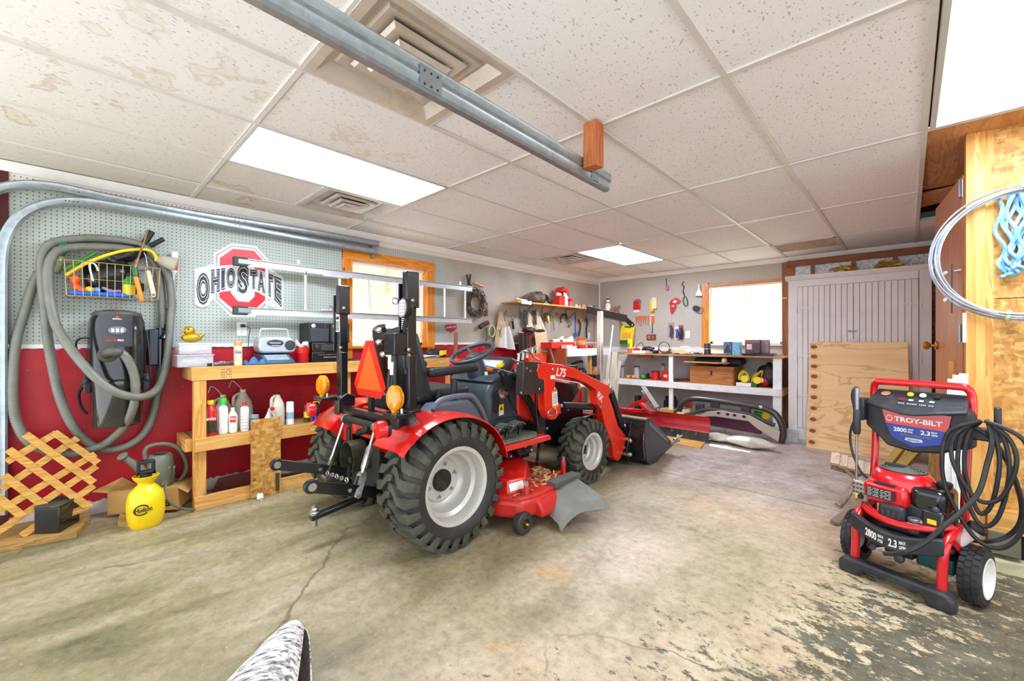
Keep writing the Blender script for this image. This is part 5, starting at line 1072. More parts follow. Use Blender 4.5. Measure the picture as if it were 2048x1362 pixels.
b.slab([sc(p, 1.02) + V((0, 0, .15)) for p in (P1, P2, P3, P1 + P3 - P2)], (0, 0, .012)); b.build('lid', mat('dusty_battery_lid', '3a3a30', .7, dirt='807452', dirt_amt=.8), t, bevel=.003)
b = MB()
for z in (.06, .115): b.beam(P2 + V((0, 0, z)) + (P3 - P2) * .1 + V((.003, -.004, 0)), P3 + V((0, 0, z + .005)) + V((.003, -.004, 0)), .004, .006)
b.build('side_rib', M_CHAR, t)
# --- cardboard box, watering can, sprayer
M_CARD = mat('cardboard', 'c69a58', .8, var=.08, scale=6, dirt='9a7440', dirt_amt=.3)
A, B, C, D = V((.15, -.47, .02)), V((.37, -.13, .02)), V((.16, -.02, .02)), V((.02, -.33, .02))
t = thing('cardboard_box', 'open brown cardboard box under the watering can', 'cardboard box', (.2, -.24, 0))
b = MB()
b.slab([A, B, C, D], (0, 0, .004))
for p, q in ((A, B), (B, C), (C, D), (D, A)): b.slab([p, q, q + V((0, 0, .145)), p + V((0, 0, .145))], ((q - p).cross(V((0, 0, 1))).normalized() * -.004))
b.build('box', M_CARD, t, smooth=False)
b = MB(); up = V((0, 0, .146)); b.slab([A + up, B.lerp(A, .45) + up, D.lerp(C, .6) + up + V((0, 0, .0)), D + up], (0, 0, .004)); b.slab([A + up, A + up + V((-.02, -.07, .02)), D + up + V((.02, -.06, .06)), D + up], (0, 0, .004)); b.slab([B + up, C + up, C + up + V((0, .05, -.03)), B + up + V((.02, .05, -.04))], (0, 0, .004)); b.slab([C.lerp(D, .5) + up, C + up, B + up, B.lerp(A, .5) + up], (0, 0, .004)); split(b, 'flap', M_CARD, t, smooth=False)
nr = (B - A).cross(V((0, 0, 1))).normalized() * .001; fq = lambda a, c, z_, w_: [A.lerp(B, a) + V((0, 0, z_)) + nr, A.lerp(B, c) + V((0, 0, z_)) + nr, A.lerp(B, c) + V((0, 0, w_)) + nr, A.lerp(B, a) + V((0, 0, w_)) + nr]
textquad('B', fq(.80, .90, .03, .075), 'printed_letter', M_INK, t, bold=.03)
one('wood_block', 'short brown wood offcut on the floor left of the yellow sprayer', 'wood block', M_SCR, lambda b: b.slab([PZ(u, v, 0) for u, v in ((235, 1052), (262, 1056), (266, 1040), (240, 1036))], (0, 0, .03)), smooth=False)
M_CAN = mat('grey_green_plastic', '6b6f5a', .45, var=.08, scale=5)
t = thing('watering_can', 'grey green plastic watering can with long spout on the cardboard box', 'watering can', (.2, -.2, .17)); wc = V((.20, -.205, .17))
b = MB(); b.lathe([(0, 0), (.085, 0), (.092, .012), (.098, .06), (.090, .15), (.082, .20), (.07, .215), (.05, .218), (.05, .205), (.07, .20), (.06, .19)], wc, n=32, sx=.85, sy=1.08, up=V((1, 0, 0))); b.build('body', M_CAN, t)
hp_ = [PX(u, v, .2) for u, v in ((291, 918), (290, 903), (298, 893), (318, 888), (340, 889), (358, 898), (370, 918), (373, 936), (366, 952), (357, 962))]
b = MB(); b.tube(smooth_path(hp_, 6), .014, n=10); b.build('handle', M_CAN, t)
sp_ = smooth_path([PX(u, v, .22) for u, v in ((296, 955), (283, 940), (268, 928), (255, 919), (249, 915))], 6); b = MB(); b.tube(sp_, [.034 - .021 * i / (len(sp_) - 1) for i in range(len(sp_))], n=12); b.build('spout', M_CAN, t)
b = MB(); b.lathe([(.012, 0), (.028, .018), (.030, .028), (0, .034)], PX(250, 917, .22), PX(240, 908, .24) - PX(250, 917, .22), n=18); b.build('rose', M_CAN, t)
b = MB(); 
for k in range(4):
    y = wc.y - .03 + .028 * k; b.tube(smooth_path([(.285, y, .20), (.289, y + .006, .25), (.288, y + .012, .29)], 4), .003, n=5); b.sph((.287, y + .012, .295), .009, (.5, 1, 1.2), n=8, m=6)
b.build('flower_relief', M_CAN, t)
t = thing('garden_sprayer', 'yellow pump sprayer bottle with black handle on the floor', 'sprayer', PZ(292, 1050, 0)); o = PZ(292, 1050, 0); o.z = 0
b = MB(); b.lathe([(0, .012), (.05, .012), (.075, 0), (.086, .02), (.095, .08), (.096, .16), (.085, .215), (.055, .25), (.042, .262), (.040, .275), (.062, .30), (.068, .318), (.064, .32), (.05, .305), (.02, .29)], o, n=32); b.build('tank', M_YELP, t)
b = MB(); b.lathe([(.03, .29), (.03, .33)], o, n=16); b.build('pump', M_BLK, t); b = MB(); b.bx(o.x - .02, o.x + .02, o.y - .045, o.y + .045, o.z + .33, o.z + .35); b.bx(o.x - .02, o.x + .02, o.y - .045, o.y - .028, .33, .41); b.bx(o.x - .02, o.x + .02, o.y + .028, o.y + .045, .33, .41); b.bx(o.x - .02, o.x + .02, o.y - .045, o.y + .045, .395, .412); b.build('pump_handle', M_BLK, t, bevel=.005)
b = MB(); b.tube(smooth_path([o + V((.03, .08, .25)), PX(333, 962, .42), PX(330, 985, .46), PX(345, 1008, .48), PX(372, 1018, .45), PZ(400, 1016, .01), PX(409, 995, .42), PX(411, 985, .40)], 8), .008, n=7); b.build('hose', mat('grey_olive_hose', '6a6a50', .5), t)
nv = V((.99, .1, 0)); b = MB(); b.tube([o + V((.0965, -.03, .13)) + V((0, .035 * math.cos(a), .03 * math.sin(a))) for a in [.4 + 5.2 * k / 14 for k in range(15)]], .004, n=5); b.build('emblem', M_INK, t)
textquad('Hudson', [o + V((.097, -.06, .115)), o + V((.099, .02, .118)), o + V((.099, .02, .148)), o + V((.097, -.06, .145))], 'lettering', M_INK, t, bold=.02)
# --- left workbench
BXF = .40; BZ = .993; t = thing('left_workbench', 'yellow pine workbench along the red wall with a shelf below', 'workbench', (.2, 1.09, 0)); Y0b, Y1b = -.06, 2.25
b = MB(); b.bx(.0, BXF - .038, Y0b + .002, Y1b, BZ - .02, BZ - .001); b.build('bench_top', mat('blue_green_bench_top', '2f4c4c', .55, var=.15, scale=6, dirt='6b705f', dirt_amt=.4), t, smooth=False)
for y0_, y1_ in ((Y0b, .93), (.932, 1.32), (1.322, Y1b)): b = MB(); b.bx(BXF - .038, BXF, y0_, y1_, BZ - .095, BZ); b.build('front_rail', M_PINEY, t, bevel=.002, smooth=False)
b = MB(); b.bx(.002, BXF - .04, Y0b, Y0b + .036, BZ - .095, BZ - .003); b.build('end_rail', M_PINEX, t, bevel=.002, smooth=False)
for y in (Y0b + .01, 1.06, 2.19): b = MB(); b.bx(BXF - .085, BXF - .040, y, y + .038, 0, BZ - .095) if y > 0 else b.bx(BXF - .045, BXF - .004, y, y + .075, 0, BZ - .096); b.build('leg', M_PINE, t, bevel=.002, smooth=False)
b = MB(); b.bx(BXF - .04 + .036, BXF + .034, Y0b + .015, .93 * 0 + 1.12, .405, .492); b.build('shelf_rail', M_PINEY, t, bevel=.002, smooth=False)
b = MB(); b.bx(.0, BXF - .004, Y0b + .02, 1.12, .468, .487); b.build('shelf_board', M_SCR, t, smooth=False)
b = MB(); b.bx(.02, BXF - .05, Y0b - .03, Y0b + .01, .40, .49); b.build('shelf_bearer', M_PINEX, t, smooth=False)
b = MB(); b.bx(BXF - .002, BXF + .034, Y0b + .01, 1.2, 0, .09); b.build('kick_rail', M_PINEY, t, bevel=.002, smooth=False)
for y_, sx in ((.93, 0), (.10, 1)):
    for k in range(4): textquad('IIII II' if k % 2 else 'III IIII', [(BXF, y_ + .012, BZ - .03 - .018 * k), (BXF, y_ + .075, BZ - .03 - .018 * k), (BXF, y_ + .075, BZ - .021 - .018 * k), (BXF, y_ + .012, BZ - .021 - .018 * k)], 'grade_stamp', M_INK, t)
one('redwood_plank', 'dark reddish plank standing on edge on the floor under the left bench', 'plank', mat('stained_redwood', '7b3b30', .6, var=.15), lambda b: b.slab([PX(425, 984, .12), PX(503, 972, .12), PX(503, 943, .12), PX(438, 958, .12), (.12, -.0, .10)][:4], (-.02, 0, 0)), smooth=False)
one('brown_plank', 'brown plank lying under the bench behind the strand board scrap', 'plank', mat('brown_plank_stain', '6b4a38', .6, var=.15), lambda b: (b.beam(PX(560, 957, .14), PX(690, 935, .14), .02, .06)), smooth=False)
t = thing('strand_board_scrap', 'strand board offcut leaning against the front of the left bench', 'board', PX(530, 995, .45))
qs = [PX(501, 997, .462), PX(561, 988, .462), PX(560, 833, .436), PX(501, 840, .436)]; b = MB(); b.slab(qs, (.012, 0, 0)); b.build('board', M_OSB, t, smooth=False)
sb_ = lambda u, v: PX(u, v, .436 + .026 * (v - 836) / 157 + .0135)
textquad('-21', [sb_(504, 963), sb_(512, 962), sb_(512, 956), sb_(504, 957)], 'stamp', M_INK, t, bold=.02); textquad('1T', [sb_(504, 988), sb_(510, 987), sb_(510, 981), sb_(504, 982)], 'stamp', M_INK, t, bold=.02)
b = MB(); b.slab([sb_(551, 982), sb_(559, 981), sb_(559, 945), sb_(551, 946)], (.001, 0, 0)); b.build('printed_block', mat('faded_black_print', '4a3420', .7, var=.5, scale=120), t, smooth=False)
one('paper_scrap', 'crumpled white paper scrap on the floor by the strand board', 'paper', M_WPL, lambda b: b.blob(PZ(520, 994, .02), .028, (1.2, .8, .8), amp=.5, n=12, m=8, seed=4), smooth=False)
one('wood_chip', 'small flat wood offcut on the floor right of the strand board', 'wood block', M_SCR, lambda b: b.slab([PZ(590, 986, 0), PZ(607, 984, 0), PZ(603, 976, 0), PZ(588, 979, 0)], (0, 0, .012)), smooth=False)
one('pine_offcut', 'pine offcut lying at the right end of the bench shelf', 'wood block', M_PINEY, lambda b: b.bx(.2, .37, .86, 1.06, .488, .525), smooth=False)
# --- bottles and cans (base point from the photo, on a shelf of height z at depth x)
def at(u, v, x): return PX(u, v, x)
def bottle(name, label, cat, u, x, z, h, r, body, cap, neck=.35, cr=.4, ch=.12, flat=1.0, group=None, labelm=None, lw=(.2, .6), loc=None, n=22, shoulder=.68):
    p = PX(u, 800, x) if loc is None else V(loc); o = V((p.x, p.y, z)); t = thing(name, label, cat, o, group=group)
    b = MB(); nr = r * neck; b.lathe([(0, 0), (r * .92, 0), (r, .012), (r, h * shoulder), (r * .9, h * (shoulder + .06)), (nr, h * (1 - ch) - .004), (nr, h * (1 - ch))], o, n=n, sx=flat); b.build('body', body, t)
    b = MB(); b.lathe([(r * cr, h * (1 - ch)), (r * cr, h * .985), (r * cr * .9, h), (0, h)], o, n=16); b.build('cap', cap, t)
    if labelm:
        b = MB(); b.lathe([(r * 1.012, h * lw[0]), (r * 1.012, h * lw[1])], o, n=n, sx=flat, caps=False); b.build('label', labelm, t)
    return t, o
def cfl(o, r, s0, s1, z0, z1):  # quad facing the camera on a can
    d = V((CAM.x - o.x, CAM.y - o.y, 0)).normalized(); sd = V((-d.y, d.x, 0)); c = V((o.x, o.y, 0)) + d * r
    return [c + sd * s0 + V((0, 0, z0)), c + sd * s1 + V((0, 0, z0)), c + sd * s1 + V((0, 0, z1)), c + sd * s0 + V((0, 0, z1))]
M_MILK = mat('milky_plastic', 'd2cab4', .4, var=.08, alpha=.93); M_BLKL = mat('dark_picture_label', '3b3018', .5, var=.5, scale=70); M_ALU = mat('aluminium', 'c2c4c6', .3, metal=.8, var=.05)
sz = .488
t, o = bottle('dust_bottle', 'red garden dust bottle with yellow cap at the left end of the bench shelf', 'bottle', 421, .30, sz, .255, .048, M_REDP, M_YELP, neck=.35, cr=.42, flat=.8, labelm=M_BLKL, lw=(.08, .42))
textquad('Sevin', cfl(o, .052, -.042, .03, sz + .115, sz + .14), 'lettering', M_WPL, t, bold=.03)
t, o = bottle('cleaner_bottle', 'white cleaner bottle with bright green cap second on the bench shelf', 'bottle', 446, .31, sz, .265, .034, M_WPL, mat('bright_green_plastic', '2fc237', .35), neck=.4, cr=.65, ch=.18, flat=.9)
t, o = bottle('degreaser_bottle', 'small white bottle with red lettering on the bench shelf', 'bottle', 465.5, .31, sz, .185, .029, M_WPL, M_WPL, neck=.35, cr=.45, ch=.08, labelm=M_WPL)
b = MB(); q = cfl(o, .031, -.018, .02, sz + .08, sz + .125); b.slab(q, (.001, 0, 0)); b.build('label', M_REDP, t, smooth=False); textquad('KRUD', cfl(o, .0325, -.014, .016, sz + .098, sz + .115), 'lettering', M_WPL, t, bold=.02)
t, o = bottle('peroxide_bottle', 'square shouldered white bottle with red cap on the bench shelf', 'bottle', 489, .31, sz, .22, .036, M_WPL, M_REDP, neck=.4, cr=.42, ch=.13, flat=.8, shoulder=.75)
b = MB()
for k in range(6): b.slab(cfl(o, .037, -.024, .024, sz + .02 + .024 * k, sz + .022 + .024 * k), (.001, 0, 0))
b.build('label_lines', mat('grey_ink', '7a7a80', .5), t)
t, o = bottle('blue_jar', 'squat blue lidded jar half hidden behind the strand board', 'jar', 509, .32, sz, .115, .034, mat('steel_blue_plastic', '3d5878', .35), mat('pale_blue_lid', '8d9fb5', .4), neck=.8, cr=.85, ch=.2)
t = thing('trigger_bottle', 'white trigger spray bottle with red nozzle leaning on the bench shelf', 'spray bottle', PX(533, 835, .3)); o = PX(533, 830, .32); o.z = sz
b = MB(); b.lathe([(0, 0), (.04, 0), (.042, .02), (.038, .07), (.016, .12), (.014, .14)], o, (0, .15, 1), n=20, sx=.7); b.build('body', M_WPL, t); b = MB(); q = o + V((0, .02, .14)); b.beam(q, q + V((.05, .005, .012)), .02, .022); b.beam(q + V((.03, 0, 0)), q + V((.028, .03, -.05)), .006, .01); b.build('trigger', M_WPL, t, bevel=.003); b = MB(); b.lathe([(.014, 0), (.014, .02), (0, .021)], q + V((.045, .005, .012)), (1, .1, .2), n=12); b.build('nozzle', M_REDP, t)
def jug(name, label, u, x, z, h, r, cap, hook=False, tall=False):
    p = PX(u, 800, x); o = V((p.x, p.y, z)); t = thing(name, label, 'jug', o, group='milky plastic jugs under the left bench')
    b = MB(); b.lathe([(0, 0), (r * .9, 0), (r, .012), (r, h * .5), (r * .88, h * .66), (.3 * r, h * .92), (.27 * r, h * .95)], o, n=20, sx=1.0, sy=1.0); b.build('body', M_MILK, t)
    b = MB(); b.tube(smooth_path([o + V((.0, -r * .35, h * .9)), o + V((.02, -r * .95, h * .82)), o + V((.02, -r * 1.02, h * .6)), o + V((.0, -r * .9, h * .45))], 5), .011, n=8); b.build('handle', M_MILK, t)
    b = MB(); b.lathe([(.3 * r, h * .93), (.3 * r, h), (0, h)], o, n=14); b.build('cap', cap, t)
    if hook: b = MB(); b.tube(smooth_path([o + V((0, 0, h * .95)), o + V((.03, -.05, h + .05)), o + V((.01, -.08, h + .07)), o + V((-.02, -.09, h + .02))], 5), .002, n=5); b.build('hook_wire', M_WPL, t)
jug('milk_jug', 'left milky plastic jug behind the green-capped bottle', 446, .13, sz, .27, .065, M_CREAM, True); jug('milk_jug', 'milky plastic jug behind the red-capped white bottle', 486, .13, sz, .30, .07, M_CREAM, True); jug('milk_jug', 'tall milky plastic jug with black cap right of the strand board', 555, .27, sz, .27, .052, M_BLK)
def spray_can(name, label, u, x, z, h, r, body, top, cat='spray can', group=None, label2=None, dome=True):
    p = PX(u, 800, x); o = V((p.x, p.y, z)); t = thing(name, label, cat, o, group=group)
    b = MB(); b.lathe([(0, 0), (r, 0), (r, h * .76), (r * .95, h * .79)], o, n=22); b.build('can', body, t)
    if dome: b = MB(); b.lathe([(r * .95, h * .79), (r * .95, h * .97), (r * .8, h), (0, h)], o, n=22); b.build('cap', top, t)
    else: b = MB(); b.lathe([(r * .95, h * .79), (r * .5, h * .86), (.3 * r, h * .87), (.3 * r, h), (0, h)], o, n=16); b.build('nozzle', top, t)
    if label2: b = MB(); b.lathe([(r * 1.01, h * .25), (r * 1.01, h * .55)], o, n=22, caps=False); b.build('label', label2, t)
    return t, o
spray_can('spray_can', 'plain white spray can on the bench shelf beside the tall jug', 580, .29, sz, .185, .029, M_WPL, M_WPL, label2=mat('pale_blue_print', '8fb2d2', .4, var=.3, scale=80))
spray_can('spray_can', 'black and yellow spray can on the bench shelf', 614, .30, sz, .165, .026, mat('black_yellow_print', '4a3a14', .4, var=.8, scale=50), M_REDP, dome=False, label2=M_YELP)
t, o = spray_can('spray_can', 'blue and yellow lubricant spray can with red straw on the bench shelf', 632, .30, sz, .165, .028, mat('deep_blue_can', '17339a', .3), M_YELP, label2=None)
textquad('WD-40', cfl(o, .029, -.024, .024, sz + .11, sz + .128), 'lettering', M_INK, t, bold=.02); b = MB(); b.slab(cfl(o, .0285, -.025, .025, sz + .10, sz + .135), (.0005, 0, 0)); b.build('label', M_YELP, t, smooth=False); b = MB(); b.cyl(o + V((.01, .02, .14)), o + V((.02, .04, .19)), .003, n=6); b.build('straw', M_REDP, t)
# --- on the bench
M_CLR = mat('clear_plastic', 'dfe0e4', .15, var=.05, alpha=.3); 
for lab, z, u0, u1, h in (('lower clear plastic bin on the left end of the bench', BZ, 349, 424, .085), ('upper clear plastic bin holding the golden duck', BZ + .092, 352, 421, .075)):
    a, c = PX(u0, 700, .22).y + .0, PX(u1, 700, .30).y; t = thing('plastic_bin', lab, 'storage bin', (.22, (a + c) / 2, z), group='clear plastic bins'); b = MB()
    b.bx(.10, .34, a, c, z, z + .004); b.bx(.10, .103, a, c, z, z + h); b.bx(.337, .34, a, c, z, z + h); b.bx(.10, .34, a, a + .003, z, z + h); b.bx(.10, .34, c - .003, c, z, z + h); b.build('tub', M_CLR, t, smooth=False)
    b = MB(); b.bx(.092, .348, a - .008, c + .008, z + h - .008, z + h + .004); b.build('lid', M_CLR, t, bevel=.003); b = MB(); b.blob((.22, (a + c) / 2, z + .035), .09, (1, .9, .3), amp=.3, seed=int(u0)); b.build('contents', mat('white_paper_bits', 'dedbd6', .6, var=.15, scale=50), t)
dk = PX(383, 690, .22); dk.z = BZ + .172; t = thing('golden_duck', 'glittery golden duck ornament on the clear plastic bins', 'duck', dk); M_GOLD = mat('gold_glitter', 'c9a01e', .3, metal=.6, var=.4, scale=160, bump=.6, bscale=220)
b = MB(); b.sph(dk + V((0, .0, .035)), .05, (.8, 1.25, .7)); b.sph(dk + V((0, -.012, .085)), .035); b.cyl(dk + V((0, .04, .04)), dk + V((0, .078, .062)), .025, .005); b.build('body', M_GOLD, t); b = MB(); b.sph(dk + V((.01, -.048, .082)), .016, (.8, 1.2, .5)); b.build('beak', mat('orange_beak', 'd98a2a', .5), t); b = MB(); b.sph(dk + V((.030, -.022, .095)), .006); b.build('eye', M_INK, t)
one('small_black_cap', 'small black round cap on the left bench edge', 'cap', M_BLK, lambda b: b.lathe([(.018, 0), (.018, .022), (0, .023)], V((.33, PX(419, 729, .33).y, BZ)), n=14))  # loose black cap lying on the bench
t, o = spray_can('air_freshener', 'air freshener can with peach cap on the left bench', 476, .33, BZ, .185, .027, mat('cream_yellow_print', 'e8d7a0', .35, var=.35, scale=40), mat('peach_cap', 'c98a58', .4)); textquad('Glade', cfl(o, .028, -.022, .022, BZ + .09, BZ + .115), 'lettering', mat('purple_ink', '6a3a9a', .5), t, bold=.02)
one('audio_cable', 'tangle of white and red cables on the bench by the air freshener', 'cable', mat('pink_grey_cable', 'c9b2a8', .5, var=.3, scale=20), lambda b: [b.tube(smooth_path([V((.2 + rnd.uniform(-.08, .1), PX(420 + 9 * k, 725, .25).y + rnd.uniform(-.04, .04), BZ + .006 + rnd.random() * .02)) for k in range(8)], 6), .004, n=5) for _ in range(3)])
one('blue_cloth', 'crumpled blue shop cloth on the left bench', 'cloth', mat('blue_cloth', '3f6a90', .9, var=.2, scale=14, bump=.5), lambda b: b.grid(lambda u, v: V((.22 + .16 * v, PX(486 + 46 * u, 720, .30).y, BZ + .004 + .055 * abs(math.sin(u * 7 + v * 3)) * (1 - abs(2 * v - 1) ** 2) * math.sin(PI * u) ** .5)), 24, 10, th=.003))
ya, yc = PX(526, 715, .3).y, PX(583, 715, .3).y
t = thing('desk_phone', 'wide blue keypad device lying under the silver radio', 'device', (.2, (ya + yc) / 2, BZ)); b = MB(); b.prism([(.05, BZ), (.38, BZ), (.38, BZ + .02), (.24, BZ + .07), (.05, BZ + .08)], 'y', ya, yc); b.build('case', mat('slate_blue_plastic', '34516f', .4), t, bevel=.005)
b = MB()
for i in range(4):
    for j in range(7): p0 = V((.345 - i * .026, ya + .03 + j * (yc - ya - .06) / 6.5, BZ + .036 + i * .0095)); b.box(p0, (.016, .026, .006), Matrix.Rotation(.36, 3, 'Y'))
split(b, 'key', mat('pale_grey_keys', 'a7b4be', .5), t)
# boombox
ya, yc = PX(516, 690, .18).y, PX(588, 690, .18).y; zb = BZ + .082; t = thing('radio', 'silver portable radio with carrying handle on the bench', 'radio', (.16, (ya + yc) / 2, zb)); M_SIL = mat('silver_plastic', 'c2c5c8', .35, metal=.3, var=.05)
b = MB(); b.prism([(ya, zb + .01), (ya + .03, zb), (yc - .03, zb), (yc, zb + .01), (yc + .01, zb + .06), (yc - .02, zb + .125), (yc - .06, zb + .135), (ya + .06, zb + .135), (ya + .0, zb + .125), (ya - .01, zb + .06)], 'x', .07, .22); b.build('case', M_SIL, t, bevel=.018, seg=3)
b = MB(); b.tube(smooth_path([(.14, ya + .02, zb + .12), (.14, ya + .03, zb + .19), (.14, ya + .07, zb + .2), (.14, yc - .08, zb + .2), (.14, yc - .04, zb + .19), (.14, yc - .03, zb + .12)], 4), .008, n=8); b.build('handle', M_SIL, t)
for y in (yc - .045, ya + .04): b = MB(); b.lathe([(.042, 0), (.042, .006), (.015, .009), (0, .009)], (.218, y, zb + .065), (1, 0, 0), n=24); b.build('speaker_grille', M_CHAR, t) if y > (ya + yc) / 2 else None
b = MB(); b.lathe([(.052, 0), (.052, .006), (.046, .009), (0, .010)], (.218, ya + .115, zb + .085), (1, 0, 0), n=28, sx=.5, sy=1.2, up=V((0, 1, 0))); b.build('control_panel', M_CHAR, t); b = MB(); b.bx(.226, .229, ya + .075, ya + .155, zb + .08, zb + .088); b.bx(.226, .229, ya + .085, ya + .145, zb + .06, zb + .066); b.build('dial', M_SIL, t)
pp = PX(606, 715, .22); t = thing('red_pitcher', 'red plastic pitcher stuffed with bits beside the radio', 'pitcher', (.22, pp.y, BZ)); b = MB(); b.lathe([(0, 0), (.042, 0), (.045, .01), (.054, .125), (.058, .13), (.056, .13), (.043, .012), (0, .011)], (.22, pp.y, BZ), n=26); b.build('body', M_REDP, t); b = MB(); b.tube(smooth_path([(.22, pp.y + .05, BZ + .11), (.22, pp.y + .085, BZ + .1), (.22, pp.y + .08, BZ + .04), (.22, pp.y + .045, BZ + .03)], 5), .007, n=7); b.build('handle', M_REDP, t)
b = MB(); b.beam((.2, pp.y - .05, BZ + .19), (.22, pp.y + .01, BZ + .09), .02, .02); b.blob((.22, pp.y + .02, BZ + .15), .035, (1, 1, .8), amp=.4, seed=8); split(b, 'contents', mat('cream_rag', 'dccfb6', .8, var=.2), t)
one('blue_jeans_rag', 'folded blue denim rag between pitcher and stereo', 'cloth', mat('denim', '3d5468', .9, bump=.4), lambda b: b.bx(.1, .27, pp.y + .09, pp.y + .15, BZ, BZ + .13), bevel=.02, seg=3)
# stereo with two speakers
ya, yc = PX(626, 705, .30).y, PX(698, 705, .30).y; t = thing('stereo_receiver', 'black stereo receiver on the bench under two speakers', 'stereo', (.2, (ya + yc) / 2, BZ)); b = MB(); b.bx(.03, .28, ya, yc, BZ, BZ + .085); b.bx(.03, .285, ya, yc, BZ + .087, BZ + .165); split(b, 'case', M_BLKP, t, bevel=.004)
b = MB(); b.lathe([(.018, 0), (.017, .015), (0, .016)], (.285, ya + .035, BZ + .135), (1, 0, 0), n=16); b.build('volume_knob', M_CHAR, t); b = MB(); b.bx(.285, .288, ya + .075, yc - .05, BZ + .10, BZ + .15); b.build('cassette_window', M_CHAR, t, bevel=.003)
b = MB()
for k in range(9): b.bx(.28, .284, ya + .10 + k * .019, ya + .113 + k * .019, BZ + .035, BZ + .045)
b.build('button_row', M_WIRE, t); b = MB(); b.bx(.28, .282, ya + .05, yc - .02, BZ + .06, BZ + .064); b.build('trim_line', M_ZINC, t)
ym = (ya + yc) / 2 - .0
for k, (a, c) in enumerate(((ya - .02, ym - .004), (ym + .004, yc + .02))):
    t = thing('speaker', ('left' if k == 0 else 'right') + ' black bookshelf speaker on top of the stereo', 'speaker', (.2, (a + c) / 2, BZ + .166), group='black bookshelf speakers'); b = MB(); z = BZ + .166; b.bx(.04, .27, a, c, z, z + .175); b.build('cabinet', M_BLK, t, bevel=.006)
    b = MB(); b.bx(.27, .276, a + .012, c - .012, z + .012, z + .125); b.build('grille', M_CHAR, t, bevel=.004); b = MB(); b.lathe([(.018, 0), (.018, .004), (.01, .006), (0, .006)], (.271, a + .035, z + .148), (1, 0, 0), n=14); b.build('tweeter', M_SIL, t); b = MB(); b.lathe([(.012, 0), (.012, .003), (0, .003)], (.271, c - .04, z + .148), (1, 0, 0), n=14, sx=.6, sy=1.6); b.build('port', M_CHAR, t)
# outlet + plug
def outlet(name, label, c, ax, w_=.072, h_=.116, plug=False):
    t = thing(name, label, 'outlet', c); c = V(c); n = V((1, 0, 0)) if ax == 'x' else V((0, -1, 0)); s = V((0, 1, 0)) if ax == 'x' else V((1, 0, 0)); Rm = Matrix((n, s, V((0, 0, 1)))).transposed()
    b = MB(); b.box(c + n * .003, (.006, w_, h_), Rm); b.build('cover_plate', M_WPL, t, bevel=.002)
    for k in (-1, 1):
        b = MB(); b.lathe([(.017, 0), (.017, .003), (0, .003)], c + n * .006 + V((0, 0, k * .026)), n, n=16); b.build('socket', mat('ivory_socket', 'dcd8cc', .4), t)
        b = MB(); 
        for d in (-.006, .006): b.box(c + n * .0095 + s * d + V((0, 0, k * .026 + .003)), (.001, .0025, .009), Rm)
        b.build('slot', M_INK, t)
    return t
c = PX(483.5, 658, .002); outlet('power_outlet', 'white outlet on the pegboard above the left bench', c, 'x')
t = thing('power_plug', 'black plug and cord in the outlet above the left bench', 'cord', c + V((.02, 0, .026))); b = MB(); b.box(c + V((.024, .002, .026)), (.028, .03, .024)); b.build('plug', M_BLK, t, bevel=.005); b = MB(); b.tube(smooth_path([c + V((.035, .01, .026)), c + V((.04, .05, .0)), PX(497, 675, .05), PX(496, 695, .08), PX(485, 706, .12), PX(470, 712, .2)], 6), .003, n=6); b.build('cord', M_BLK, t)
# --- emblem sign on the wall
c4 = lambda x, y, X: PX(380 + x / 5.12, 460 + y / 5.12, X)
t = thing('block_letter_sign', 'large red, black and white block letter sign on the pegboard behind the ladder', 'sign', c4(480, 520, .002))
M_OBLK = mat('sign_black', '23272f', .45); M_ORED = mat('sign_red', 'd8202c', .4, var=.06, scale=20); M_OGRY = mat('sign_grey', 'a5aba6', .5); M_OWHT = mat('sign_white', 'f0eeee', .45, var=.03)
def poly(pts, X, th=.002): b = MB(); b.slab([c4(x, y, X) for x, y in pts], (th, 0, 0)); return b
poly([(42, 402), (243, 350), (243, 238), (420, 138), (675, 165), (822, 330), (828, 400), (952, 480), (948, 818), (800, 770), (665, 890), (415, 886), (235, 702), (125, 802), (42, 768)], .002).build('white_backing', M_OWHT, t, smooth=False)
poly([(262, 250), (425, 158), (665, 182), (805, 335), (808, 735), (665, 868), (425, 862), (260, 712)], .004).build('grey_outline', M_OGRY, t, smooth=False)
poly([(285, 262), (432, 172), (660, 195), (790, 338), (792, 725), (665, 845), (430, 838), (282, 705)], .0062).build('white_outline', M_OWHT, t, smooth=False)
Oo = [(305, 285), (440, 192), (655, 212), (775, 340), (778, 712), (668, 808), (435, 805), (300, 690)]; Oi = [(425, 365), (500, 315), (610, 328), (665, 392), (662, 680), (603, 738), (490, 728), (418, 640)]
b = MB(); n = 8; vs = [c4(x, y, .0085) for x, y in Oo] + [c4(x, y, .0085) for x, y in Oi] + [c4(x, y, .0115) for x, y in Oo] + [c4(x, y, .0115) for x, y in Oi]
fs = []
for k in range(n): j = (k + 1) % n; fs += [(k, j, 8 + j, 8 + k), (16 + k, 24 + k, 24 + j, 16 + j), (k, 16 + k, 16 + j, j), (8 + k, 8 + j, 24 + j, 24 + k)]
b.add(vs, fs); b.build('red_block_letter', M_ORED, t, smooth=False)
poly([(52, 415), (230, 372), (470, 352), (480, 340), (608, 352), (612, 392), (700, 405), (850, 448), (942, 492), (940, 812), (838, 722), (700, 640), (612, 615), (608, 688), (478, 690), (474, 615), (330, 632), (210, 668), (200, 770), (125, 795), (52, 762)], .0125).build('white_banner', M_OWHT, t, smooth=False)
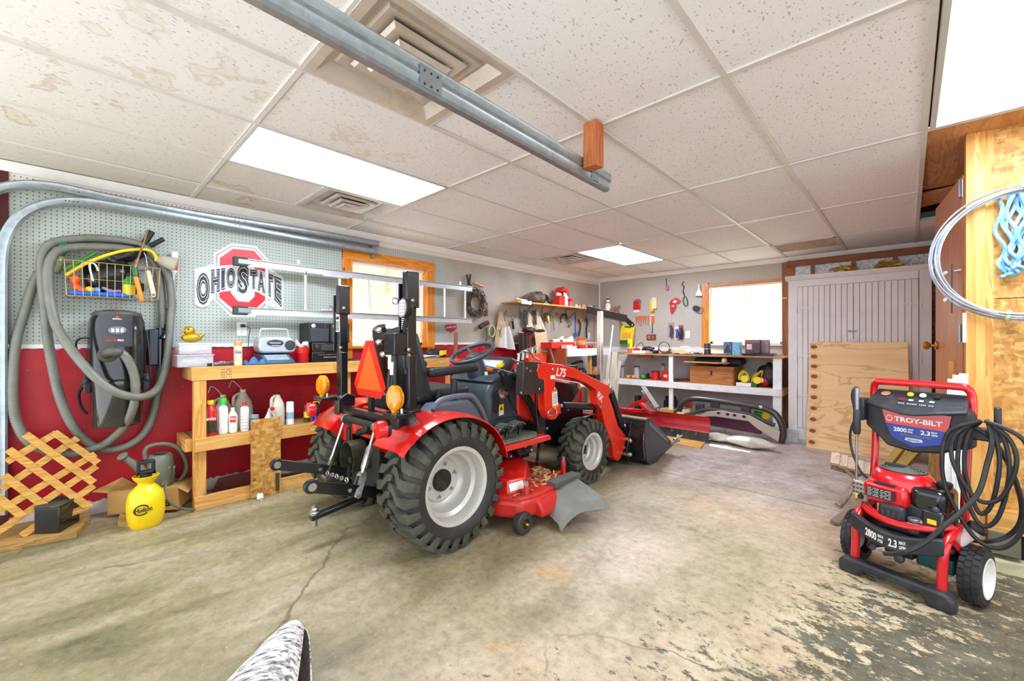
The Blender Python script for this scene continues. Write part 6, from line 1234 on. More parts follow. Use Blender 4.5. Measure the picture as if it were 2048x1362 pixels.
for ch, x0_, x1_, tl, tr_, bl, br in (('O', 65, 203, 440, 432, 772, 765), ('H', 216, 305, 408, 396, 652, 630), ('I', 318, 358, 394, 390, 618, 610), ('O', 372, 464, 390, 386, 602, 594), ('S', 482, 604, 356, 362, 680, 682), ('T', 616, 686, 405, 410, 596, 608), ('A', 690, 768, 415, 440, 612, 652), ('T', 775, 852, 440, 462, 655, 705), ('E', 860, 938, 470, 500, 712, 795)):
    for nm_, iv, ih, bo, X_, m_ in (('letter', 0, 0, .10, .0148, M_OBLK), ('letter_inline', .07, .09, .035, .0158, M_OWHT), ('letter_core', .095, .12, .012, .0168, M_OBLK)):
        hl, hr, w_ = (bl - tl) * iv, (br - tr_) * iv, (x1_ - x0_) * ih
        textquad(ch, [c4(x0_ + w_, bl - hl, X_), c4(x1_ - w_, br - hr, X_), c4(x1_ - w_, tr_ + hr, X_), c4(x0_ + w_, tl + hl, X_)], nm_, m_, t, bold=bo)
# --- ladder
M_LADD = mat('ladder_aluminium', 'd3d5d6', .33, metal=.55, var=.08, scale=12)
t = thing('ladder', 'aluminium ladder hung sideways on the pegboard across the left window', 'ladder', (.15, 1.48, 1.6))
lx, la, lb, zt, zb_ = .15, .24, 2.73, 1.806, 1.418
for z in (zt, zb_):
    b = MB(); b.prism([(lx - .013, z - .03), (lx + .013, z - .03), (lx + .013, z - .026), (lx - .008, z - .026), (lx - .008, z + .026), (lx + .013, z + .026), (lx + .013, z + .03), (lx - .013, z + .03)], 'y', la + .07, lb); b.build('side_rail', M_LADD, t, smooth=False)
    b = MB(); b.bx(lx - .02, lx + .03, la, la + .10, z - .035, z + .035); b.build('rubber_foot', mat('dark_green_foot', '2e3a2c', .6), t, bevel=.006); b = MB(); b.bx(lx + .014, lx + .034, la + .03, la + .12, z - .02, z + .02); b.build('foot_bracket', M_GALV_D, t, bevel=.003)
k = 0; y = la + .24
while y < lb - .05:
    b = MB(); b.lathe([(.016, 0), (.016, zt - zb_ - .05)], (lx, y, zb_ + .025), n=12, sx=.8); b.build('rung', M_LADD, t); y += .305
for y, z in ((1.05, zt + .0), (1.05, zb_)):
    b = MB(); b.bx(lx + .014, lx + .03, y - .12, y + .12, z - .045, z - .025) if z > 1.6 else b.bx(lx + .014, lx + .03, y - .14, y + .12, z + .03, z + .045); b.build('rung_lock', M_LADD, t, bevel=.003)
for y in (.78, 2.66):
    o = MB(); o.tube(smooth_path([(.002, y, zt + .06), (.05, y, zt + .03), (.10, y, zt + .0), (.17, y, zt - .045), (.19, y, zt - .02)], 5), .006, n=6); o.bx(0, .006, y - .014, y + .014, zt + .02, zt + .10); tag(o.build('ladder_hook', M_ZINC), ('left' if y < 1 else 'right') + ' steel hook holding the aluminium ladder', 'hook', 'ladder hooks')
# ================================================================ LEFT WALL BEYOND THE WINDOW
def hang(name, label, cat, pts, x, m, r=.006, **kw):  # bent rod / strap in a plane near the wall
    b = MB(); b.tube(smooth_path([PX(u, v, x) for u, v in pts], 4), r, n=6, **kw); return tag(b.build(name, m), label, cat)
def drape(name, label, cat, quad, x, m, fold=.02, waves=3, seed=1, thick=.006):  # hanging cloth between pixel corners tl,tr,br,bl
    q = [PX(u, v, x) for u, v in quad]
    f = lambda u, v: (q[0] * (1 - u) + q[1] * u) * (1 - v) + (q[3] * (1 - u) + q[2] * u) * v + V((fold * (.6 + .6 * v) * (1 + math.sin(u * waves * 2 * PI + seed + v * 1.5)), 0, -.01 * math.sin(u * PI) * (1 - v)))
    b = MB(); b.grid(f, 18, 12, th=thick); return tag(b.build(name, m, ang=70), label, cat)
M_STL = mat('worn_steel', '8f9294', .35, metal=.8, var=.15, dirt='5a5048'); M_DSTL = mat('dark_steel', '3c3836', .45, metal=.6, var=.2); M_BRN = mat('brown_leather', '4a2c20', .6, var=.25, bump=.4); M_RUSTW = mat('rusty_wire', '5a4a42', .6, metal=.4, var=.4, scale=40)
one('cultivator_head', 'steel forked cultivator head hanging above the wire coil', 'garden tool', M_DSTL, lambda b: (b.cyl(PX(934, 549, .04), PX(937, 570, .05), .012, n=8), b.cyl(PX(941, 549, .04), PX(938, 570, .05), .012, n=8), b.tube(smooth_path([PX(u, v, .06) for u, v in ((917, 574), (922, 571), (932, 571), (938, 568), (945, 573), (953, 576), (957, 584))], 4), .006, n=6)))
one('chisel_handle', 'orange wooden tool handle on the pegboard above the wire coil', 'tool', M_ORNGY, lambda b: b.beam(PX(949, 565, .03), PX(968, 574, .03), .015, .02))
q = random.Random(3); t = thing('barbed_wire_coil', 'dark round coil of rusty wire hanging on the pegboard right of the ladder', 'wire coil', PX(952, 608, .06)); c = PX(952, 607, .06)
b = MB()
for k in range(16):
    r = q.uniform(.09, .165); ph = q.uniform(0, 6); b.tube([c + V((q.uniform(-.004, .004) + .03 * math.sin(a * 2 + ph), math.cos(a) * r + .012 * math.sin(3 * a + ph), math.sin(a) * r * 1.08 + .012 * math.cos(2 * a + ph))) for a in [2 * PI * j / 28 for j in range(28)]], q.uniform(.003, .006), n=5, closed=True)
b.build('strands', M_RUSTW, t); b = MB(); b.slab([PX(968, 622, .1), PX(975, 618, .1), PX(975, 632, .1), PX(967, 634, .1)], (.004, 0, 0)); b.build('tag', M_BRN, t)
t = thing('red_emblem_sign', 'small red rounded sign under the right end of the ladder', 'sign', PX(901, 655, .01)); b = MB(); b.slab([PX(u, v, .01) for u, v in ((889, 652), (893, 649), (911, 648), (913, 651), (912, 659), (902, 665), (893, 660))], (.004, 0, 0)); b.build('plate', mat('crimson_plate', 'b8303e', .4, var=.06), t, smooth=False); textquad('redhood', [PX(892, 657, .015), PX(911, 655, .015), PX(911, 651, .015), PX(892, 653, .015)], 'lettering', M_WPL, t, bold=.02)
one('leaning_stick', 'brown wooden stake leaning on the wall below the pegboard', 'stake', M_BRWNZ, lambda b: b.beam(PX(912, 665, .05), PX(908, 790, .16), .045, .02), smooth=False)
t = thing('red_slatted_chair', 'red slatted folding chair standing behind the steering wheel', 'chair', PX(932, 860, .35))
for k in range(6): b = MB(); b.beam(PX(916 + k * 5.4, 716 + k * .4, .30), PX(932 + k * 4.6, 822, .42), .03, .010, up=V((1, 0, 0))); b.build('slat', M_REDP, t, smooth=False)
b = MB(); b.beam(PX(914, 722, .29), PX(946, 726, .29), .012, .05, up=V((0, 0, 1))); b.beam(PX(928, 800, .38), PX(955, 802, .38), .012, .05, up=V((0, 0, 1))); split(b, 'crossbar', M_REDP, t)
for y_ in (0, .30): b = MB(); A_ = PX(934, 822, .42); b.bx(.40, .43, A_.y + y_, A_.y + y_ + .03, 0, A_.z + .02); b.build('leg', M_REDP, t, smooth=False)
t = thing('rope_coil', 'cream strap coil hanging on a hook left of the tan cloths', 'strap', PX(984, 662, .05)); b = MB()
for k in range(4): b.tube([PX(984, 662, .04 + .008 * k) + V((0, math.cos(a) * .055, math.sin(a) * .075)) for a in [2 * PI * j / 20 for j in range(20)]], .006, n=6, closed=True)
b.build('coil', M_CREAM, t)
hang('green_strap', 'dark green straps hanging beside the cream coil', 'strap', ((972, 655), (974, 675), (971, 690), (976, 702)), .05, M_DGRN, r=.012)
hang('brown_glove', 'brown leather glove pinned left of the cream coil', 'glove', ((960, 655), (966, 650), (976, 645)), .04, M_BRN, r=.03)
drape('tan_cloth', 'long tan cloth hanging on the pegboard behind the steering wheel', 'cloth', ((996, 622), (1003, 622), (1010, 662), (990, 660)), .03, M_TAN, .012, 2)
M_BAG = mat('thin_white_bag', 'dcd6d2', .5, var=.08, scale=30, bump=.6, bscale=30, alpha=.95)
drape('plastic_bag', 'large whitish plastic bag hanging low above the dashboard', 'bag', ((1000, 655), (1014, 652), (1026, 700), (990, 694)), .06, M_BAG, .035, 2, 2)
drape('beige_bag', 'beige cloth bag below the cream coil', 'bag', ((992, 660), (1003, 662), (1006, 697), (988, 694)), .05, M_TAN, .02, 2, 4)
M_WCLO = mat('off_white_cloth', 'dccdb2', .9, var=.1, bump=.4, bscale=150)
drape('white_apron', 'off-white cloth hanging by its corner under the shelf', 'cloth', ((1052, 624), (1058, 624), (1076, 660), (1050, 655)), .04, M_WCLO, .015, 2, 1); drape('white_apron', 'off-white cloth hanging right of the first cloth, above the brown hat', 'cloth', ((1068, 622), (1074, 622), (1092, 664), (1072, 660)), .04, M_WCLO, .015, 2, 3)
for u, lb_ in ((1050, 'left'), (1067, 'right')): drape('dark_tie', f'{lb_} dark strap hanging with the off-white cloths', 'strap', ((u - 2, 620), (u + 4, 620), (u + 5, 650), (u - 1, 648)), .07, mat('olive_dark_cloth', '4a4436', .9, var=.2), .004, 1)
t = thing('brown_hat', 'brown floppy hat on top of the hanging coats', 'hat', PX(1062, 662, .14)); b = MB(); b.blob(PX(1058, 660, .16), .085, (.8, 1.4, .45), amp=.25, seed=5); b.blob(PX(1082, 661, .16), .06, (.8, 1.3, .3), amp=.2, seed=6); b.build('hat', M_BRN, t)
drape('dark_coat', 'dark brown coat hanging behind the loader controls', 'coat', ((1032, 665), (1050, 664), (1052, 725), (1034, 728)), .14, mat('dark_brown_cloth', '43302a', .85, var=.25, bump=.4), .03, 2)
drape('fuzzy_jacket', 'reddish brown furry jacket beside the dark coat', 'jacket', ((1050, 665), (1070, 665), (1068, 712), (1050, 712)), .12, mat('fuzzy_brown_red', '7a4636', .95, var=.5, scale=60, bump=1.5, bscale=120), .03, 3)
drape('tan_towel', 'tan towel hanging in front of the furry jacket', 'towel', ((1067, 664), (1091, 663), (1095, 704), (1070, 707)), .20, M_TAN, .012, 1)
one('red_crate', 'bright red plastic tub below the tan towel', 'tub', mat('orange_red_plastic', 'e8432a', .35), lambda b: b.prism([(PX(1060, 720, .3).y, .80), (PX(1060, 720, .3).y - .03, 1.0), (PX(1092, 720, .3).y + .03, 1.0), (PX(1092, 720, .3).y, .80)], 'x', .08, .30), bevel=.01)
hang('broom_handle', 'long pinkish broom handle leaning behind the loader', 'handle', ((1098, 690), (1104, 710), (1110, 728)), .35, mat('pink_wood', 'c98f78', .5), r=.013)
hang('hook_rod', 'thin black hooked rod hanging in front of the white bag', 'rod', ((1020, 662), (1022, 680), (1024, 700), (1025, 715), (1021, 713)), .08, M_DSTL, r=.005)
t = thing('brass_bell', 'brass hand bell hanging under the wall shelf', 'bell', PX(1095, 640, .08)); c = PX(1095, 642, .08); b = MB(); b.lathe([(.062, 0), (.060, .006), (.045, .025), (.038, .06), (.03, .085), (.012, .095), (0, .096)], c - V((0, 0, .01)), n=24); b.sph(c - V((0, 0, .018)), .015); b.build('bell', mat('brass_bell', 'c9a03c', .25, metal=.85), t); b = MB(); b.tube(smooth_path([c + V((0, -.06, .05)), c + V((0, -.07, .10)), c + V((0, 0, .11)), c + V((0, .07, .10)), c + V((0, .06, .05))], 5), .008, n=6); b.build('bracket', M_DSTL, t)
for nm, lb_, ct_, pts, m, r in (
    ('pliers', 'pliers hanging on the pegboard right of the tan cloth', 'pliers', ((1005, 621), (1007, 632), (1010, 642), (1008, 632), (1013, 622)), M_STL, .008),
    ('c_clamp', 'steel clamp hanging under the left shelf bracket', 'clamp', ((1022, 634), (1026, 630), (1031, 634), (1029, 640), (1023, 638)), M_STL, .007),
    ('black_tool', 'black tool hanging under the steel clamp', 'tool', ((1025, 642), (1026, 650), (1027, 658)), M_BLK, .018),
    ('screwdriver_long', 'steel tool with dark tip hanging right of the bell', 'tool', ((1106, 631), (1107, 645), (1108, 660)), M_STL, .008),
    ('red_clip', 'small red clip hanging right of the bell', 'clip', ((1111, 625), (1113, 629), (1116, 626)), M_REDP, .007),
    ('black_mask', 'black goggles hanging in the middle under the shelf', 'goggles', ((1122, 636), (1126, 629), (1132, 630), (1134, 638)), M_BLK, .014),
    ('yellow_tape', 'dark tape ring hanging above the shoes', 'tape', ((1136, 642), (1141, 643), (1142, 650), (1137, 651)), M_STL, .01),
    ('brown_pliers', 'brown-handled pincers hanging right of the blue swatter', 'pincers', ((1157, 640), (1161, 650), (1158, 672)), M_BRN, .016),
    ('adjustable_wrench', 'silver and black wrench hanging near the corner', 'wrench', ((1171, 638), (1175, 644), (1173, 660), (1174, 676)), M_DSTL, .012),
    ('steel_wrench', 'bright steel wrench hanging closest to the corner', 'wrench', ((1176, 634), (1177, 650), (1175, 666)), M_STL, .008),
    ('black_awl', 'small black handled awl hanging left of the goggles', 'awl', ((1121, 636), (1122, 646)), M_BLK, .01)):
    hang(nm, lb_, ct_, pts, .04, m, r)
t = thing('fly_swatter', 'blue fly swatter hanging near the corner', 'fly swatter', PX(1151, 650, .03)); b = MB(); b.beam(PX(1151, 626, .03), PX(1151, 664, .03), .006, .018); b.build('handle', M_BLUP, t); b = MB(); b.lathe([(0, 0), (.038, .002), (.038, .006), (0, .008)], PX(1151, 669, .03), (1, 0, 0), n=16, sx=1, sy=1.2); b.build('paddle', M_BLUP, t)
outlet('power_outlet', 'white outlet on the left wall close to the corner', PX(1178, 672, .002), 'x')
# wall shelf
SZ = 1.70; t = thing('long_shelf', 'long pine shelf on steel brackets high on the left wall', 'shelf', (.15, 4.6, SZ)); b = MB(); b.bx(.004, .30, 3.39, YF - .02, SZ - .018, SZ); b.build('shelf_board', M_PINEY, t, smooth=False)
for y in (3.75, 4.25, 4.85, 5.45):
    b = MB(); b.beam((.008, y, SZ - .02), (.008, y, SZ - .21), .025, .008, up=V((1, 0, 0))); b.beam((.01, y, SZ - .20), (.25, y, SZ - .03), .025, .006, up=V((0, 1, 0))); b.bx(.005, .27, y - .012, y + .012, SZ - .026, SZ - .018); b.build('bracket', M_GALV_D, t)
def onsh(u, x=.18): p = PX(u, 612, x); return V((p.x, p.y, SZ))
drape('paper_sheet', 'white paper hanging over the shelf edge', 'paper', ((1042, 600), (1062, 602), (1062, 610), (1042, 607)), .305, M_WPL, .002, 1)
one('white_boards', 'pale wood offcuts lying on the left end of the shelf', 'boards', mat('pale_wood_scrap', 'e2d2b2', .7), lambda b: (b.beam(onsh(1024, .1) + V((0, 0, .012)), onsh(1050, .2) + V((0, 0, .012)), .06, .02), b.beam(onsh(1030, .2) + V((0, 0, .04)), onsh(1052, .14) + V((0, 0, .035)), .05, .02)), smooth=False)
one('cloth_heap', 'grey and brown heap of rags on the shelf', 'rags', mat('mixed_rags', '6d6058', .9, var=.5, scale=16, bump=.6), lambda b: b.blob(onsh(1072, .16) + V((0, 0, .082)), .12, (.8, 1.9, .6), amp=.25, n=22, m=12, seed=12))
one('leather_bag', 'dark brown leather bag on top of the rag heap', 'bag', M_BRN, lambda b: b.blob(onsh(1077, .14) + V((0, 0, .15)), .07, (.8, 1.6, .5), amp=.2, seed=14))
one('black_sling', 'black strap bundle at the right end of the rag heap', 'strap', M_BLK, lambda b: b.tube(smooth_path([onsh(1088, .16) + V((0, 0, .14)), onsh(1094, .2) + V((0, 0, .11)), onsh(1097, .24) + V((0, 0, .05)), onsh(1103, .24) + V((0, 0, .03))], 5), .022, n=7))
o = onsh(1118, .16); t = thing('toy_barn', 'red toy barn with white silo on the wall shelf', 'toy barn', o); M_BARN = mat('barn_red', 'd8261c', .5)
b = MB(); b.bx(o.x - .06, o.x + .06, o.y - .07, o.y + .07, SZ, SZ + .15); b.build('barn', M_BARN, t, smooth=False); b = MB(); so = o + V((.03, .12, 0)); b.lathe([(.042, 0), (.038, .24)], so, n=18); b.build('silo', M_WPL, t)
b = MB(); b.slab([o + V((-.07, -.05, .21)), o + V((-.07, .03, .29)), o + V((-.07, .13, .25)), o + V((-.07, .16, .17)), o + V((-.07, .12, .18)), o + V((-.07, .06, .235))], (.15, 0, 0)); b.build('roof', M_BARN, t, smooth=False); b = MB(); b.blob(o + V((0, -.01, .175)), .04, (1, 1.3, .7), amp=.2, seed=3); b.build('gable', M_WPL, t)
b = MB(); [b.box(so + V((.036, -.012 + .018 * (k % 2), .05 + .06 * (k // 2))), (.008, .012, .014)) for k in range(6)]; b.build('window_marks', M_INK, t)
o = onsh(1139, .16); t = thing('toy_house', 'small pinkish red toy house right of the barn', 'toy house', o); b = MB(); b.bx(o.x - .035, o.x + .035, o.y - .045, o.y + .045, SZ, SZ + .09); b.build('walls', mat('pinkish_red', 'e0645a', .5, var=.2, scale=50), t, smooth=False); b = MB(); b.prism([(o.y - .05, SZ + .09), (o.y, SZ + .13), (o.y + .05, SZ + .09)], 'x', o.x - .04, o.x + .04); b.build('roof', M_BARN, t, smooth=False)
for u, nm, lb_, m, s_ in ((1152, 'glass_ornament', 'small white ornament on the shelf right of the toy house', M_WPL, .03), (1159, 'yellow_toy_car', 'small yellow toy on the shelf', M_YELP, .025), (1167, 'toy_cottage', 'little red and white cottage on the shelf', mat('cottage', 'c9a79a', .5, var=.5, scale=80), .04), (1181, 'beige_mug', 'beige mug on the shelf near the corner', M_TAN, .04), (1188, 'small_beacon', 'small black and white lighthouse figure beside the mug', mat('dark_teal', '3a4a4c', .4, var=.5, scale=60), .035)):
    o = onsh(u, .16); b = MB(); b.lathe([(0, 0), (s_, 0), (s_ * .9, s_ * 1.4), (s_ * .4, s_ * 1.9), (0, s_ * 2.0)], o, n=14); tag(b.build(nm, m), lb_, 'ornament')
o = onsh(1206, .22); t = thing('lighthouse_model', 'white model lighthouse standing in the room corner on the shelf', 'lighthouse model', V((.26, 5.72, SZ))); o = V((.26, 5.72, SZ))
b = MB(); b.lathe([(.055, 0), (.05, .06), (.036, .17), (.04, .172), (.04, .178), (.026, .18), (.026, .205), (.034, .207), (0, .235)], o, n=18); b.build('tower', M_WPL, t); b = MB(); b.lathe([(.0285, .179), (.0285, .205)], o, n=14, caps=False); b.lathe([(.049, .065), (.046, .085)], o, n=18, caps=False); b.lathe([(.043, .12), (.041, .135)], o, n=18, caps=False); b.build('dark_bands', M_CHAR, t)
one('wood_bracket', 'brown wooden angle bracket beside the lighthouse', 'bracket', M_BRWNZ, lambda b: (b.beam(PY(1236, 621, 5.78), PY(1243, 652, 5.80), .05, .03), b.beam(PY(1218, 620, 5.7), PY(1240, 612, 5.78), .03, .03)), smooth=False)
# second bench along the left wall
t = thing('corner_workbench', 'white fronted workbench along the left wall near the corner', 'workbench', (.28, 4.9, 0)); b = MB(); b.bx(.0, .55, 4.12, 5.22, 1.045, 1.065); b.build('bench_top', M_BRWN, t, smooth=False)
b = MB(); b.bx(.551, .575, 4.11, 5.22, .955, 1.062); b.build('front_rail', M_WHT, t, smooth=False); b = MB(); b.bx(0, .55, 4.10, 4.118, .0, 1.06); b.build('side_panel', mat('red_brown_board', 'b1572c', .5, var=.1), t, smooth=False)
b = MB(); b.bx(.0, .56, 4.12, 5.22, .56, .58); b.build('shelf_board', M_BRWN, t, smooth=False); b = MB(); b.bx(.561, .58, 4.12, 5.22, .50, .585); b.build('shelf_rail', M_WHT, t, smooth=False); b = MB(); b.bx(.50, .55, 4.72, 4.76, 0, .955); b.build('leg', M_PINE, t, smooth=False)
T2 = 1.065
def onb(u, x=.35, z=T2): p = PX(u, 690, x); return V((p.x, p.y, z))
for k, (u, x) in enumerate(((1114, .24), (1133, .30))):
    o = onb(u, x, T2 + .085 + .004); t = thing('sneaker', ('left' if k == 0 else 'right') + ' cream old sneaker on the corner bench', 'shoe', o, group='cream sneakers'); b = MB(); b.grid(lambda a, c: o + V((.045 * math.cos(c * PI) * (1 - .3 * a), -.14 + .28 * a, .0 + (.085 - .055 * (1 - a) ** .7 + .0) * math.sin(c * PI) + .01)), 12, 10, th=.006); b.build('upper', M_WCLO, t); b = MB(); b.box(o + V((0, 0, .006)), (.1, .29, .014)); b.build('sole', M_CREAM, t, bevel=.006); b = MB(); [b.beam(o + V((-.02, -.06 + .03 * j, .06)), o + V((.03, -.05 + .03 * j, .06)), .006, .006) for j in range(4)]; b.build('laces', M_BRN, t)
one('red_box', 'low red box under the sneakers', 'box', M_REDP, lambda b: b.bx(.15, .40, onb(1103, .4).y, onb(1150, .4).y, T2, T2 + .088), bevel=.004)
one('white_box', 'small white box in front of the red box', 'box', M_WPL, lambda b: b.bx(.42, .52, onb(1132, .5).y, onb(1143, .5).y, T2, T2 + .05), smooth=False)
one('small_parts_box', 'low pale box right of the small white box', 'box', mat('pink_grey_card', 'd9c9c6', .6), lambda b: b.bx(.42, .52, onb(1144, .5).y, onb(1153, .5).y, T2, T2 + .03), smooth=False)
o = onb(1162, .42); t = thing('red_bucket', 'orange red tin can on the corner bench', 'bucket', o); b = MB(); b.lathe([(0, 0), (.062, 0), (.066, .005), (.074, .15), (.077, .152), (.07, .15), (.06, .01), (0, .008)], o, n=24); b.build('can', mat('orange_red_tin', 'e2492c', .35), t); b = MB(); b.lathe([(.0712, .05), (.0735, .12)], o, n=24, caps=False); b.build('label', mat('pale_orange_print', 'ea8f5a', .4, var=.3, scale=60), t)
one('red_clamp', 'small red tool right of the orange red can', 'tool', M_REDP, lambda b: b.blob(onb(1181, .42) + V((0, 0, .03)), .035, (1, 1.5, .8), amp=.3, seed=2))
one('dark_tool', 'black handled tool lying in front of the orange red can', 'tool', M_BLK, lambda b: b.beam(onb(1150, .5) + V((0, 0, .012)), onb(1157, .52) + V((0, 0, .012)), .03, .02))
one('black_hedge_trimmer', 'black curved saw handle on the lower shelf of the corner bench', 'tool', M_BLK, lambda b: b.tube(smooth_path([PX(1136, 735, .45), PX(1146, 728, .45), PX(1160, 723, .45), PX(1165, 724, .45)], 5), .02, n=7))
one('black_reel', 'black spool reel hanging below the corner bench', 'reel', M_BLK, lambda b: [b.lathe([(.03, -.02), (.05, -.018), (.05, -.012), (.02, -.01), (.02, .01), (.05, .012), (.05, .018), (.03, .02)], PX(1189, v, .56), (1, -.5, 0), n=18) for v in (716, 727)])
one('orange_bag', 'orange brown bag on the lower shelf of the corner bench', 'bag', mat('orange_brown_bag', 'd9964a', .7, var=.2, bump=.5), lambda b: b.blob(PX(1188, 744, .45), .08, (1, 1.2, .9), amp=.3, seed=21))
one('black_wheel_tool', 'small dark machine on the lower shelf by the yellow leg', 'machine', M_CHAR, lambda b: b.blob(PX(1163, 744, .40), .07, (1, 1.2, .8), amp=.35, seed=22))
# crane
pb = PD(1200, 620, 5.0); t = thing('engine_crane', 'dark boom on a shiny square steel post standing near the corner', 'crane', (pb.x, pb.y, 0))
b = MB(); b.bx(pb.x - .028, pb.x + .028, pb.y - .028, pb.y + .028, .05, 1.53); b.build('post', mat('polished_steel', 'e2e3e4', .2, metal=.7), t, bevel=.004)
A, B = PD(1176, 620, 5.0), PD(1250, 637, 5.25); b = MB(); b.beam(A, B, .07, .085); b.build('boom', mat('dark_boom_paint', '453b38', .4), t, bevel=.004); b = MB(); b.beam(B, PD(1262, 648, 5.3), .03, .05); b.tube(smooth_path([PD(1256, 640, 5.3), PD(1264, 645, 5.3), PD(1268, 650, 5.3), PD(1264, 653, 5.3), PD(1260, 650, 5.3)], 4), .01, n=6); b.build('hook', M_DSTL, t)
b = MB(); b.bx(pb.x - .03, pb.x + .03, pb.y - .03, pb.y + .6, 0, .06); b.bx(pb.x - .35, pb.x + .35, pb.y + .05, pb.y + .12, 0, .06); b.build('base', mat('dark_boom_paint', '453b38', .4), t, bevel=.004)
one('white_pipe', 'thin white pipe leaning beside the steel post', 'pipe', mat('grey_white_pipe', 'c9cbc6', .4), lambda b: b.cyl(PD(1226, 651, 6.4), PD(1208, 800, 5.9), .013, n=10))
for k, (u0_, u1_, vt) in enumerate(((1214, 1222, 712), (1223, 1236, 704), (1236, 1243, 722))):
    b = MB(); A, B = PD((u0_ + u1_) / 2, vt, 6.0), PD((u0_ + u1_) / 2 - 12, 832, 5.85); b.beam(A, B, .05 * (u1_ - u0_) / 9, .03, up=V((.6, -.8, 0))); tag(b.build('leaning_board', mat('grey_tan_board', 'b3a48c', .7, var=.12), smooth=False), ('leftmost', 'middle widest', 'rightmost shorter')[k] + ' grey tan board leaning in the corner', 'board', 'boards leaning in the corner')
hang('hanging_cable', 'thin black cable hanging from the shelf to the black reel', 'cable', ((1187, 635), (1189, 660), (1188, 690), (1190, 712)), .56, M_BLK, .003)
# power tool + papers at the far end of the left bench
t = thing('power_tool', 'black and yellow cordless tool at the right end of the left bench', 'power tool', PX(868, 712, .25)); c = PX(868, 712, .25); c.z = BZ + .05; b = MB(); b.blob(c, .06, (.9, 1.7, .8), amp=.15, seed=7); b.cyl(c + V((0, .06, 0)), c + V((0, .14, .0)), .045); b.build('body', M_BLK, t); b = MB(); b.lathe([(.03, 0), (.03, .012), (0, .014)], c + V((.05, .06, .0)), (1, -.3, 0), n=14); b.bx(c.x + .03, c.x + .05, c.y + .09, c.y + .13, c.z - .02, c.z + .03); b.build('yellow_part', M_YELP, t)
one('paper_stack', 'messy stack of papers on the bench beside the power tool', 'papers', mat('printed_paper', 'd7d8dc', .6, var=.25, scale=60), lambda b: [b.box((.22 + .01 * k, PX(845, 712, .22).y + .012 * k, BZ + .004 + .006 * k), (.2, .26, .005), Matrix.Rotation(.15 * k, 3, 'Z')) for k in range(5)], smooth=False)
# ================================================================ FAR WALL
YP = YF - .004
def PF(u, v, off=.02): return PY(u, v, YF - off)
def wbox(b, u0, u1, v0, v1, th, off=0): p, q = PF(u0, v1, off), PF(u1, v0, off); b.bx(p.x, q.x, YF - off - th, YF - off, p.z, q.z)
def hangf(name, label, cat, pts, off, m, r=.006, **kw):
    b = MB(); b.tube(smooth_path([PF(u, v, off) for u, v in pts], 4), r, n=7, **kw); return tag(b.build(name, m), label, cat)
t = thing('pink_tool', 'pink handled tool hanging highest on the far pegboard', 'tool', PF(1335, 575)); b = MB(); b.tube([PF(1332, 557), PF(1333, 570)], .005, n=6); b.build('shank', M_BLK, t); b = MB(); b.lathe([(.008, 0), (.022, .01), (.024, .07), (.015, .085), (0, .088)], PF(1334, 570), (.1, 0, -1), n=14); b.build('grip', mat('pink_plastic', 'e45ac0', .35), t)
t = thing('cable_gripper', 'long black and green tool hanging left of the putty knife', 'tool', PF(1369, 590)); b = MB(); b.tube(smooth_path([PF(u, v) for u, v in ((1367, 563), (1364, 570), (1368, 573), (1366, 582), (1369, 592))], 4), .006, n=6); b.build('shaft', M_BLK, t); b = MB(); b.tube(smooth_path([PF(u, v) for u, v in ((1369, 593), (1366, 601), (1370, 612), (1375, 608), (1373, 596), (1369, 593))], 4), .007, n=6); b.build('grip_loop', M_DGRN, t)
t = thing('putty_knife', 'wide white putty spreader hanging beside the window casing', 'putty knife', PF(1398, 580)); b = MB(); b.slab([PF(u, v) for u, v in ((1392, 592), (1405, 592), (1404, 585), (1400, 579), (1400, 569), (1397, 569), (1397, 579), (1393, 585))], (0, -.012, 0)); b.build('body', M_WPL, t); b = MB(); b.slab([PF(u, v) for u, v in ((1392, 594), (1405, 594), (1405, 591.5), (1392, 591.5))], (0, -.01, 0)); b.build('blade', M_DSTL, t)
t = thing('tape_roll', 'black tape roll and wire ring hanging below the putty spreader', 'tape', PF(1392, 617)); b = MB(); b.lathe([(.022, 0), (.045, 0), (.045, .03), (.022, .03)], PF(1392.5, 617), (0, -1, 0), n=22); b.build('roll', M_BLK, t); b = MB(); b.lathe([(0, 0), (.02, 0), (.02, .028), (0, .03)], PF(1392.5, 617), (0, -1, 0), n=18); b.build('core', M_SIL, t); b = MB(); b.tube([PF(1400, 621) + V((math.cos(a) * .05, 0, math.sin(a) * .045)) for a in [2 * PI * k / 18 for k in range(18)]], .005, n=5, closed=True); b.build('ring', M_STL, t)
t = thing('saw_blade_pack', 'round steel disc in red packaging on the far pegboard', 'disc', PF(1274, 608)); b = MB(); b.lathe([(.05, 0), (.062, 0), (.062, .006), (.05, .006)], PF(1275, 605), (0, -1, 0), n=24); b.build('disc_rim', M_STL, t); b = MB(); wbox(b, 1268, 1281, 602, 620, .03); b.build('red_pack', M_REDP, t, bevel=.006); b = MB(); wbox(b, 1268, 1279, 618, 625, .012); b.build('white_card', M_WPL, t, smooth=False); b = MB(); b.lathe([(.01, 0), (.01, .003)], PF(1273, 612, .052), (0, -1, 0), n=10); b.build('mark', M_INK, t)
t = thing('yellow_level', 'yellow and cream packaged tool on the far pegboard', 'tool', PF(1307, 610)); b = MB(); wbox(b, 1301, 1308, 598, 624, .03); b.build('yellow_body', M_YELP, t, bevel=.008); b = MB(); wbox(b, 1305, 1314.5, 595, 618, .035); b.build('cream_cover', M_CREAM, t, bevel=.004); b = MB(); b.lathe([(.018, 0), (.018, .03)], PF(1307, 622), (0, -1, 0), n=16); b.build('wheel', M_ORGP, t)
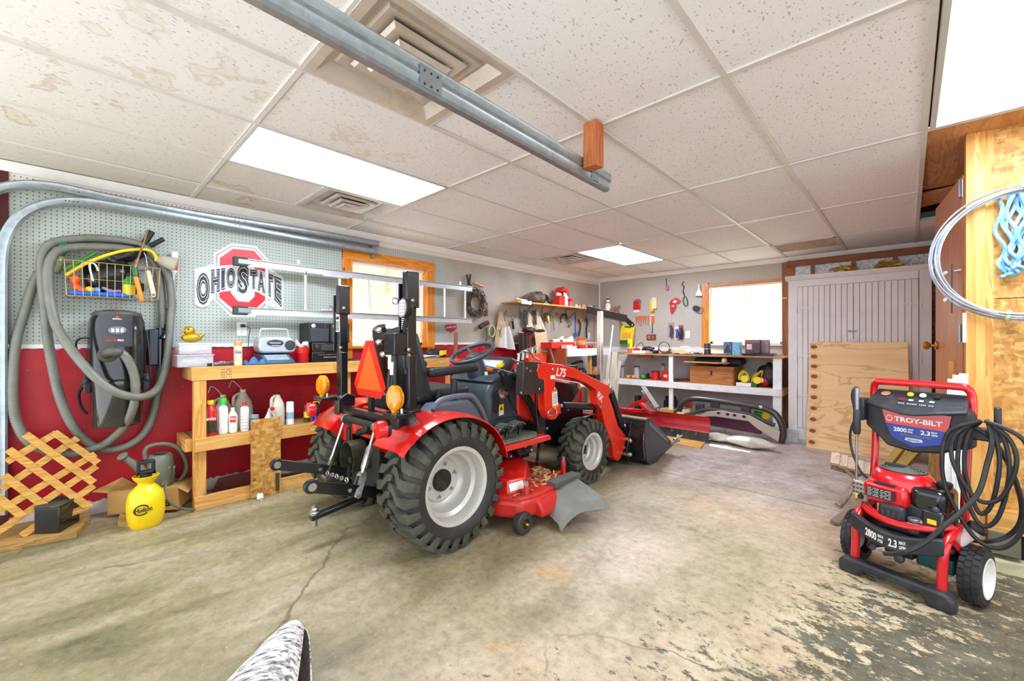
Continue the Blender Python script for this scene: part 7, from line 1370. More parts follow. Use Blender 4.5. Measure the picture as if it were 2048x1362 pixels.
t = thing('red_pennant', 'red and white cut-out pennant hanging in the middle of the far pegboard', 'pennant', PF(1350, 610)); b = MB(); b.slab([PF(u, v) for u, v in ((1339, 606), (1343, 600), (1353, 595), (1362, 602), (1357, 607), (1352, 609), (1340, 611))], (0, -.004, 0)); b.slab([PF(u, v) for u, v in ((1340, 619), (1341, 612), (1352, 610), (1352, 615), (1347, 624), (1343, 629))], (0, -.004, 0)); b.build('cut_out', M_REDP, t, smooth=False); b = MB(); b.slab([PF(u, v, .026) for u, v in ((1345, 605), (1349, 600), (1354, 602), (1352, 606))], (0, -.002, 0)); b.lathe([(.012, 0), (.012, .002)], PF(1346, 612, .026), (0, -1, 0), n=10, sx=1.4, up=V((0, 0, 1))); b.build('white_marks', M_WPL, t)
M_ORH = mat('orange_clear_handle', 'ee6a18', .25, var=.1, scale=50)
u = 1272.5
for k in range(6):
    p = PF(u + k * 4.7, 633 - .5 * k, .03); o = thing('screwdriver', 'orange handled screwdriver in the row of six, ' + ('leftmost', 'second from the left', 'third from the left', 'third from the right', 'second from the right', 'rightmost')[k], 'screwdriver', p, group='row of orange screwdrivers')
    b = MB(); b.lathe([(.004, 0), (.013, .006), (.012, .05), (.007, .06), (.010, .07), (.006, .085)], p, (0, 0, -1), n=10); b.build('handle', M_ORH, o); b = MB(); b.cyl(p - V((0, 0, .085)), p - V((0, 0, .13 + .02 * (k % 3))), .004, n=6); b.build('shank', mat('red_shank', 'b8342a', .4), o)
t = thing('wood_chisel', 'orange handled chisel on a hanger right of the screwdriver row', 'chisel', PF(1305, 645)); b = MB(); wbox(b, 1304, 1309, 632, 647, .025); b.build('handle', M_ORH, t, bevel=.006); b = MB(); wbox(b, 1304, 1306, 647, 666, .01); b.build('blade', M_STL, t); b = MB(); wbox(b, 1301, 1302.5, 634, 651, .01); wbox(b, 1301, 1309, 630, 632, .01); split(b, 'hanger', M_CREAM, t)
t = thing('small_red_sign', 'small dark red framed sign hanging under the chisel', 'sign', PF(1303, 672)); b = MB(); wbox(b, 1293.5, 1312, 669, 680, .015); b.build('plaque', mat('maroon_plaque', '8a3a34', .5, var=.3, scale=90), t, smooth=False); b = MB(); b.tube([PF(1296, 669), PF(1303, 664), PF(1310, 669)], .002, n=5); b.build('string', M_BRN, t); b = MB(); b.lathe([(.011, 0), (.011, .002)], PF(1306, 674.5, .036), (0, -1, 0), n=10); wbox(b, 1295.5, 1301, 672, 673.5, .002, .035); wbox(b, 1295.5, 1300, 675.5, 677, .002, .035); b.build('print', M_TAN, t)
for nm, lb_, a, c, v0, v1, cols in (('plier_pack', 'red and grey blister packed pliers on the far pegboard', 1336, 1348, 645, 676, ('b98a8a', '3c4658')), ('blue_pack', 'blue and white blister pack on the far pegboard', 1350, 1357.5, 653, 678, ('d8dadf', '2a5ab8')), ('knife_pack', 'black and pink packed tool beside the blue pack', 1357.5, 1367, 650, 680, ('b0405a', '1c1c20'))):
    t = thing(nm, lb_, 'tool pack', PF((a + c) / 2, v1)); b = MB(); wbox(b, a, c, v0, v1, .006); b.build('card', mat(nm + '_card', cols[0], .4, var=.25, scale=60), t, smooth=False); b = MB(); m_ = (a + c) / 2
    b.tube(smooth_path([PF(m_ - 1, v0 + 6, .04), PF(m_ + 1, v0 + 14, .045), PF(m_ - .5, v1 - 2, .04)], 4), .02, n=8); b.build('tool', mat(nm + '_tool', cols[1], .4), t)
outlet('power_outlet', 'white outlet on the far pegboard near the window', PF(1376, 669, .008), 'y')
p = V((3.45, YF, 1))
t = thing('swing_hook', 'white curved rod hook fixed at the right of the far window', 'hook', PF(1550, 590)); b = MB(); b.tube(smooth_path([PY(u, v, 5.795) for u, v in ((1574, 596), (1558, 597), (1546, 595), (1541, 590), (1541, 585))], 5), .006, n=6); b.build('rod', M_WPL, t)
# far workbench
FZ = .985; F0 = 5.25; t = thing('far_workbench', 'white painted workbench under the far window with one shelf', 'workbench', (1.7, 5.5, 0))
b = MB(); b.bx(.58, 2.93, F0 - .02, YF, FZ - .02, FZ); b.build('bench_top', wood('worn_bench_wood', 'c99468', '9a6238', 0), t, smooth=False)
b = MB(); b.bx(.58, 2.90, F0, YF, .575, .59); b.build('shelf_board', MATS['worn_bench_wood'], t, smooth=False)
b = MB(); b.bx(.58, 2.905, F0 - .022, F0 - .002, .505, .592); b.build('shelf_rail', M_WHT, t, smooth=False)
for x0_, x1_ in ((.60, .69), (1.52, 1.58), (2.81, 2.90)): b = MB(); b.bx(x0_, x1_, F0 + .0, F0 + .04, 0, FZ - .021); b.build('leg', M_WHT, t, smooth=False)
b = MB(); b.bx(2.865, 2.905, F0 + .04, YF - .05, .505, .574); b.build('end_rail', M_PINEX, t, smooth=False); b = MB(); b.bx(1.02, 1.26, F0 + .02, F0 + .06, FZ - .07, FZ - .021); b.build('under_block', M_BRWN, t, smooth=False)
def onf(u, y=5.45, z=FZ): p = PY(u, 700, y); return V((p.x, p.y, z))
def fbox(name, label, cat, u0, u1, h, m, y=5.4, dp=.12, z=FZ, zb=0, grp=None, bevel=.003):
    a, c = onf(u0, y).x, onf(u1, y).x; b = MB(); b.bx(a, c, y, y + dp, z + zb, z + zb + h); return tag(b.build(name, m, bevel=bevel), label, cat, grp)
t = thing('yellow_carton', 'tall yellow and green carton leaning on the far pegboard', 'carton', onf(1254, 5.7)); b = MB(); b.slab([PY(u, v, y) for u, v, y in ((1239, 688, 5.72), (1264, 688, 5.72), (1269, 652, 5.80), (1243, 651, 5.80))], (0, .03, 0)); b.build('box', M_YELP, t, smooth=False)
b = MB(); b.slab([PY(u, v, y) for u, v, y in ((1239, 688, 5.719), (1264, 688, 5.719), (1264.5, 680, 5.735), (1240, 680, 5.735))], (0, -.001, 0)); b.slab([PY(u, v, y) for u, v, y in ((1249, 655, 5.79), (1262, 656, 5.79), (1262, 653, 5.795), (1249, 652, 5.795))], (0, -.001, 0)); b.build('green_band', M_DGRN, t, smooth=False); b = MB(); b.slab([PY(u, v, y) for u, v, y in ((1244, 677, 5.74), (1261, 677, 5.74), (1263, 665, 5.765), (1245, 665, 5.765))], (0, -.001, 0)); b.build('picture', mat('orange_print', 'dfa04a', .5, var=.2, scale=40), t, smooth=False)
t, o = spray_can('yellow_canister', 'tall yellow canister with red flame base on the far bench', 1260, 5.35, FZ, .215, .034, M_YELP, mat('lime_cap', 'e8ee20', .35), cat='canister') if 0 else (None, None)
o = onf(1260, 5.38); t = thing('yellow_canister', 'tall yellow canister with orange red base on the far bench', 'canister', o); b = MB(); b.lathe([(.036, .07), (.038, .075), (.038, .205), (.034, .21), (0, .212)], o, n=20); b.build('can', mat('lime_yellow_tin', 'ecec1c', .3), t); b = MB(); b.lathe([(0, 0), (.038, 0), (.038, .07)], o, n=20); b.build('base_print', mat('flame_print', 'e2582a', .4, var=.5, scale=50), t); textquad('SS', [o + V((-.018, -.039, .10)), o + V((.018, -.039, .10)), o + V((.018, -.039, .15)), o + V((-.018, -.039, .15))], 'lettering', M_INK, t, bold=.02)
q = random.Random(11)
M_KRAFT = mat('crumpled_kraft_paper', 'cfae84', .8, var=.15, bump=.4)
one('cordless_sander', 'black and red power tool with cord on the far bench', 'power tool', M_BLK, lambda b: (b.blob(onf(1296, 5.55) + V((0, 0, .06)), .06, (1.6, .8, .7), amp=.25, seed=3), b.tube(smooth_path([onf(1285, 5.6) + V((0, 0, .03)), onf(1270, 5.5) + V((0, 0, .05)), onf(1282, 5.6) + V((0, 0, .16)), onf(1290, 5.6) + V((0, 0, .08)), onf(1312, 5.5) + V((0, 0, .01))], 5), .005, n=5)))
one('red_drill', 'red and black drill body beside the yellow canister', 'power tool', M_REDP, lambda b: b.blob(onf(1274, 5.5) + V((0, 0, .05)), .04, (1.5, 1, .7), amp=.2, seed=4))
one('black_trigger_tool', 'black rounded tool head on the far bench centre', 'tool', M_BLK, lambda b: b.blob(onf(1311, 5.4) + V((0, 0, .025)), .035, (1.6, 1, .6), amp=.3, seed=5))
fbox('book_stack', 'stack of pale booklets on the far bench', 'booklets', 1264, 1290, .04, mat('pale_paper_edge', 'ece2cc', .6, var=.1, scale=60), 5.3, .16)
one('wire_hoop', 'thin brown wire hoop standing on the far bench', 'wire', M_BRN, lambda b: [b.tube([V((PY(1328, 680, 5.7).x, 5.7, FZ + .09)) + V((math.cos(a) * .085, .01 * k, math.sin(a) * .085)) for a in [2 * PI * j / 20 for j in range(20)]], .004, n=5, closed=True) for k in range(2)])
one('kraft_paper', 'crumpled kraft paper with bits on the far bench', 'paper', M_KRAFT, lambda b: b.grid(lambda u, v: onf(1322 + 60 * u, 5.30 + .3 * v) + V((0, 0, .004 + .05 * abs(math.sin(u * 9 + v * 5)) * (.3 + v) * math.sin(PI * u) ** .4)), 26, 8, th=.002))
one('white_sheet', 'white plastic sheet spread along the back of the far bench', 'sheet', M_BAG, lambda b: b.grid(lambda u, v: onf(1360 + 90 * u, 5.5 + .33 * v) + V((0, 0, .006 + (.10 * v * v + .02 * abs(math.sin(u * 12 + v * 3))) * (1 - .5 * u))), 26, 8, th=.002))
one('leather_scrap', 'dark leather scrap among the kraft paper', 'scrap', M_BRN, lambda b: b.grid(lambda u, v: onf(1316 + 26 * u, 5.28 + .15 * v) + V((0, 0, .01 + .05 * (2 * u - 1) ** 2 + .02 * v)), 10, 4, th=.004))
for k, (u, s_) in enumerate(((1384, .022), (1392, .018), (1400, .02))): one('wire_bundle', ('left', 'middle', 'right')[k] + ' small loop of wire in front of the white sheet', 'wire', M_DSTL, lambda b: [b.tube([onf(u, 5.35) + V((math.cos(a) * s_ * 1.4, .006 * j, .02 + math.sin(a) * s_ * .9)) for a in [2 * PI * i / 12 for i in range(12)]], .002, n=5, closed=True) for j in range(3)], group='loops of wire on the far bench')
o = onf(1415, 5.42); t = thing('black_canister', 'tall black canister on the far bench in front of the window casing', 'canister', o); b = MB(); b.lathe([(0, 0), (.043, 0), (.043, .15), (.040, .155), (0, .156)], o, n=24); b.build('can', mat('dark_grey_tin', '33333a', .35, var=.25, scale=40), t); b = MB(); b.lathe([(.0436, .075), (.0436, .085)], o, n=24, caps=False); b.build('band', M_SIL, t)
M_XT = mat('christmas_print', '5a6a86', .4, var=.9, scale=90); M_XB = mat('winter_blue_print', '6fb0e0', .4, var=.6, scale=70); M_DT = mat('dark_ornate_print', '574046', .4, var=.8, scale=120)
t = thing('tree_gift_box', 'gift tin with a decorated tree printed on it, on the far bench', 'tin', onf(1455, 5.5)); a, c = onf(1447, 5.45).x, onf(1463, 5.45).x; b = MB(); b.bx(a, c, 5.45, 5.56, FZ, FZ + .18); b.build('box', M_XT, t, bevel=.003); b = MB(); m_ = (a + c) / 2; b.slab([V((m_ - .045, 5.449, FZ + .03)), V((m_ + .045, 5.449, FZ + .03)), V((m_, 5.449, FZ + .155))], (0, -.001, 0)); b.build('printed_tree', mat('tree_print', '2e3a33', .5, var=.9, scale=150), t)
fbox('winter_gift_box', 'bright blue winter printed box beside the tree tin', 'box', 1464, 1480, .175, M_XB, 5.46, .10)
t = thing('ornate_tin', 'large dark patterned tin box standing on the black tray', 'tin', onf(1505, 5.45)); a, c = onf(1490, 5.38).x, onf(1520, 5.38).x; b = MB(); b.bx(a, c, 5.38, 5.50, FZ + .035, FZ + .205); b.build('box', M_DT, t, bevel=.003); b = MB(); b.bx(a + .02, a + .08, 5.378, 5.38, FZ + .08, FZ + .15); b.build('pink_label', mat('pink_label', 'e8b8b8', .5), t, smooth=False); b = MB(); b.bx(a, c, 5.377, 5.38, FZ + .165, FZ + .195); b.build('top_band', mat('tan_band', '8a6a58', .5, var=.6, scale=120), t, smooth=False)
fbox('small_ornate_tin', 'smaller patterned tin right of the large dark one', 'tin', 1522, 1537, .17, mat('pale_ornate_print', '9a808a', .4, var=.6, scale=100), 5.44, .09, zb=.035)
fbox('black_tray', 'flat black tray on the far bench under the patterned tins', 'tray', 1484, 1545, .034, M_BLKP, 5.30, .25)
fbox('white_carton', 'low white carton at the right end of the far bench', 'carton', 1541, 1560, .025, M_WPL, 5.55, .22)
# shelf of the far bench
SF = .591
def jar(name, label, u, h, r, y=5.45):
    o = onf(u, y, SF); t = thing(name, label, 'jar', o, group='clear jars on the far bench shelf'); b = MB(); b.lathe([(0, 0), (r, 0), (r, h), (r - .003, h), (r - .003, .004), (0, .004)], o, n=20); b.build('glass', mat('jar_glass', 'e4e6e8', .1, var=.03, alpha=.35), t); b = MB(); b.lathe([(r + .003, h - .005), (r + .003, h + .008), (0, h + .009)], o, n=20); b.build('lid', M_DSTL, t)
    b = MB(); b.lathe([(0, .006), (r * .8, .006), (r * .75, h * .85), (0, h * .86)], o, n=16); b.build('filling', M_WPL, t)
jar('glass_jar', 'clear jar with dark lid left of the green toy', 1274, .18, .045); jar('glass_jar', 'smaller clear jar at the left end of the far bench shelf', 1245, .17, .03, 5.5)
one('wood_shavings', 'orange brown lumps on the left of the far bench shelf', 'lumps', mat('orange_lump', 'd99a4e', .8, var=.3), lambda b: [b.blob(onf(1256 + 5 * k, 5.4 + .02 * (k % 2), SF) + V((0, 0, .022)), .03, (1.2, 1, .8), amp=.4, seed=30 + k) for k in range(3)])
one('green_toy', 'green plastic block toy on the far bench shelf', 'toy', M_GRNP, lambda b: b.blob(onf(1287, 5.38, SF) + V((0, 0, .03)), .038, (1.1, 1, .8), amp=.25, seed=40))
for k, u in enumerate((1288, 1296)): one('black_cup', ('left' if k == 0 else 'right') + ' small black cup behind the green toy', 'cup', M_BLK, lambda b: b.lathe([(0, 0), (.02, 0), (.026, .05 + .03 * k), (0, .052 + .03 * k)], onf(u, 5.5, SF), n=14), group='small black cups')
for k, (u, r, h, lb_) in enumerate(((1311, .062, .12, 'left red coffee tub with dark lid on the far bench shelf'), (1336, .085, .13, 'right larger red coffee tub with picture label'))):
    o = onf(u, 5.40 - .02 * k, SF); t = thing('coffee_tub', lb_, 'tub', o, group='red coffee tubs'); b = MB(); b.lathe([(0, 0), (r, 0), (r, .01), (r * .96, .04), (r * .98, h * .8), (r * 1.0, h)], o, n=26); b.build('tub', mat('coffee_red', 'd81c1c', .3, var=.05), t); b = MB(); b.lathe([(r * 1.03, h - .002), (r * 1.03, h + .012), (0, h + .014)], o, n=26); b.build('lid', M_CHAR if k == 0 else M_REDP, t)
    if k: b = MB(); b.slab(cfl(o, r + .002, -.06, -.01, SF + .055, SF + .095), (.0, -.001, 0)); b.build('picture_label', mat('coffee_picture', 'e0c08a', .4, var=.6, scale=120), t, smooth=False); b = MB(); b.slab(cfl(o, r - .004, .035, .05, SF + .03, SF + .1), (.0, -.001, 0)); b.build('side_label', M_CREAM, t, smooth=False)
t, o = bottle('spray_bottle', 'white spray bottle with green trigger behind the coffee tubs', 'spray bottle', 0, 0, SF, .24, .03, M_WPL, M_GRNP, neck=.35, cr=.8, ch=.17, loc=onf(1326, 5.62, SF))
t = thing('wooden_chest', 'large dovetailed wooden chest on the far bench shelf', 'chest', onf(1425, 5.5, SF)); a, c = onf(1380, F0 + .06).x, onf(1468, F0 + .06).x; M_CH = wood('old_chest_wood', 'c98440', '96562a', 0, knots=False); b = MB(); b.bx(a, c, F0 + .06, F0 + .45, SF, SF + .24); b.build('body', M_CH, t, smooth=False); b = MB(); b.bx((a + c) / 2 - .012, (a + c) / 2 + .012, F0 + .055, F0 + .061, SF + .12, SF + .18); b.build('hasp', M_DSTL, t)
b = MB(); [b.bx(c - .02, c + .0006, F0 + .0594, F0 + .066, SF + .01 + .036 * k, SF + .03 + .036 * k) for k in range(6)]; b.build('dovetails', wood('dark_dovetail', '8a5228', '6a3a1a', 0), t, smooth=False)
o = MB(); o.beam(PY(1370, 723, F0 + .03), PY(1456, 727, F0 + .03), .09, .016); tag(o.build('pine_board', M_PINEX, smooth=False), 'pale board lying on the wooden chest front edge', 'board')
fbox('black_mat', 'rolled black rubber mat on top of the wooden chest', 'mat', 1388, 1483, .09, mat('black_mat_rubber', '23272a', .6), F0 + .16, .25, SF, .26, bevel=.03)
o = PY(1449, 727, F0 + .03); t = thing('tan_hat', 'small tan cowboy hat on the pale board', 'hat', o); b = MB(); b.lathe([(.09, .012), (.085, .004), (.045, .008), (.04, .05), (.03, .07), (.01, .06), (0, .06)], o, n=22, sx=1.0, sy=.8); b.build('hat', M_TAN, t); b = MB(); b.lathe([(.046, .01), (.0445, .02)], o, n=22, caps=False, sy=.8); b.build('hat_band', M_BRN, t)
for k, (u, v) in enumerate(((1489, 752), (1514, 750))):
    o = onf(u, 5.36, SF + (.045 if k == 0 else .035)); t = thing('strap_roll', ('left' if k == 0 else 'right') + ' roll of yellow green webbing on the far bench shelf', 'strap', o, group='yellow webbing rolls'); M_WEB = mat('yellow_green_webbing', 'd0cc2e', .6, var=.2, scale=30); b = MB(); b.lathe([(.015, 0), (.045, 0), (.045, .05), (.015, .05)], o + V((0, 0, .04)), (.25, -1, .3), n=18); b.build('roll', M_YELP, t); b = MB(); s_ = -1 if k == 0 else 1; b.tube(smooth_path([o + V((-.05 * s_, 0, .02)), o + V((-.05 * s_ + .02 * s_, .02, .10)), o + V((.02 * s_, .03, .14)), o + V((.06 * s_, .02, .16 if k else .08)), o + V((.05 * s_, 0, .1 if k else .03))], 5), .026, n=6, flat=.2); b.build('loose_strap', M_WEB, t)
fbox('white_green_box', 'flat white box with green end under the left webbing roll', 'box', 1472, 1502, .045, M_WPL, 5.30, .12, SF); fbox('green_box_end', 'green flat carton behind the white box', 'carton', 1503, 1513, .045, M_DGRN, 5.30, .14, SF)
t = thing('charcoal_bag', 'black and red charcoal bag partly behind the right bench leg', 'bag', onf(1540, 5.48, SF)); b = MB(); b.blob(onf(1538, 5.48, SF) + V((0, 0, .15)), .13, (1.0, .8, 1.1), amp=.12, seed=50, n=20, m=14); b.build('bag', mat('black_paper_bag', '2c1a20', .45, var=.2, bump=.5), t); b = MB(); b.blob(onf(1529, 5.42, SF) + V((0, 0, .08)), .07, (1, .7, 1), amp=.1, seed=51); b.build('red_panel', M_REDP, t); b = MB(); b.lathe([(.03, 0), (.03, .004)], onf(1524, 5.352, SF) + V((0, 0, .085)), (-.2, -1, 0), n=18, sx=.6, up=V((0, 0, 1))); b.build('badge', M_WPL, t)
# lower level and floor in front
fbox('brown_carton', 'open brown cardboard carton behind the red blade', 'cardboard box', 1319, 1347, .2, M_CARD, 5.2, .22, 0, .0)
one('black_motor', 'small black and steel motor under the far bench', 'motor', M_DSTL, lambda b: (b.cyl(PY(1333, 798, 5.6), PY(1350, 798, 5.6), .05), b.cyl(PY(1340, 797, 5.5), PY(1340, 788, 5.5), .03), b.bx(PY(1333, 800, 5.6).x, PY(1350, 800, 5.6).x, 5.5, 5.7, 0, PY(1340, 800, 5.6).z)))
one('black_can', 'dark box standing behind the grey steel plate', 'box', M_BLK, lambda b: (lambda a, c: b.bx(a.x, c.x, 5.2, 5.3, 0, c.z))(PY(1269, 825, 5.2), PY(1277, 792, 5.2)))
# snow blade on the floor
BYY = 4.42; t = thing('grader_blade', 'long red steel blade with dark cutting edge on the floor beyond the bucket', 'blade', (1.7, BYY, 0)); xl, xr = 1.0, PY(1418, 850, BYY).x
arc = [(BYY - .02, .11), (BYY + .03, .17), (BYY + .04, .23), (BYY + .01, .285), (BYY - .03, .30)]
b = MB(); b.prism(arc + [(y + .008, z) for y, z in arc[::-1]], 'x', xl, xr); b.build('mouldboard', mat('worn_red_blade', 'c3202a', .35, var=.12, dirt='7a3030', dirt_amt=.3), t)
b = MB(); b.prism([(BYY - .035, .0), (BYY - .022, .115), (BYY - .012, .115), (BYY - .025, .0)], 'x', xl, xr + .005); b.build('cutting_edge', mat('grey_cutting_edge', '4a4a48', .4, metal=.5, dirt='8a8274'), t); b = MB()
for u in (1344, 1392): b.lathe([(.016, 0), (.014, .01), (0, .012)], PY(u, 861 + (u - 1344) * .14, BYY - .035), (0, -1, .1), n=8)
split(b, 'bolt', M_STL, t)
for pts, wd in (((PD(1262, 812, 5.6), PD(1300, 796, 5.4)), .14), ((PD(1240, 818, 5.4), PD(1300, 823, 5.3)), .05), ((PD(1283, 808, 5.3), PD(1305, 826, 5.1)), .07), ((PD(1232, 806, 5.5), PD(1238, 820, 5.4)), .04)): b = MB(); b.beam(pts[0], pts[1], wd, .04); b.build('hitch_frame', M_TRED, t, bevel=.004)
t = thing('channel_plate', 'grey steel channel plate tilted up with a red bracket behind the bucket', 'steel channel', PD(1300, 800, 5.1)); A, B = PD(1286, 776, 5.2), PD(1314, 818, 5.0); b = MB(); x_, y_, z_ = basis(B - A, V((.8, .5, .2))); b.beam(A, B, .10, .006, up=y_); b.beam(A + x_ * .05, B + x_ * .05, .006, .05, up=y_); b.beam(A - x_ * .05, B - x_ * .05, .006, .05, up=y_); b.build('channel', mat('galvanised_grey', 'a8a4a2', .4, metal=.5, var=.12), t); b = MB(); C_ = A.lerp(B, .45) ; b.beam(C_ - (B - A) * .16 + y_ * -.01, C_ + (B - A) * .16 + y_ * -.01, .09, .02, up=y_); b.build('red_bracket', M_LRED, t); textquad('Jh7', [B - x_ * .03 - z_ * .05 - y_ * .006, B + x_ * .03 - z_ * .05 - y_ * .006, B + x_ * .03 - z_ * .015 - y_ * .006, B - x_ * .03 - z_ * .015 - y_ * .006], 'marking', M_INK, t)
# bull bar, tan guard, plank and sack on the floor
def P5(u, v, y=5.0): return PY(u, v, y)
t = thing('bumper_guard', 'dark curved tubular vehicle bumper guard lying in front of the far bench', 'bumper guard', (2.4, 5.0, 0)); M_GUN = mat('gunmetal_coating', '57504e', .3, metal=.5, var=.1)
b = MB(); b.tube(smooth_path([P5(u, v) for u, v in ((1358, 822), (1362, 811), (1376, 800), (1395, 797), (1454, 804), (1512, 813), (1543, 823), (1560, 841), (1566, 863), (1562, 884))], 6), .037, n=10, flat=1.0); b.build('main_tube', M_GUN, t)
b = MB(); b.tube(smooth_path([P5(u, v, 4.95) for u, v in ((1370, 829), (1385, 827), (1412, 819), (1440, 820), (1500, 829), (1530, 843), (1550, 850))], 6), .022, n=8); b.build('inner_tube', M_GUN, t)
for u, v in ((1400, 815), (1430, 812), (1492, 822)): b = MB(); b.bx(P5(u, v).x - .05, P5(u, v).x + .05, 4.97, 5.03, P5(u, v).z - .06, P5(u, v).z + .05); b.build('bracket', M_CHAR, t, bevel=.006)
b = MB(); b.lathe([(.02, 0), (.02, .006), (.008, .01)], P5(1521, 814, 4.95), (0, -1, .2), n=12); b.build('bolt', M_ZINC, t)
t = thing('tan_skid_panel', 'beige metal panel with four holes leaning inside the bumper guard', 'panel', (2.4, 4.9, 0)); b = MB(); b.slab([P5(u, v, 4.9) for u, v in ((1395, 833), (1418, 823), (1440, 821), (1500, 831), (1560, 864), (1557, 884), (1512, 856), (1496, 842), (1430, 833))], (0, .02, 0)); b.build('panel', mat('beige_paint', 'c8b9a8', .35, metal=.3, var=.05), t, bevel=.004, smooth=False)
b = MB(); [b.lathe([(.016, 0), (.016, .002)], P5(u, v, 4.898), (0, -1, 0), n=12, sx=1.3, up=V((0, 0, 1))) for u, v in ((1437, 826), (1455, 828.5), (1469, 830.5), (1488, 833.5))]; split(b, 'hole', M_BLK, t)
one('purple_plank', 'dark purple painted beam on the floor behind the sack', 'beam', mat('purple_paint', '5a2e44', .45, var=.15), lambda b: b.beam(P5(1415, 840, 5.1), P5(1522, 858, 4.95), .05, .12), smooth=False)
t = thing('white_sack', 'long dusty white sack lying on the floor in front of the beam', 'sack', PZ(1490, 875, 0)); b = MB(); A, C = PZ(1425, 872, .06), PZ(1545, 892, .06); R_ = Matrix.Rotation(math.atan2((C - A).y, (C - A).x), 3, 'Z'); b.blob(A.lerp(C, .62), .06, (4.2, 1.9, .95), amp=.10, n=26, m=12, seed=60, R=R_); b.blob(A.lerp(C, .12), .05, (3.2, 1.8, .9), amp=.10, n=22, m=10, seed=61, R=R_); b.build('sack', mat('dusty_sack', 'c9c2b0', .75, var=.12, bump=.5, bscale=30, dirt='8a8474'), t)
one('yellow_board_floor', 'yellowish board lying on the floor under the red blade end', 'board', M_PINEX, lambda b: b.slab([PZ(1325, 884, 0), PZ(1400, 898, 0), PZ(1412, 884, 0), PZ(1330, 873, 0)], (0, 0, .012)), smooth=False)
one('green_hose_nozzle', 'green hose with yellow end under the right of the far bench', 'hose', M_GRNP, lambda b: b.cyl(PY(1512, 826, 5.5), PY(1532, 832, 5.4), .035)); one('yellow_ring', 'yellow ring at the end of the green hose', 'ring', M_YELP, lambda b: b.lathe([(.02, 0), (.045, 0), (.045, .03), (.02, .03)], PY(1531, 831, 5.38), (.4, -1, 0), n=16))
one('tan_bag', 'tan bag with a red scrap inside the bumper guard arch', 'bag', M_TAN, lambda b: b.blob(V((PY(1375, 830, 5.2).x, 5.2, .12)), .12, (1.2, .8, .95), amp=.2, seed=70)); one('red_scrap', 'red rag on top of the tan bag', 'rag', M_REDP, lambda b: b.blob(PY(1378, 809, 5.15), .045, (1, .8, .8), amp=.4, seed=71)); one('white_plastic_bag', 'crumpled white plastic bag left of the bumper guard', 'bag', M_BAG, lambda b: b.blob(V((PY(1362, 830, 5.05).x, 5.05, .09)), .10, (1.2, .8, .9), amp=.35, seed=72))
# wardrobe with beadboard doors
t = thing('beadboard_wardrobe', 'tall pale grey wardrobe with beadboard double doors against the far wall', 'wardrobe', (3.58, 5.45, 0)); M_CAB = mat('pale_pinkish_grey_paint', 'e2dad6', .5, var=.04, scale=5, dirt='a39a94', dirt_amt=.2)
cx0, cx1, cy = 2.985, 4.175, 5.16
b = MB(); b.bx(cx0, cx1, cy + .02, 5.78, .04, 1.90); b.build('carcass', M_CAB, t, smooth=False); b = MB(); b.bx(cx0, cx0 + .09, cy, cy + .02, .02, 1.88); b.bx(cx1 - .09, cx1, cy, cy + .02, .02, 1.88); b.bx(cx0 + .09, cx1 - .09, cy, cy + .02, 1.80, 1.88); b.bx(cx0 + .09, cx1 - .09, cy, cy + .02, .02, .17); b.build('face_frame', M_CAB, t, bevel=.002, smooth=False)
b = MB(); b.prism([(cy - .03, 1.93), (cy - .025, 1.915), (cy - .005, 1.88), (cy + .6, 1.88), (cy + .6, 1.93)], 'x', cx0 - .03, cx1 + .02); b.build('cornice', M_CAB, t, smooth=False); b = MB(); b.bx(cx0 - .012, cx0 + .10, cy - .012, 5.78, 0, .14); b.bx(cx0, cx1, cy - .004, cy + .02, 0, .04); b.build('plinth', mat('grey_blue_base_paint', 'c3c6c8', .6, dirt='77706a'), t, smooth=False)
mid = (cx0 + cx1) / 2
for k, (a, c) in enumerate(((cx0 + .092, mid - .002), (mid + .002, cx1 - .092))):
    dr = bpy.data.objects.new('door', None); COL.objects.link(dr); dr.parent = t; dr.location = V((a, cy, 0)) - V((3.58, 5.45, 0)); n_ = 10; w_ = (c - a) / n_; b = MB()
    for j in range(n_): x = a + j * w_; wj = w_ * (.62 if j % 2 else 1.0); b.bx(x + .002, x + w_ - .002, cy - .006 - (.002 if j % 2 else 0), cy + .018, .175, 1.795)
    b.build('beadboard', M_CAB, dr, bevel=.003, smooth=False); b = MB()
    for z in (.55, 1.0, 1.55):
        x = a if k == 0 else c; s_ = 1 if k == 0 else -1; b.bx(x - s_ * .02, x - s_ * .004, cy - .012, cy - .004, z - .05, z + .05); b.bx(x, x + s_ * .12, cy - .013, cy - .008, z - .008, z + .008)
    split(b, 'strap_hinge', M_CAB, dr)
b = MB(); b.bx(mid - .06, mid + .03, cy - .014, cy - .008, 1.27, 1.29); b.cyl((mid - .05, cy - .016, 1.28), (mid + .02, cy - .016, 1.28), .005, n=6); b.bx(mid - .05, mid + .03, cy - .014, cy - .008, 1.17, 1.195); split(b, 'bolt_latch', M_STL, t)
for k, (u, v) in enumerate(((1690, 538), (1776, 529))): one('gilt_ornament', ('left' if k == 0 else 'right') + ' gilded carved ornament lying on top of the wardrobe', 'ornament', mat('old_gilt', 'b8923a', .4, metal=.5, var=.3, scale=30), lambda b: b.blob(PY(u, v, 5.5), .04, (2.6, .8, .9), amp=.5, n=20, m=10, seed=80 + k), group='gilt ornaments')
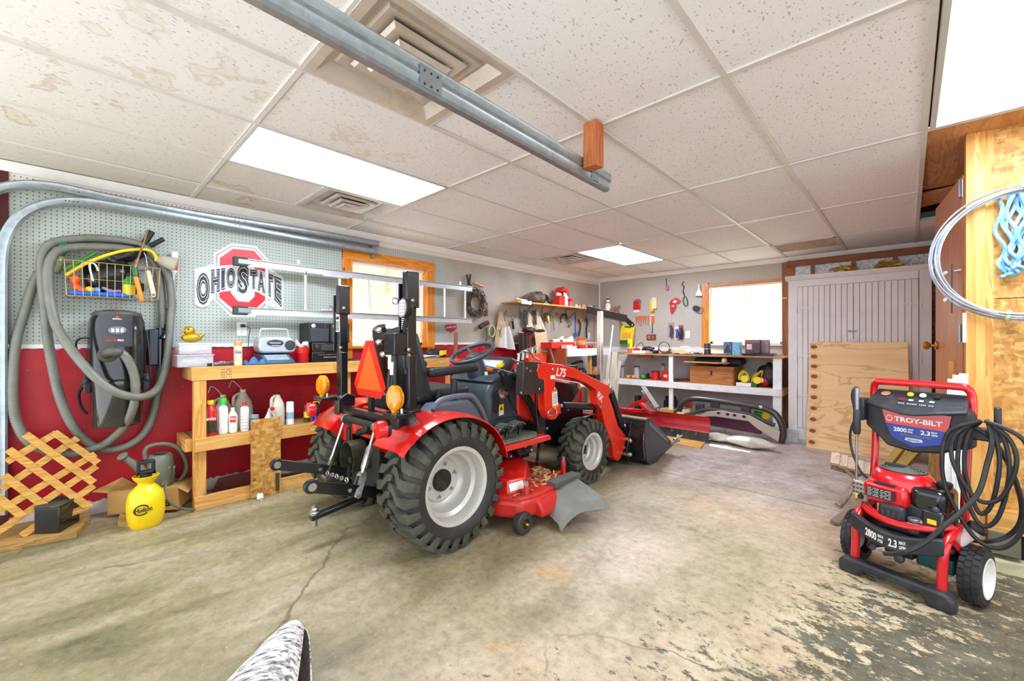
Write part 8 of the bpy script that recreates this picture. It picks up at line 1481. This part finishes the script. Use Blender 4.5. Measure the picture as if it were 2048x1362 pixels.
# plywood sheet leaning on the wardrobe
def ply():
    k = NT('knotty_plywood'); p = k.pos(); n1 = k.noise(2.2, p, 5, .6, stretch=(.35, 1, 1.3), dist=2.0); c = k.ramp(n1, [(.3, lin('efbf84')), (.48, lin('f6cf98')), (.52, lin('dba566')), (.56, lin('f5cd94')), (.75, lin('f0c288'))])
    g = k.n('SeparateXYZ', {0: p}); zz = k.math('MULTIPLY', g.outputs[2], 8.6); jit = k.math('MULTIPLY', k.math('SINE', k.math('MULTIPLY', k.math('FLOOR', zz), 12.9)), .22)
    fz = k.math('SUBTRACT', k.math('FRACT', zz), k.math('ADD', .5, jit)); fx = k.math('DIVIDE', k.math('SUBTRACT', g.outputs[0], k.math('ADD', 3.235, k.math('MULTIPLY', jit, .05))), .034)
    d = k.math('SQRT', k.math('ADD', k.math('MULTIPLY', k.math('MULTIPLY', fz, fz), 22.0), k.math('MULTIPLY', fx, fx))); kn = k.fr(d, 1.0, .75); halo = k.fr(d, 2.4, .9)
    c = k.mix(k.math('MULTIPLY', halo, .35), c, lin('c98a48')); c = k.mix(kn, c, lin('8a4a20')); k.col(c); k.rough(.6); return k.m
b = MB(); q_ = [V((3.185, 5.0, .0)), V((4.02, 4.93, .0)), V((4.005, 5.135, 1.165)), V((3.2, 5.135, 1.165))]; b.slab(q_, (0, -.015, 0)); tag(b.build('plywood_sheet', ply(), smooth=False), 'knotty plywood sheet leaning against the wardrobe doors', 'plywood')
# ================================================================ RIGHT SIDE
d1 = thing('door_1', 'x', 'x', (4.262, 2.79, 0)); del d1['label'], d1['category']; struct(d1)
M_DOORW = wood('mahogany_door_skin', 'c87850', 'a35a36', 2, knots=False, rough=.35)
b = MB(); b.beam((4.245, 2.80, 1.06), (4.165, 3.56, 1.06), .035, 2.09, up=V((0, 0, 1))); b.build('door_leaf', M_DOORW, d1, smooth=False)
kp = V((4.15, 3.50, 1.145)); b = MB(); b.lathe([(.03, 0), (.03, .006), (.012, .01), (.012, .03), (.026, .04), (.03, .055), (.02, .068), (0, .07)], kp, (-1, -.1, 0), n=18); b.build('door_knob', mat('polished_brass', 'c08a3a', .2, metal=.9), d1)
for z in (1.22, 2.03): b = MB(); b.box((4.222, 2.80, z), (.012, .03, .10)); b.cyl((4.218, 2.785, z - .05), (4.218, 2.785, z + .05), .008, n=8); b.build('hinge', M_STL, d1)
for k, z in enumerate((1.42, 1.58)): b = MB(); b.cyl((4.20, 2.86, z), (4.25, 2.80, z), .005, n=6); b.sph((4.17, 2.95, z + .0), .03, (.4, 1, .5)); b.build('coat_hook', M_WPL, d1)
b = MB(); b.beam((4.19, 2.86, 1.62), (4.19, 2.86, 1.34), .006, .03, up=V((0, 1, 0))); tag(b.build('black_strap', M_BLK), 'short black strap hanging from the hooks on the brown door', 'strap')
one('white_door_plate', 'white plastic strip fixed at the hinge side of the door post', 'strip', M_WPL, lambda b: b.bx(4.222, 4.236, 2.69, 2.70, 1.17, 1.33), smooth=False)
# white mouldings and planks leaning at the post
for k, (u0, u1, vt) in enumerate(((1897, 1911, 758), (1908, 1921, 750), (1920, 1935, 747))):
    A, B = PD((u0 + u1) / 2, vt, 2.24), PD((u0 + u1) / 2 - 12, 1090, 2.22); B.z = .0; b = MB(); b.beam(A, B, .034, .012, up=V((0, 1, .1))); b.beam(A + V((.012, -.008, 0)), B + V((.012, -.008, 0)), .006, .014, up=V((0, 1, .1))); tag(b.build('white_moulding', M_VINYL, smooth=False), ('left', 'middle', 'right')[k] + ' length of white vinyl moulding leaning at the wood post', 'moulding', 'white mouldings leaning at the post')
b = MB(); A, B = PD(1912, 722, 2.5), PD(1903, 1010, 2.45); b.beam(A, V((B.x, B.y, 0)), .06, .015, up=V((0, 1, 0))); tag(b.build('pine_lath', M_PINE, smooth=False), 'pine lath standing behind the white mouldings', 'lath')
for k, (u, vt, m, d) in enumerate(((1868, 900, M_SCR, 3.1), (1880, 893, M_BRWNZ, 3.1))): A, B = PD(u, vt, d), PD(u - 8, 1000, d - .1); b = MB(); b.beam(A, V((B.x, B.y, 0)), .05, .02, up=V((0, 1, 0))); tag(b.build('short_slat', m, smooth=False), ('left pale', 'right brown')[k] + ' short slat standing behind the pressure washer', 'slat')
for k, (p, q, w_) in enumerate((((1762, 948, 3.3), (1822, 870, 3.5), .05), ((1772, 968, 3.2), (1838, 893, 3.4), .07))): b = MB(); A = PD(*p); B = PD(*q); dd = (A - B).normalized(); A = A + dd * ((A.z - .03) / -dd.z) if dd.z < -.01 else A; b.beam(A, B, w_, .035); tag(b.build('olive_board', mat('olive_tan_board', 'b99a4e', .6, var=.15), smooth=False), ('upper', 'lower wider')[k] + ' olive tan board leaning behind the pressure washer', 'board', 'boards leaning behind the washer')
# folding slatted stool
t = thing('slatted_stool', 'weathered folding stool with slatted top tipped beside the plywood', 'stool', PD(1700, 960, 3.2)); M_WTH = wood('weathered_slat_wood', 'dcc3a6', 'b0957a', 1, scale=20, knots=False)
for k in range(6): u = 1671 + k * 15.6; v = 918 + k * 5.0; c = PD(u, v, 3.06 - .02 * k); b = MB(); b.box(c, (.052, .10, .03), Matrix.Rotation(.7, 3, 'X')); b.build('slat', M_WTH, t, bevel=.002, smooth=False)
M_WTD = wood('dark_weathered_wood', '9a826c', '6a564a', 2, scale=20)
b = MB(); b.beam(PD(1663, 932, 3.08), PD(1748, 956, 2.96), .02, .045); b.build('apron', M_WTD, t, smooth=False)
for p, q in (((1686, 932, 3.04), (1726, 972, 2.94)), ((1718, 962, 2.95), (1676, 1018, 2.93)), ((1735, 995, 2.9), (1668, 1052, 2.66))): b = MB(); A, B = PD(*p), PD(*q); B.z = max(B.z, .02); b.beam(A, B, .05, .022); b.build('leg', M_WTD, t, bevel=.008, smooth=False)
# wire coil, rope, stamps
cc = V((4.43, 2.655, 1.622)); t = thing('fence_wire_coil', 'large coil of shiny grey fence wire hanging on the strand board wall', 'wire coil', cc); q = random.Random(8); M_FW = mat('shiny_grey_wire', 'bcc4cc', .3, metal=.6)
for k in range(13):
    r = q.uniform(.308, .326) if k < 11 else (.338, .346)[k - 11]; o_ = V((q.uniform(-.012, .006), q.uniform(-.03, .02), q.uniform(-.010, .008))); e = q.uniform(.97, 1.03); b = MB(); b.tube([cc + o_ + V((math.cos(a) * r * e, .01 * math.sin(a * 2 + k), math.sin(a) * r)) for a in [2 * PI * j / 64 for j in range(64)]], .0032, n=5, closed=True); b.build('strand', M_FW, t)
b = MB(); b.cyl((4.43, 2.60, 1.94), (4.43, 2.72, 1.94), .006, n=6); b.build('nail', M_STL, t); b = MB(); b.lathe([(.028, 0), (.028, .015)], cc + V((-.06, 0, -.312)), (1, 0, -.2), n=12); b.build('tie', mat('pale_green_tie', 'c9d6a0', .5), t)
t = thing('blue_rope', 'hank of light blue twisted rope hanging on the strand board at the right edge', 'rope', (4.48, 2.66, 1.9)); M_ROPE = mat('light_blue_rope', '7fb2dc', .6, var=.2, scale=60, bump=.4, bscale=120); q = random.Random(4)
for k in range(12):
    x = 4.375 + .021 * k + q.uniform(-.01, .01); zb_ = 1.50 + q.uniform(0, .10); top = 1.93; b = MB(); pts = []
    for j in range(90):
        a = j / 89; z = top + (zb_ - top) * math.sin(a * PI); xx = x + .05 * (a - .5) + .014 * math.sin(a * 34 + k); pts.append(V((xx, 2.68 - .012 * (k % 3) + .010 * math.cos(a * 46 + k), z)))
    b.tube(pts, .0085, n=6); b.build('strand', M_ROPE, t)
b = MB(); b.cyl((4.54, 2.60, 1.92), (4.54, 2.72, 1.92), .007, n=6); b.build('peg', M_STL, t)
for s_, z, h_, x in (('RACING', 1.93, .018, 4.41),): textquad(s_, [(x, YO - .001, z), (x + .16, YO - .001, z), (x + .16, YO - .001, z + h_), (x, YO - .001, z + h_)], 'stamp', mat('faded_ink', '6a5240', .7), ww)
# rolled rug corner in the foreground
def rug_mat():
    k = NT('flecked_wool'); p = k.pos(True); st = k.noise(48, p, 4, .7, stretch=(1, .35, 1), dist=.3); c = k.ramp(st, [(.38, lin('585c62')), (.46, lin('b0aaa4')), (.54, lin('e6e0da')), (.7, lin('f2eeea'))]); k.col(c); k.rough(.95); k.bump(k.noise(300, p, 3), .6, .003); return k.m
t = thing('wool_rug', 'grey and white flecked wool rug, rolled corner rising at the bottom edge', 'rug', PZ(540, 1330, 0)); A, B = PZ(592, 1248, .05), V((3.20, -.62, .19)); ax = (B - A).normalized(); sr = ax.cross(V((0, 0, 1))).normalized() * -1; sr = sr if sr.dot(_R) > 0 else -sr; su = sr.cross(ax).normalized(); su = su if su.z > 0 else -su
def rugf(u, v, k=1.0):
    r = (.032 + .20 * v ** .85) * k; a = math.radians(30 + 322 * u); r *= 1 + max(0, u - .86) * 1.6; c = A + (B - A) * v
    if v < .08: r *= math.sqrt(max(.0, 1 - (1 - v / .08) ** 2)) * .85 + .15
    return c + sr * r * math.cos(a) + su * r * math.sin(a) * .92
b = MB(); b.grid(lambda u, v: rugf(u, v), 34, 24); b.mat(1).grid(lambda u, v: rugf(u, v, .955), 34, 24)
for u_ in (0, 1): b.mat(0).grid(lambda u, v: rugf(u_, v, 1 - .045 * u), 1, 24)
b.build('rolled_corner', [rug_mat(), mat('brown_rug_backing', '5a463c', .95, var=.45, scale=60, bump=.6)], t, ang=80)
# ================================================================ PRESSURE WASHER
O = V((4.02, 2.24, 0)); xr_, yb_ = V((.947, -.32, 0)), V((.32, .947, 0)); WMt = Matrix.Translation(O) @ Matrix((xr_, yb_, V((0, 0, 1)))).transposed().to_4x4() @ Matrix.Diagonal((.87, .9, .975, 1))
pw = thing('pressure_washer', 'red and black wheeled petrol pressure washer at the right', 'pressure washer', O, math.atan2(-.32, .947))
def W(): return MB(WMt)
def LP(u, v, d): return WMt.inverted() @ PD(u, v, d)
M_PRED = mat('washer_red_paint', 'd4161c', .22, var=.05, coat=.5); M_PBLK = mat('washer_black_plastic', '26272b', .5, var=.2, scale=12, dirt='6a675c', dirt_amt=.35); M_HB = mat('black_rubber_hose', '1d1e1e', .45, var=.3, dirt='55534a', dirt_amt=.4)
# frame
for s in (-1, 1):
    b = W(); x = .185 * s; b.tube(smooth_path([V((x, -.20, .05)), V((x, -.19, .16)), V((x * 1.02, -.17, .26)), V((x * 1.05, -.08, .315)), V((x * 1.1, .05, .33))], 6), .021, n=12); b.build('front_leg', M_PRED, pw)
    b = W(); b.tube(smooth_path([V((x * 1.08, .05, .12)), V((x * 1.08, .05, .40)), V((x * 1.08, .08, .62)), V((x * 1.1, .10, .86))], 6), .018, n=10); b.build('upright_tube', M_PRED, pw)
    b = W(); b.slab([(x * 1.1, -.18, .30), (x * 1.1, .12, .34), (x * 1.1, .12, .12), (x * 1.1, .02, .08), (x * 1.1, -.02, .2)], (.01 * s, 0, 0)); b.build('side_plate', M_PRED, pw, bevel=.004)
b = W(); b.tube(smooth_path([V((-.215, .10, .80)), V((-.215, .10, .93)), V((-.20, .09, .975)), V((-.15, .085, .985)), V((.15, .085, .985)), V((.20, .09, .975)), V((.215, .10, .93)), V((.215, .10, .80))], 7), .0185, n=12); b.build('handle_bar', M_PRED, pw)
b = W(); b.bx(-.20, .20, -.12, .16, .22, .245); b.bx(-.2, .2, .10, .13, .1, .24); b.build('engine_base', M_PBLK, pw, bevel=.005)
# foot bar
b = W(); b.prism([(-.245, .0), (-.245, .06), (-.215, .082), (.215, .082), (.245, .06), (.245, .0), (.15, .0), (.12, .038), (-.12, .038), (-.15, .0)], 'y', -.255, -.185); b.build('foot_bar', M_PBLK, pw, bevel=.012, seg=3)
# curved bumper with lettering
b = W(); b.grid(lambda u, v: V((-.20 + .40 * u, -.215 - .05 * math.sin(u * PI), .235 + .075 * v - .035 * math.sin(u * PI) * 1.0)), 18, 3, th=.035); b.build('bumper', M_PBLK, pw, bevel=.006)
def bq(u0, u1, z0_, z1_): f = lambda u, v: WMt @ V((-.20 + .40 * u, -.2165 - .05 * math.sin(u * PI), .235 + .075 * v - .035 * math.sin(u * PI))); return [f(u0, z0_), f(u1, z0_), f(u1, z1_), f(u0, z1_)]
textquad('2800', bq(.22, .36, .25, .75), 'lettering', M_WLAB, pw, bold=.03, lift=.003); textquad('MAX', bq(.375, .44, .55, .75), 'lettering', M_WLAB, pw, bold=.02, lift=.003); textquad('PSI', bq(.375, .43, .25, .45), 'lettering', M_WLAB, pw, bold=.02, lift=.003)
textquad('2.3', bq(.49, .58, .25, .75), 'lettering', M_WLAB, pw, bold=.03, lift=.003); textquad('MAX', bq(.60, .665, .55, .75), 'lettering', M_WLAB, pw, bold=.02, lift=.003); textquad('GPM', bq(.60, .665, .25, .45), 'lettering', M_WLAB, pw, bold=.02, lift=.003)
for k in range(4): b = W(); b.tube(smooth_path([V((-.175, -.11 + .012 * k, .335 + .008 * (k % 2))), V((-.12, -.185 + .014 * k, .325 + .008 * (k % 2))), V((0, -.215 + .016 * k, .315)), V((.12, -.19 + .014 * k, .325)), V((.19, -.10 + .01 * k, .34))], 6), .011, n=8); b.build('red_hose', mat('red_rubber_tube', 'c01a1e', .3), pw)
# wheels
for s in (-1, 1):
    c = V((.255 * s, 0, .128)); g = bpy.data.objects.new('wheel', None); COL.objects.link(g); g.parent = pw; g.location = c; b = W(); b.lathe([(.085, -.043), (.105, -.045), (.12, -.040), (.126, -.028), (.127, 0), (.126, .028), (.12, .040), (.105, .045), (.085, .043)], c, (1, 0, 0), n=40, caps=False)
    for k in range(26):
        for r_ in (-1, 0, 1): a = 2 * PI * (k + .5 * (r_ == 0)) / 26; b.box(c + V((.026 * r_, math.cos(a) * .127, math.sin(a) * .127)), (.022, .022, .008), Matrix.Rotation(a - PI / 2, 3, 'X'))
    b.build('tyre', mat('washer_tyre', '2e2f30', .7, var=.25, dirt='6f6b5c', dirt_amt=.4), g); b = W(); b.lathe([(0, -.02), (.03, -.02), (.035, -.012), (.07, -.010), (.08, .03 * 1), (.092, .046), (.090, .048), (.082, .044), (.075, .0), (.035, -.002), (.03, .02), (0, .022)], c, (s, 0, 0), n=32); b.build('rim', M_WPL, g)
# instrument panel
b = W(); b.prism([(-.225, .86), (-.20, .895), (.20, .895), (.235, .86), (.235, .70), (.18, .685), (.12, .655), (.0, .635), (-.12, .65), (-.17, .70), (-.225, .745)], 'y', .02, .10); b.build('panel_housing', M_PBLK, pw, bevel=.012, seg=3)
b = W(); b.add([V(p) for p in ((-.215, -.0, .875), (-.03, -.06, .845), (.03, -.06, .845), (.225, .0, .875), (.20, .12, .945), (-.20, .12, .945), (-.215, .0, .86), (-.03, -.055, .83), (.03, -.055, .83), (.225, .0, .86), (.2, .12, .93), (-.2, .12, .93))], [(0, 1, 2, 3, 4, 5), (11, 10, 9, 8, 7, 6)] + [(k, (k + 1) % 6, 6 + (k + 1) % 6, 6 + k) for k in range(6)]); b.build('nozzle_shelf', M_PBLK, pw, bevel=.006)
for x, m in ((-.03, M_YELP), (.025, M_WPL), (.085, M_BLK)): b = W(); b.lathe([(.013, 0), (.016, .006), (.012, .014), (0, .015)], (x, .075, .922), (0, -.4, 1), n=14); b.build('spray_tip', m, pw)
b = W(); b.lathe([(.022, 0), (.022, .002)], (-.145, .075, .9225), (0, -.5, 1), n=18); b.build('round_sticker', mat('brown_sticker', 'a8784a', .6), pw)
textquad('IIII IIIIII IIII III', [WMt @ V(p) for p in ((-.06, .0, .8815), (.09, .0, .8815), (.09, .006, .886), (-.06, .006, .886))], 'lettering', M_WLAB, pw, lift=.002)
for i in range(4): b = W(); b.box((-.06 + i * .045, .035, .902), (.02, .012, .002), Matrix.Rotation(.5, 3, 'X')); b.build('icon', M_WLAB if i else M_PRED, pw)
fy = .019; top = [(-.135, .84), (.155, .84)]; FZ_ = lambda x, z, d=0: WMt @ V((x, fy - .012 + d, z))
def plate(pts, name, m, y_): b = W(); b.slab([(x, y_, z) for x, z in pts], (0, .003, 0)); b.build(name, m, pw, smooth=False)
plate([(-.14, .845), (.16, .845), (.145, .765), (-.122, .772)], 'red_plate', M_PRED, .012); plate([(-.122, .771), (.145, .764), (.125, .70), (.0, .665), (-.095, .705)], 'blue_plate', mat('washer_blue', '1e3f9e', .3), .012)
def pt(s_, x0_, x1_, z0_, z1_, nm='lettering', m=None, bold=.03): textquad(s_, [WMt @ V((x0_, .0115, z0_)), WMt @ V((x1_, .0115, z0_)), WMt @ V((x1_, .0115, z1_)), WMt @ V((x0_, .0115, z1_))], nm, m or M_WLAB, pw, bold=bold)
pt('TROY-BILT', -.082, .125, .787, .813, bold=.04); pt('2800', -.085, -.025, .735, .757); pt('MAX', -.02, .005, .748, .757); pt('PSI', -.02, .0, .735, .744); pt('2.3', .035, .075, .735, .757); pt('MAX', .08, .105, .748, .757); pt('GPM', .08, .105, .735, .744)
b = W(); b.tube([V((-.105 + .014 * math.cos(a), .011, .80 + .014 * math.sin(a))) for a in [2 * PI * k / 20 for k in range(20)]], .0022, n=5, closed=True); b.build('emblem_ring', M_WLAB, pw); plate([(-.055, .727), (.08, .727), (.08, .719), (-.055, .719)], 'grey_bar', M_GRYL, .0105); plate([(-.03, .71), (.04, .71), (.045, .697), (.005, .689), (-.035, .697)], 'emblem', M_SIL, .0105); pt('BRIGGS', -.02, .028, .697, .704, m=M_INK, bold=.02)
# lance, left holder
b = W(); b.box((-.245, .03, .83), (.05, .09, .12)); b.tube(smooth_path([V((-.27, .0, .94)), V((-.28, .0, .90)), V((-.27, .0, .84)), V((-.26, .0, .78))], 4), .014, n=8); b.build('gun_holder', M_PBLK, pw, bevel=.01)
l0, l1 = V((-.235, -.06, .95)), V((-.225, -.09, .37)); dl = l1 - l0; b = W(); b.cyl(l0, l0 + dl * .22, .012); b.cyl(l0 + dl * .42, l1, .007, n=10); b.build('lance_tube', M_STL, pw); b = W(); b.lathe([(.014, 0), (.019, .01), (.020, .12), (.014, .135)], l0 + dl * .20, dl, n=14); b.beam(l0 + V((-.01, .02, .0)), l0 + V((-.03, .05, -.10)), .02, .03); split(b, 'trigger_grip', M_PBLK, pw)
b = W(); b.lathe([(.012, 0), (.014, .004), (.010, .012)], l0 + dl * .43, dl, n=10); b.lathe([(.010, -.012), (.014, -.008), (.014, .014), (.008, .02)], l1, dl, n=10); split(b, 'brass_fitting', mat('brass_fitting', 'd8bc5a', .3, metal=.8), pw)
b = W(); b.tube(smooth_path([V((-.26, .0, .80)), V((-.29, -.01, .70)), V((-.28, -.02, .60)), V((-.235, -.03, .50)), V((-.20, -.02, .46))], 7), .007, n=7); b.build('lance_hose', M_HB, pw)
# right hook and coiled hose
b = W(); b.box((.275, .05, .775), (.12, .05, .06)); b.box((.325, .02, .845), (.025, .03, .13)); b.build('hose_hook', M_PBLK, pw, bevel=.008)
for k, (w1, dz, dx) in enumerate(((.055, .42, .0), (.075, .47, .015), (.095, .36, .02), (.125, .55, .05))):
    t0 = V((.285, -.01 - .01 * k, .845)); pts = [t0 + V((-.01, 0, 0)), t0 + V((-w1, -.01, -.08)), t0 + V((-w1 - .01, -.015, -dz * .55)), t0 + V((-w1 * .5 + dx * .5, -.02, -dz * .92)), t0 + V((dx, -.02, -dz)), t0 + V((w1 * .6 + dx, -.015, -dz * .85)), t0 + V((w1 + dx, -.01, -dz * .45)), t0 + V((w1 * .7 + dx, 0, -.06)), t0 + V((.01, 0, .004))]
    b = W(); b.tube(smooth_path(pts, 7), .0095, n=9); b.build('pressure_hose', M_HB, pw)
far = [(1950, 855, 1.86), (1985, 880, 1.84), (2018, 930, 1.82), (2042, 1000, 1.82), (2040, 1045, 1.84), (2015, 1072, 1.88), (1975, 1083, 1.92), (1940, 1080, 2.0)]
b = MB(); b.tube(smooth_path([PD(u, v, d) for u, v, d in far], 7), .0095, n=9); b.build('pressure_hose', M_HB, pw)
b = MB(); b.tube(smooth_path([PD(u, v, d) for u, v, d in ((1978, 846, 1.84), (1984, 885, 1.82), (1974, 930, 1.80), (1957, 985, 1.79), (1925, 1022, 1.78), (1885, 1055, 1.76), (1850, 1085, 1.76), (1815, 1103, 1.78), (1790, 1108, 1.82), (1768, 1107, 1.86))], 7), .0095, n=9); b.build('pressure_hose', M_HB, pw)
# engine
b = W(); b.lathe([(.13, 0), (.145, .01), (.142, .05), (.118, .085), (.105, .09)], (-.045, .02, .445), n=36, sx=1.0, sy=.85, up=V((0, 1, 0))); b.build('engine_shroud', M_PRED, pw)
b = W(); b.prism([(-.18, .40), (-.175, .475), (.02, .475), (.03, .38), (-.02, .36), (-.15, .37)], 'y', -.13, .10); b.build('front_shroud', M_PRED, pw, bevel=.02, seg=3)
b = W(); b.lathe([(.104, 0), (.104, .006), (.08, .014), (0, .02)], (-.045, .02, .532), n=32, sx=1.0, sy=.85, up=V((0, 1, 0))); b.build('starter_screen', M_PBLK, pw)
for k in range(6): b = W(); r = .03 + .0135 * k; b.tube([V((-.045 + r * 1.0 * math.cos(a), .02 + r * .85 * math.sin(a), .556 - .0028 * k)) for a in [2 * PI * j / 28 for j in range(28)]], .0032, n=5, closed=True); b.build('cooling_ring', mat('grey_green_plastic_ring', '7c8074', .5), pw)
b = W(); b.beam((-.11, -.03, .565), (-.02, -.02, .568), .02, .012); b.build('starter_grip', M_PBLK, pw, bevel=.004)
b = W(); b.box((.095, .0, .43), (.15, .20, .125)); b.build('fuel_tank', M_BLKP, pw, bevel=.03, seg=4); b = W(); b.lathe([(.03, 0), (.033, .004), (.033, .018), (.026, .024), (0, .025)], (.125, .04, .492), n=22); b.build('fuel_cap', M_PBLK, pw)
b = W(); b.box((-.03, -.15, .345), (.12, .045, .085)); b.build('air_filter_cover', M_PBLK, pw, bevel=.016, seg=3); b = W(); [b.box((-.065 + .024 * k, -.174, .345), (.012, .004, .035)) for k in range(4)]; split(b, 'cover_rib', M_CHAR, pw, bevel=.003)
b = W(); b.box((.135, -.13, .345), (.085, .05, .13)); b.build('control_box', M_BLKP, pw, bevel=.008); b = W(); b.box((.135, -.157, .36), (.036, .003, .022)); b.build('yellow_sticker', M_YLAB, pw); b = W(); b.sph((.145, -.14, .415), .017); b.build('primer_bulb', M_CHAR, pw)
b = W(); b.lathe([(.025, 0), (.028, .01), (.022, .05), (.03, .055), (.03, .07)], (.06, -.14, .28), n=12); b.bx(.035, .09, -.17, -.11, .30, .33); b.cyl((.04, -.14, .33), (.1, -.14, .34), .014); b.build('carburettor', M_STL, pw, bevel=.003)
b = W(); b.bx(-.11, .16, -.10, .12, .245, .40); b.build('engine_block', mat('dark_cast_engine', '3a3a3c', .5, metal=.3, bump=.3), pw, bevel=.01)
b = W(); b.box((-.205, -.02, .40), (.085, .15, .115)); b.build('muffler_guard', mat('heat_stained_steel', 'b5aea2', .35, metal=.6, var=.15, dirt='7a6a50'), pw, bevel=.012, seg=3)
b = W(); [b.box((-.235 + .018 * (k % 4), -.0965, .435 - .022 * (k // 4)), (.011, .003, .006)) for k in range(12)]; b.lathe([(.016, 0), (.016, .003)], (-.20, -.095, .372), (0, -1, 0), n=14); split(b, 'muffler_slot', M_BLK, pw)
b = W(); b.box((-.09, -.142, .425), (.13, .003, .05), Matrix.Rotation(-.15, 3, 'X')); b.box((-.075, -.125, .478), (.10, .012, .003), Matrix.Rotation(.6, 3, 'X')); split(b, 'spec_label', M_INK, pw)
for k in range(5): textquad('IIII III IIIII II' if k % 2 else 'III IIIII II IIIII', [WMt @ V((-.145, -.1445 + .0008 * k, .407 + .009 * k)), WMt @ V((-.04, -.1445 + .0008 * k, .407 + .009 * k)), WMt @ V((-.04, -.1445 + .0008 * k, .412 + .009 * k)), WMt @ V((-.145, -.1445 + .0008 * k, .412 + .009 * k))], 'lettering', M_WLAB, pw, lift=.003)
b = W(); b.lathe([(.045, 0), (.045, .03), (.03, .04)], (.0, -.02, .14), n=18); b.box((-.02, -.05, .17), (.12, .12, .08)); b.tube(smooth_path([V((-.10, -.20, .16)), V((-.13, -.15, .15)), V((-.06, -.12, .18))], 5), .016, n=8); b.build('pump', M_PBLK, pw, bevel=.006); b = W(); b.lathe([(.022, 0), (.022, .02), (.014, .025)], (.0, -.14, .13), (0, -1, .2), n=10); b.build('pump_knob', M_CHAR, pw)
b = W(); b.box((.12, -.02, .145), (.15, .12, .07)); b.build('teal_box', mat('teal_plastic', '1f4f50', .4), pw, bevel=.008)
b = MB(); A, B = PD(1912, 1085, 1.92), PD(1962, 1052, 1.86); b.cyl(A, A.lerp(B, .8), .026, n=22); b.build('detergent_bottle', M_WPL, pw); b = MB(); b.lathe([(.034, 0), (.036, .01), (.034, .018), (.02, .018), (.018, .014), (0, .014)], A.lerp(B, .8), B - A, n=24); b.build('bottle_cap', M_BLK, pw)
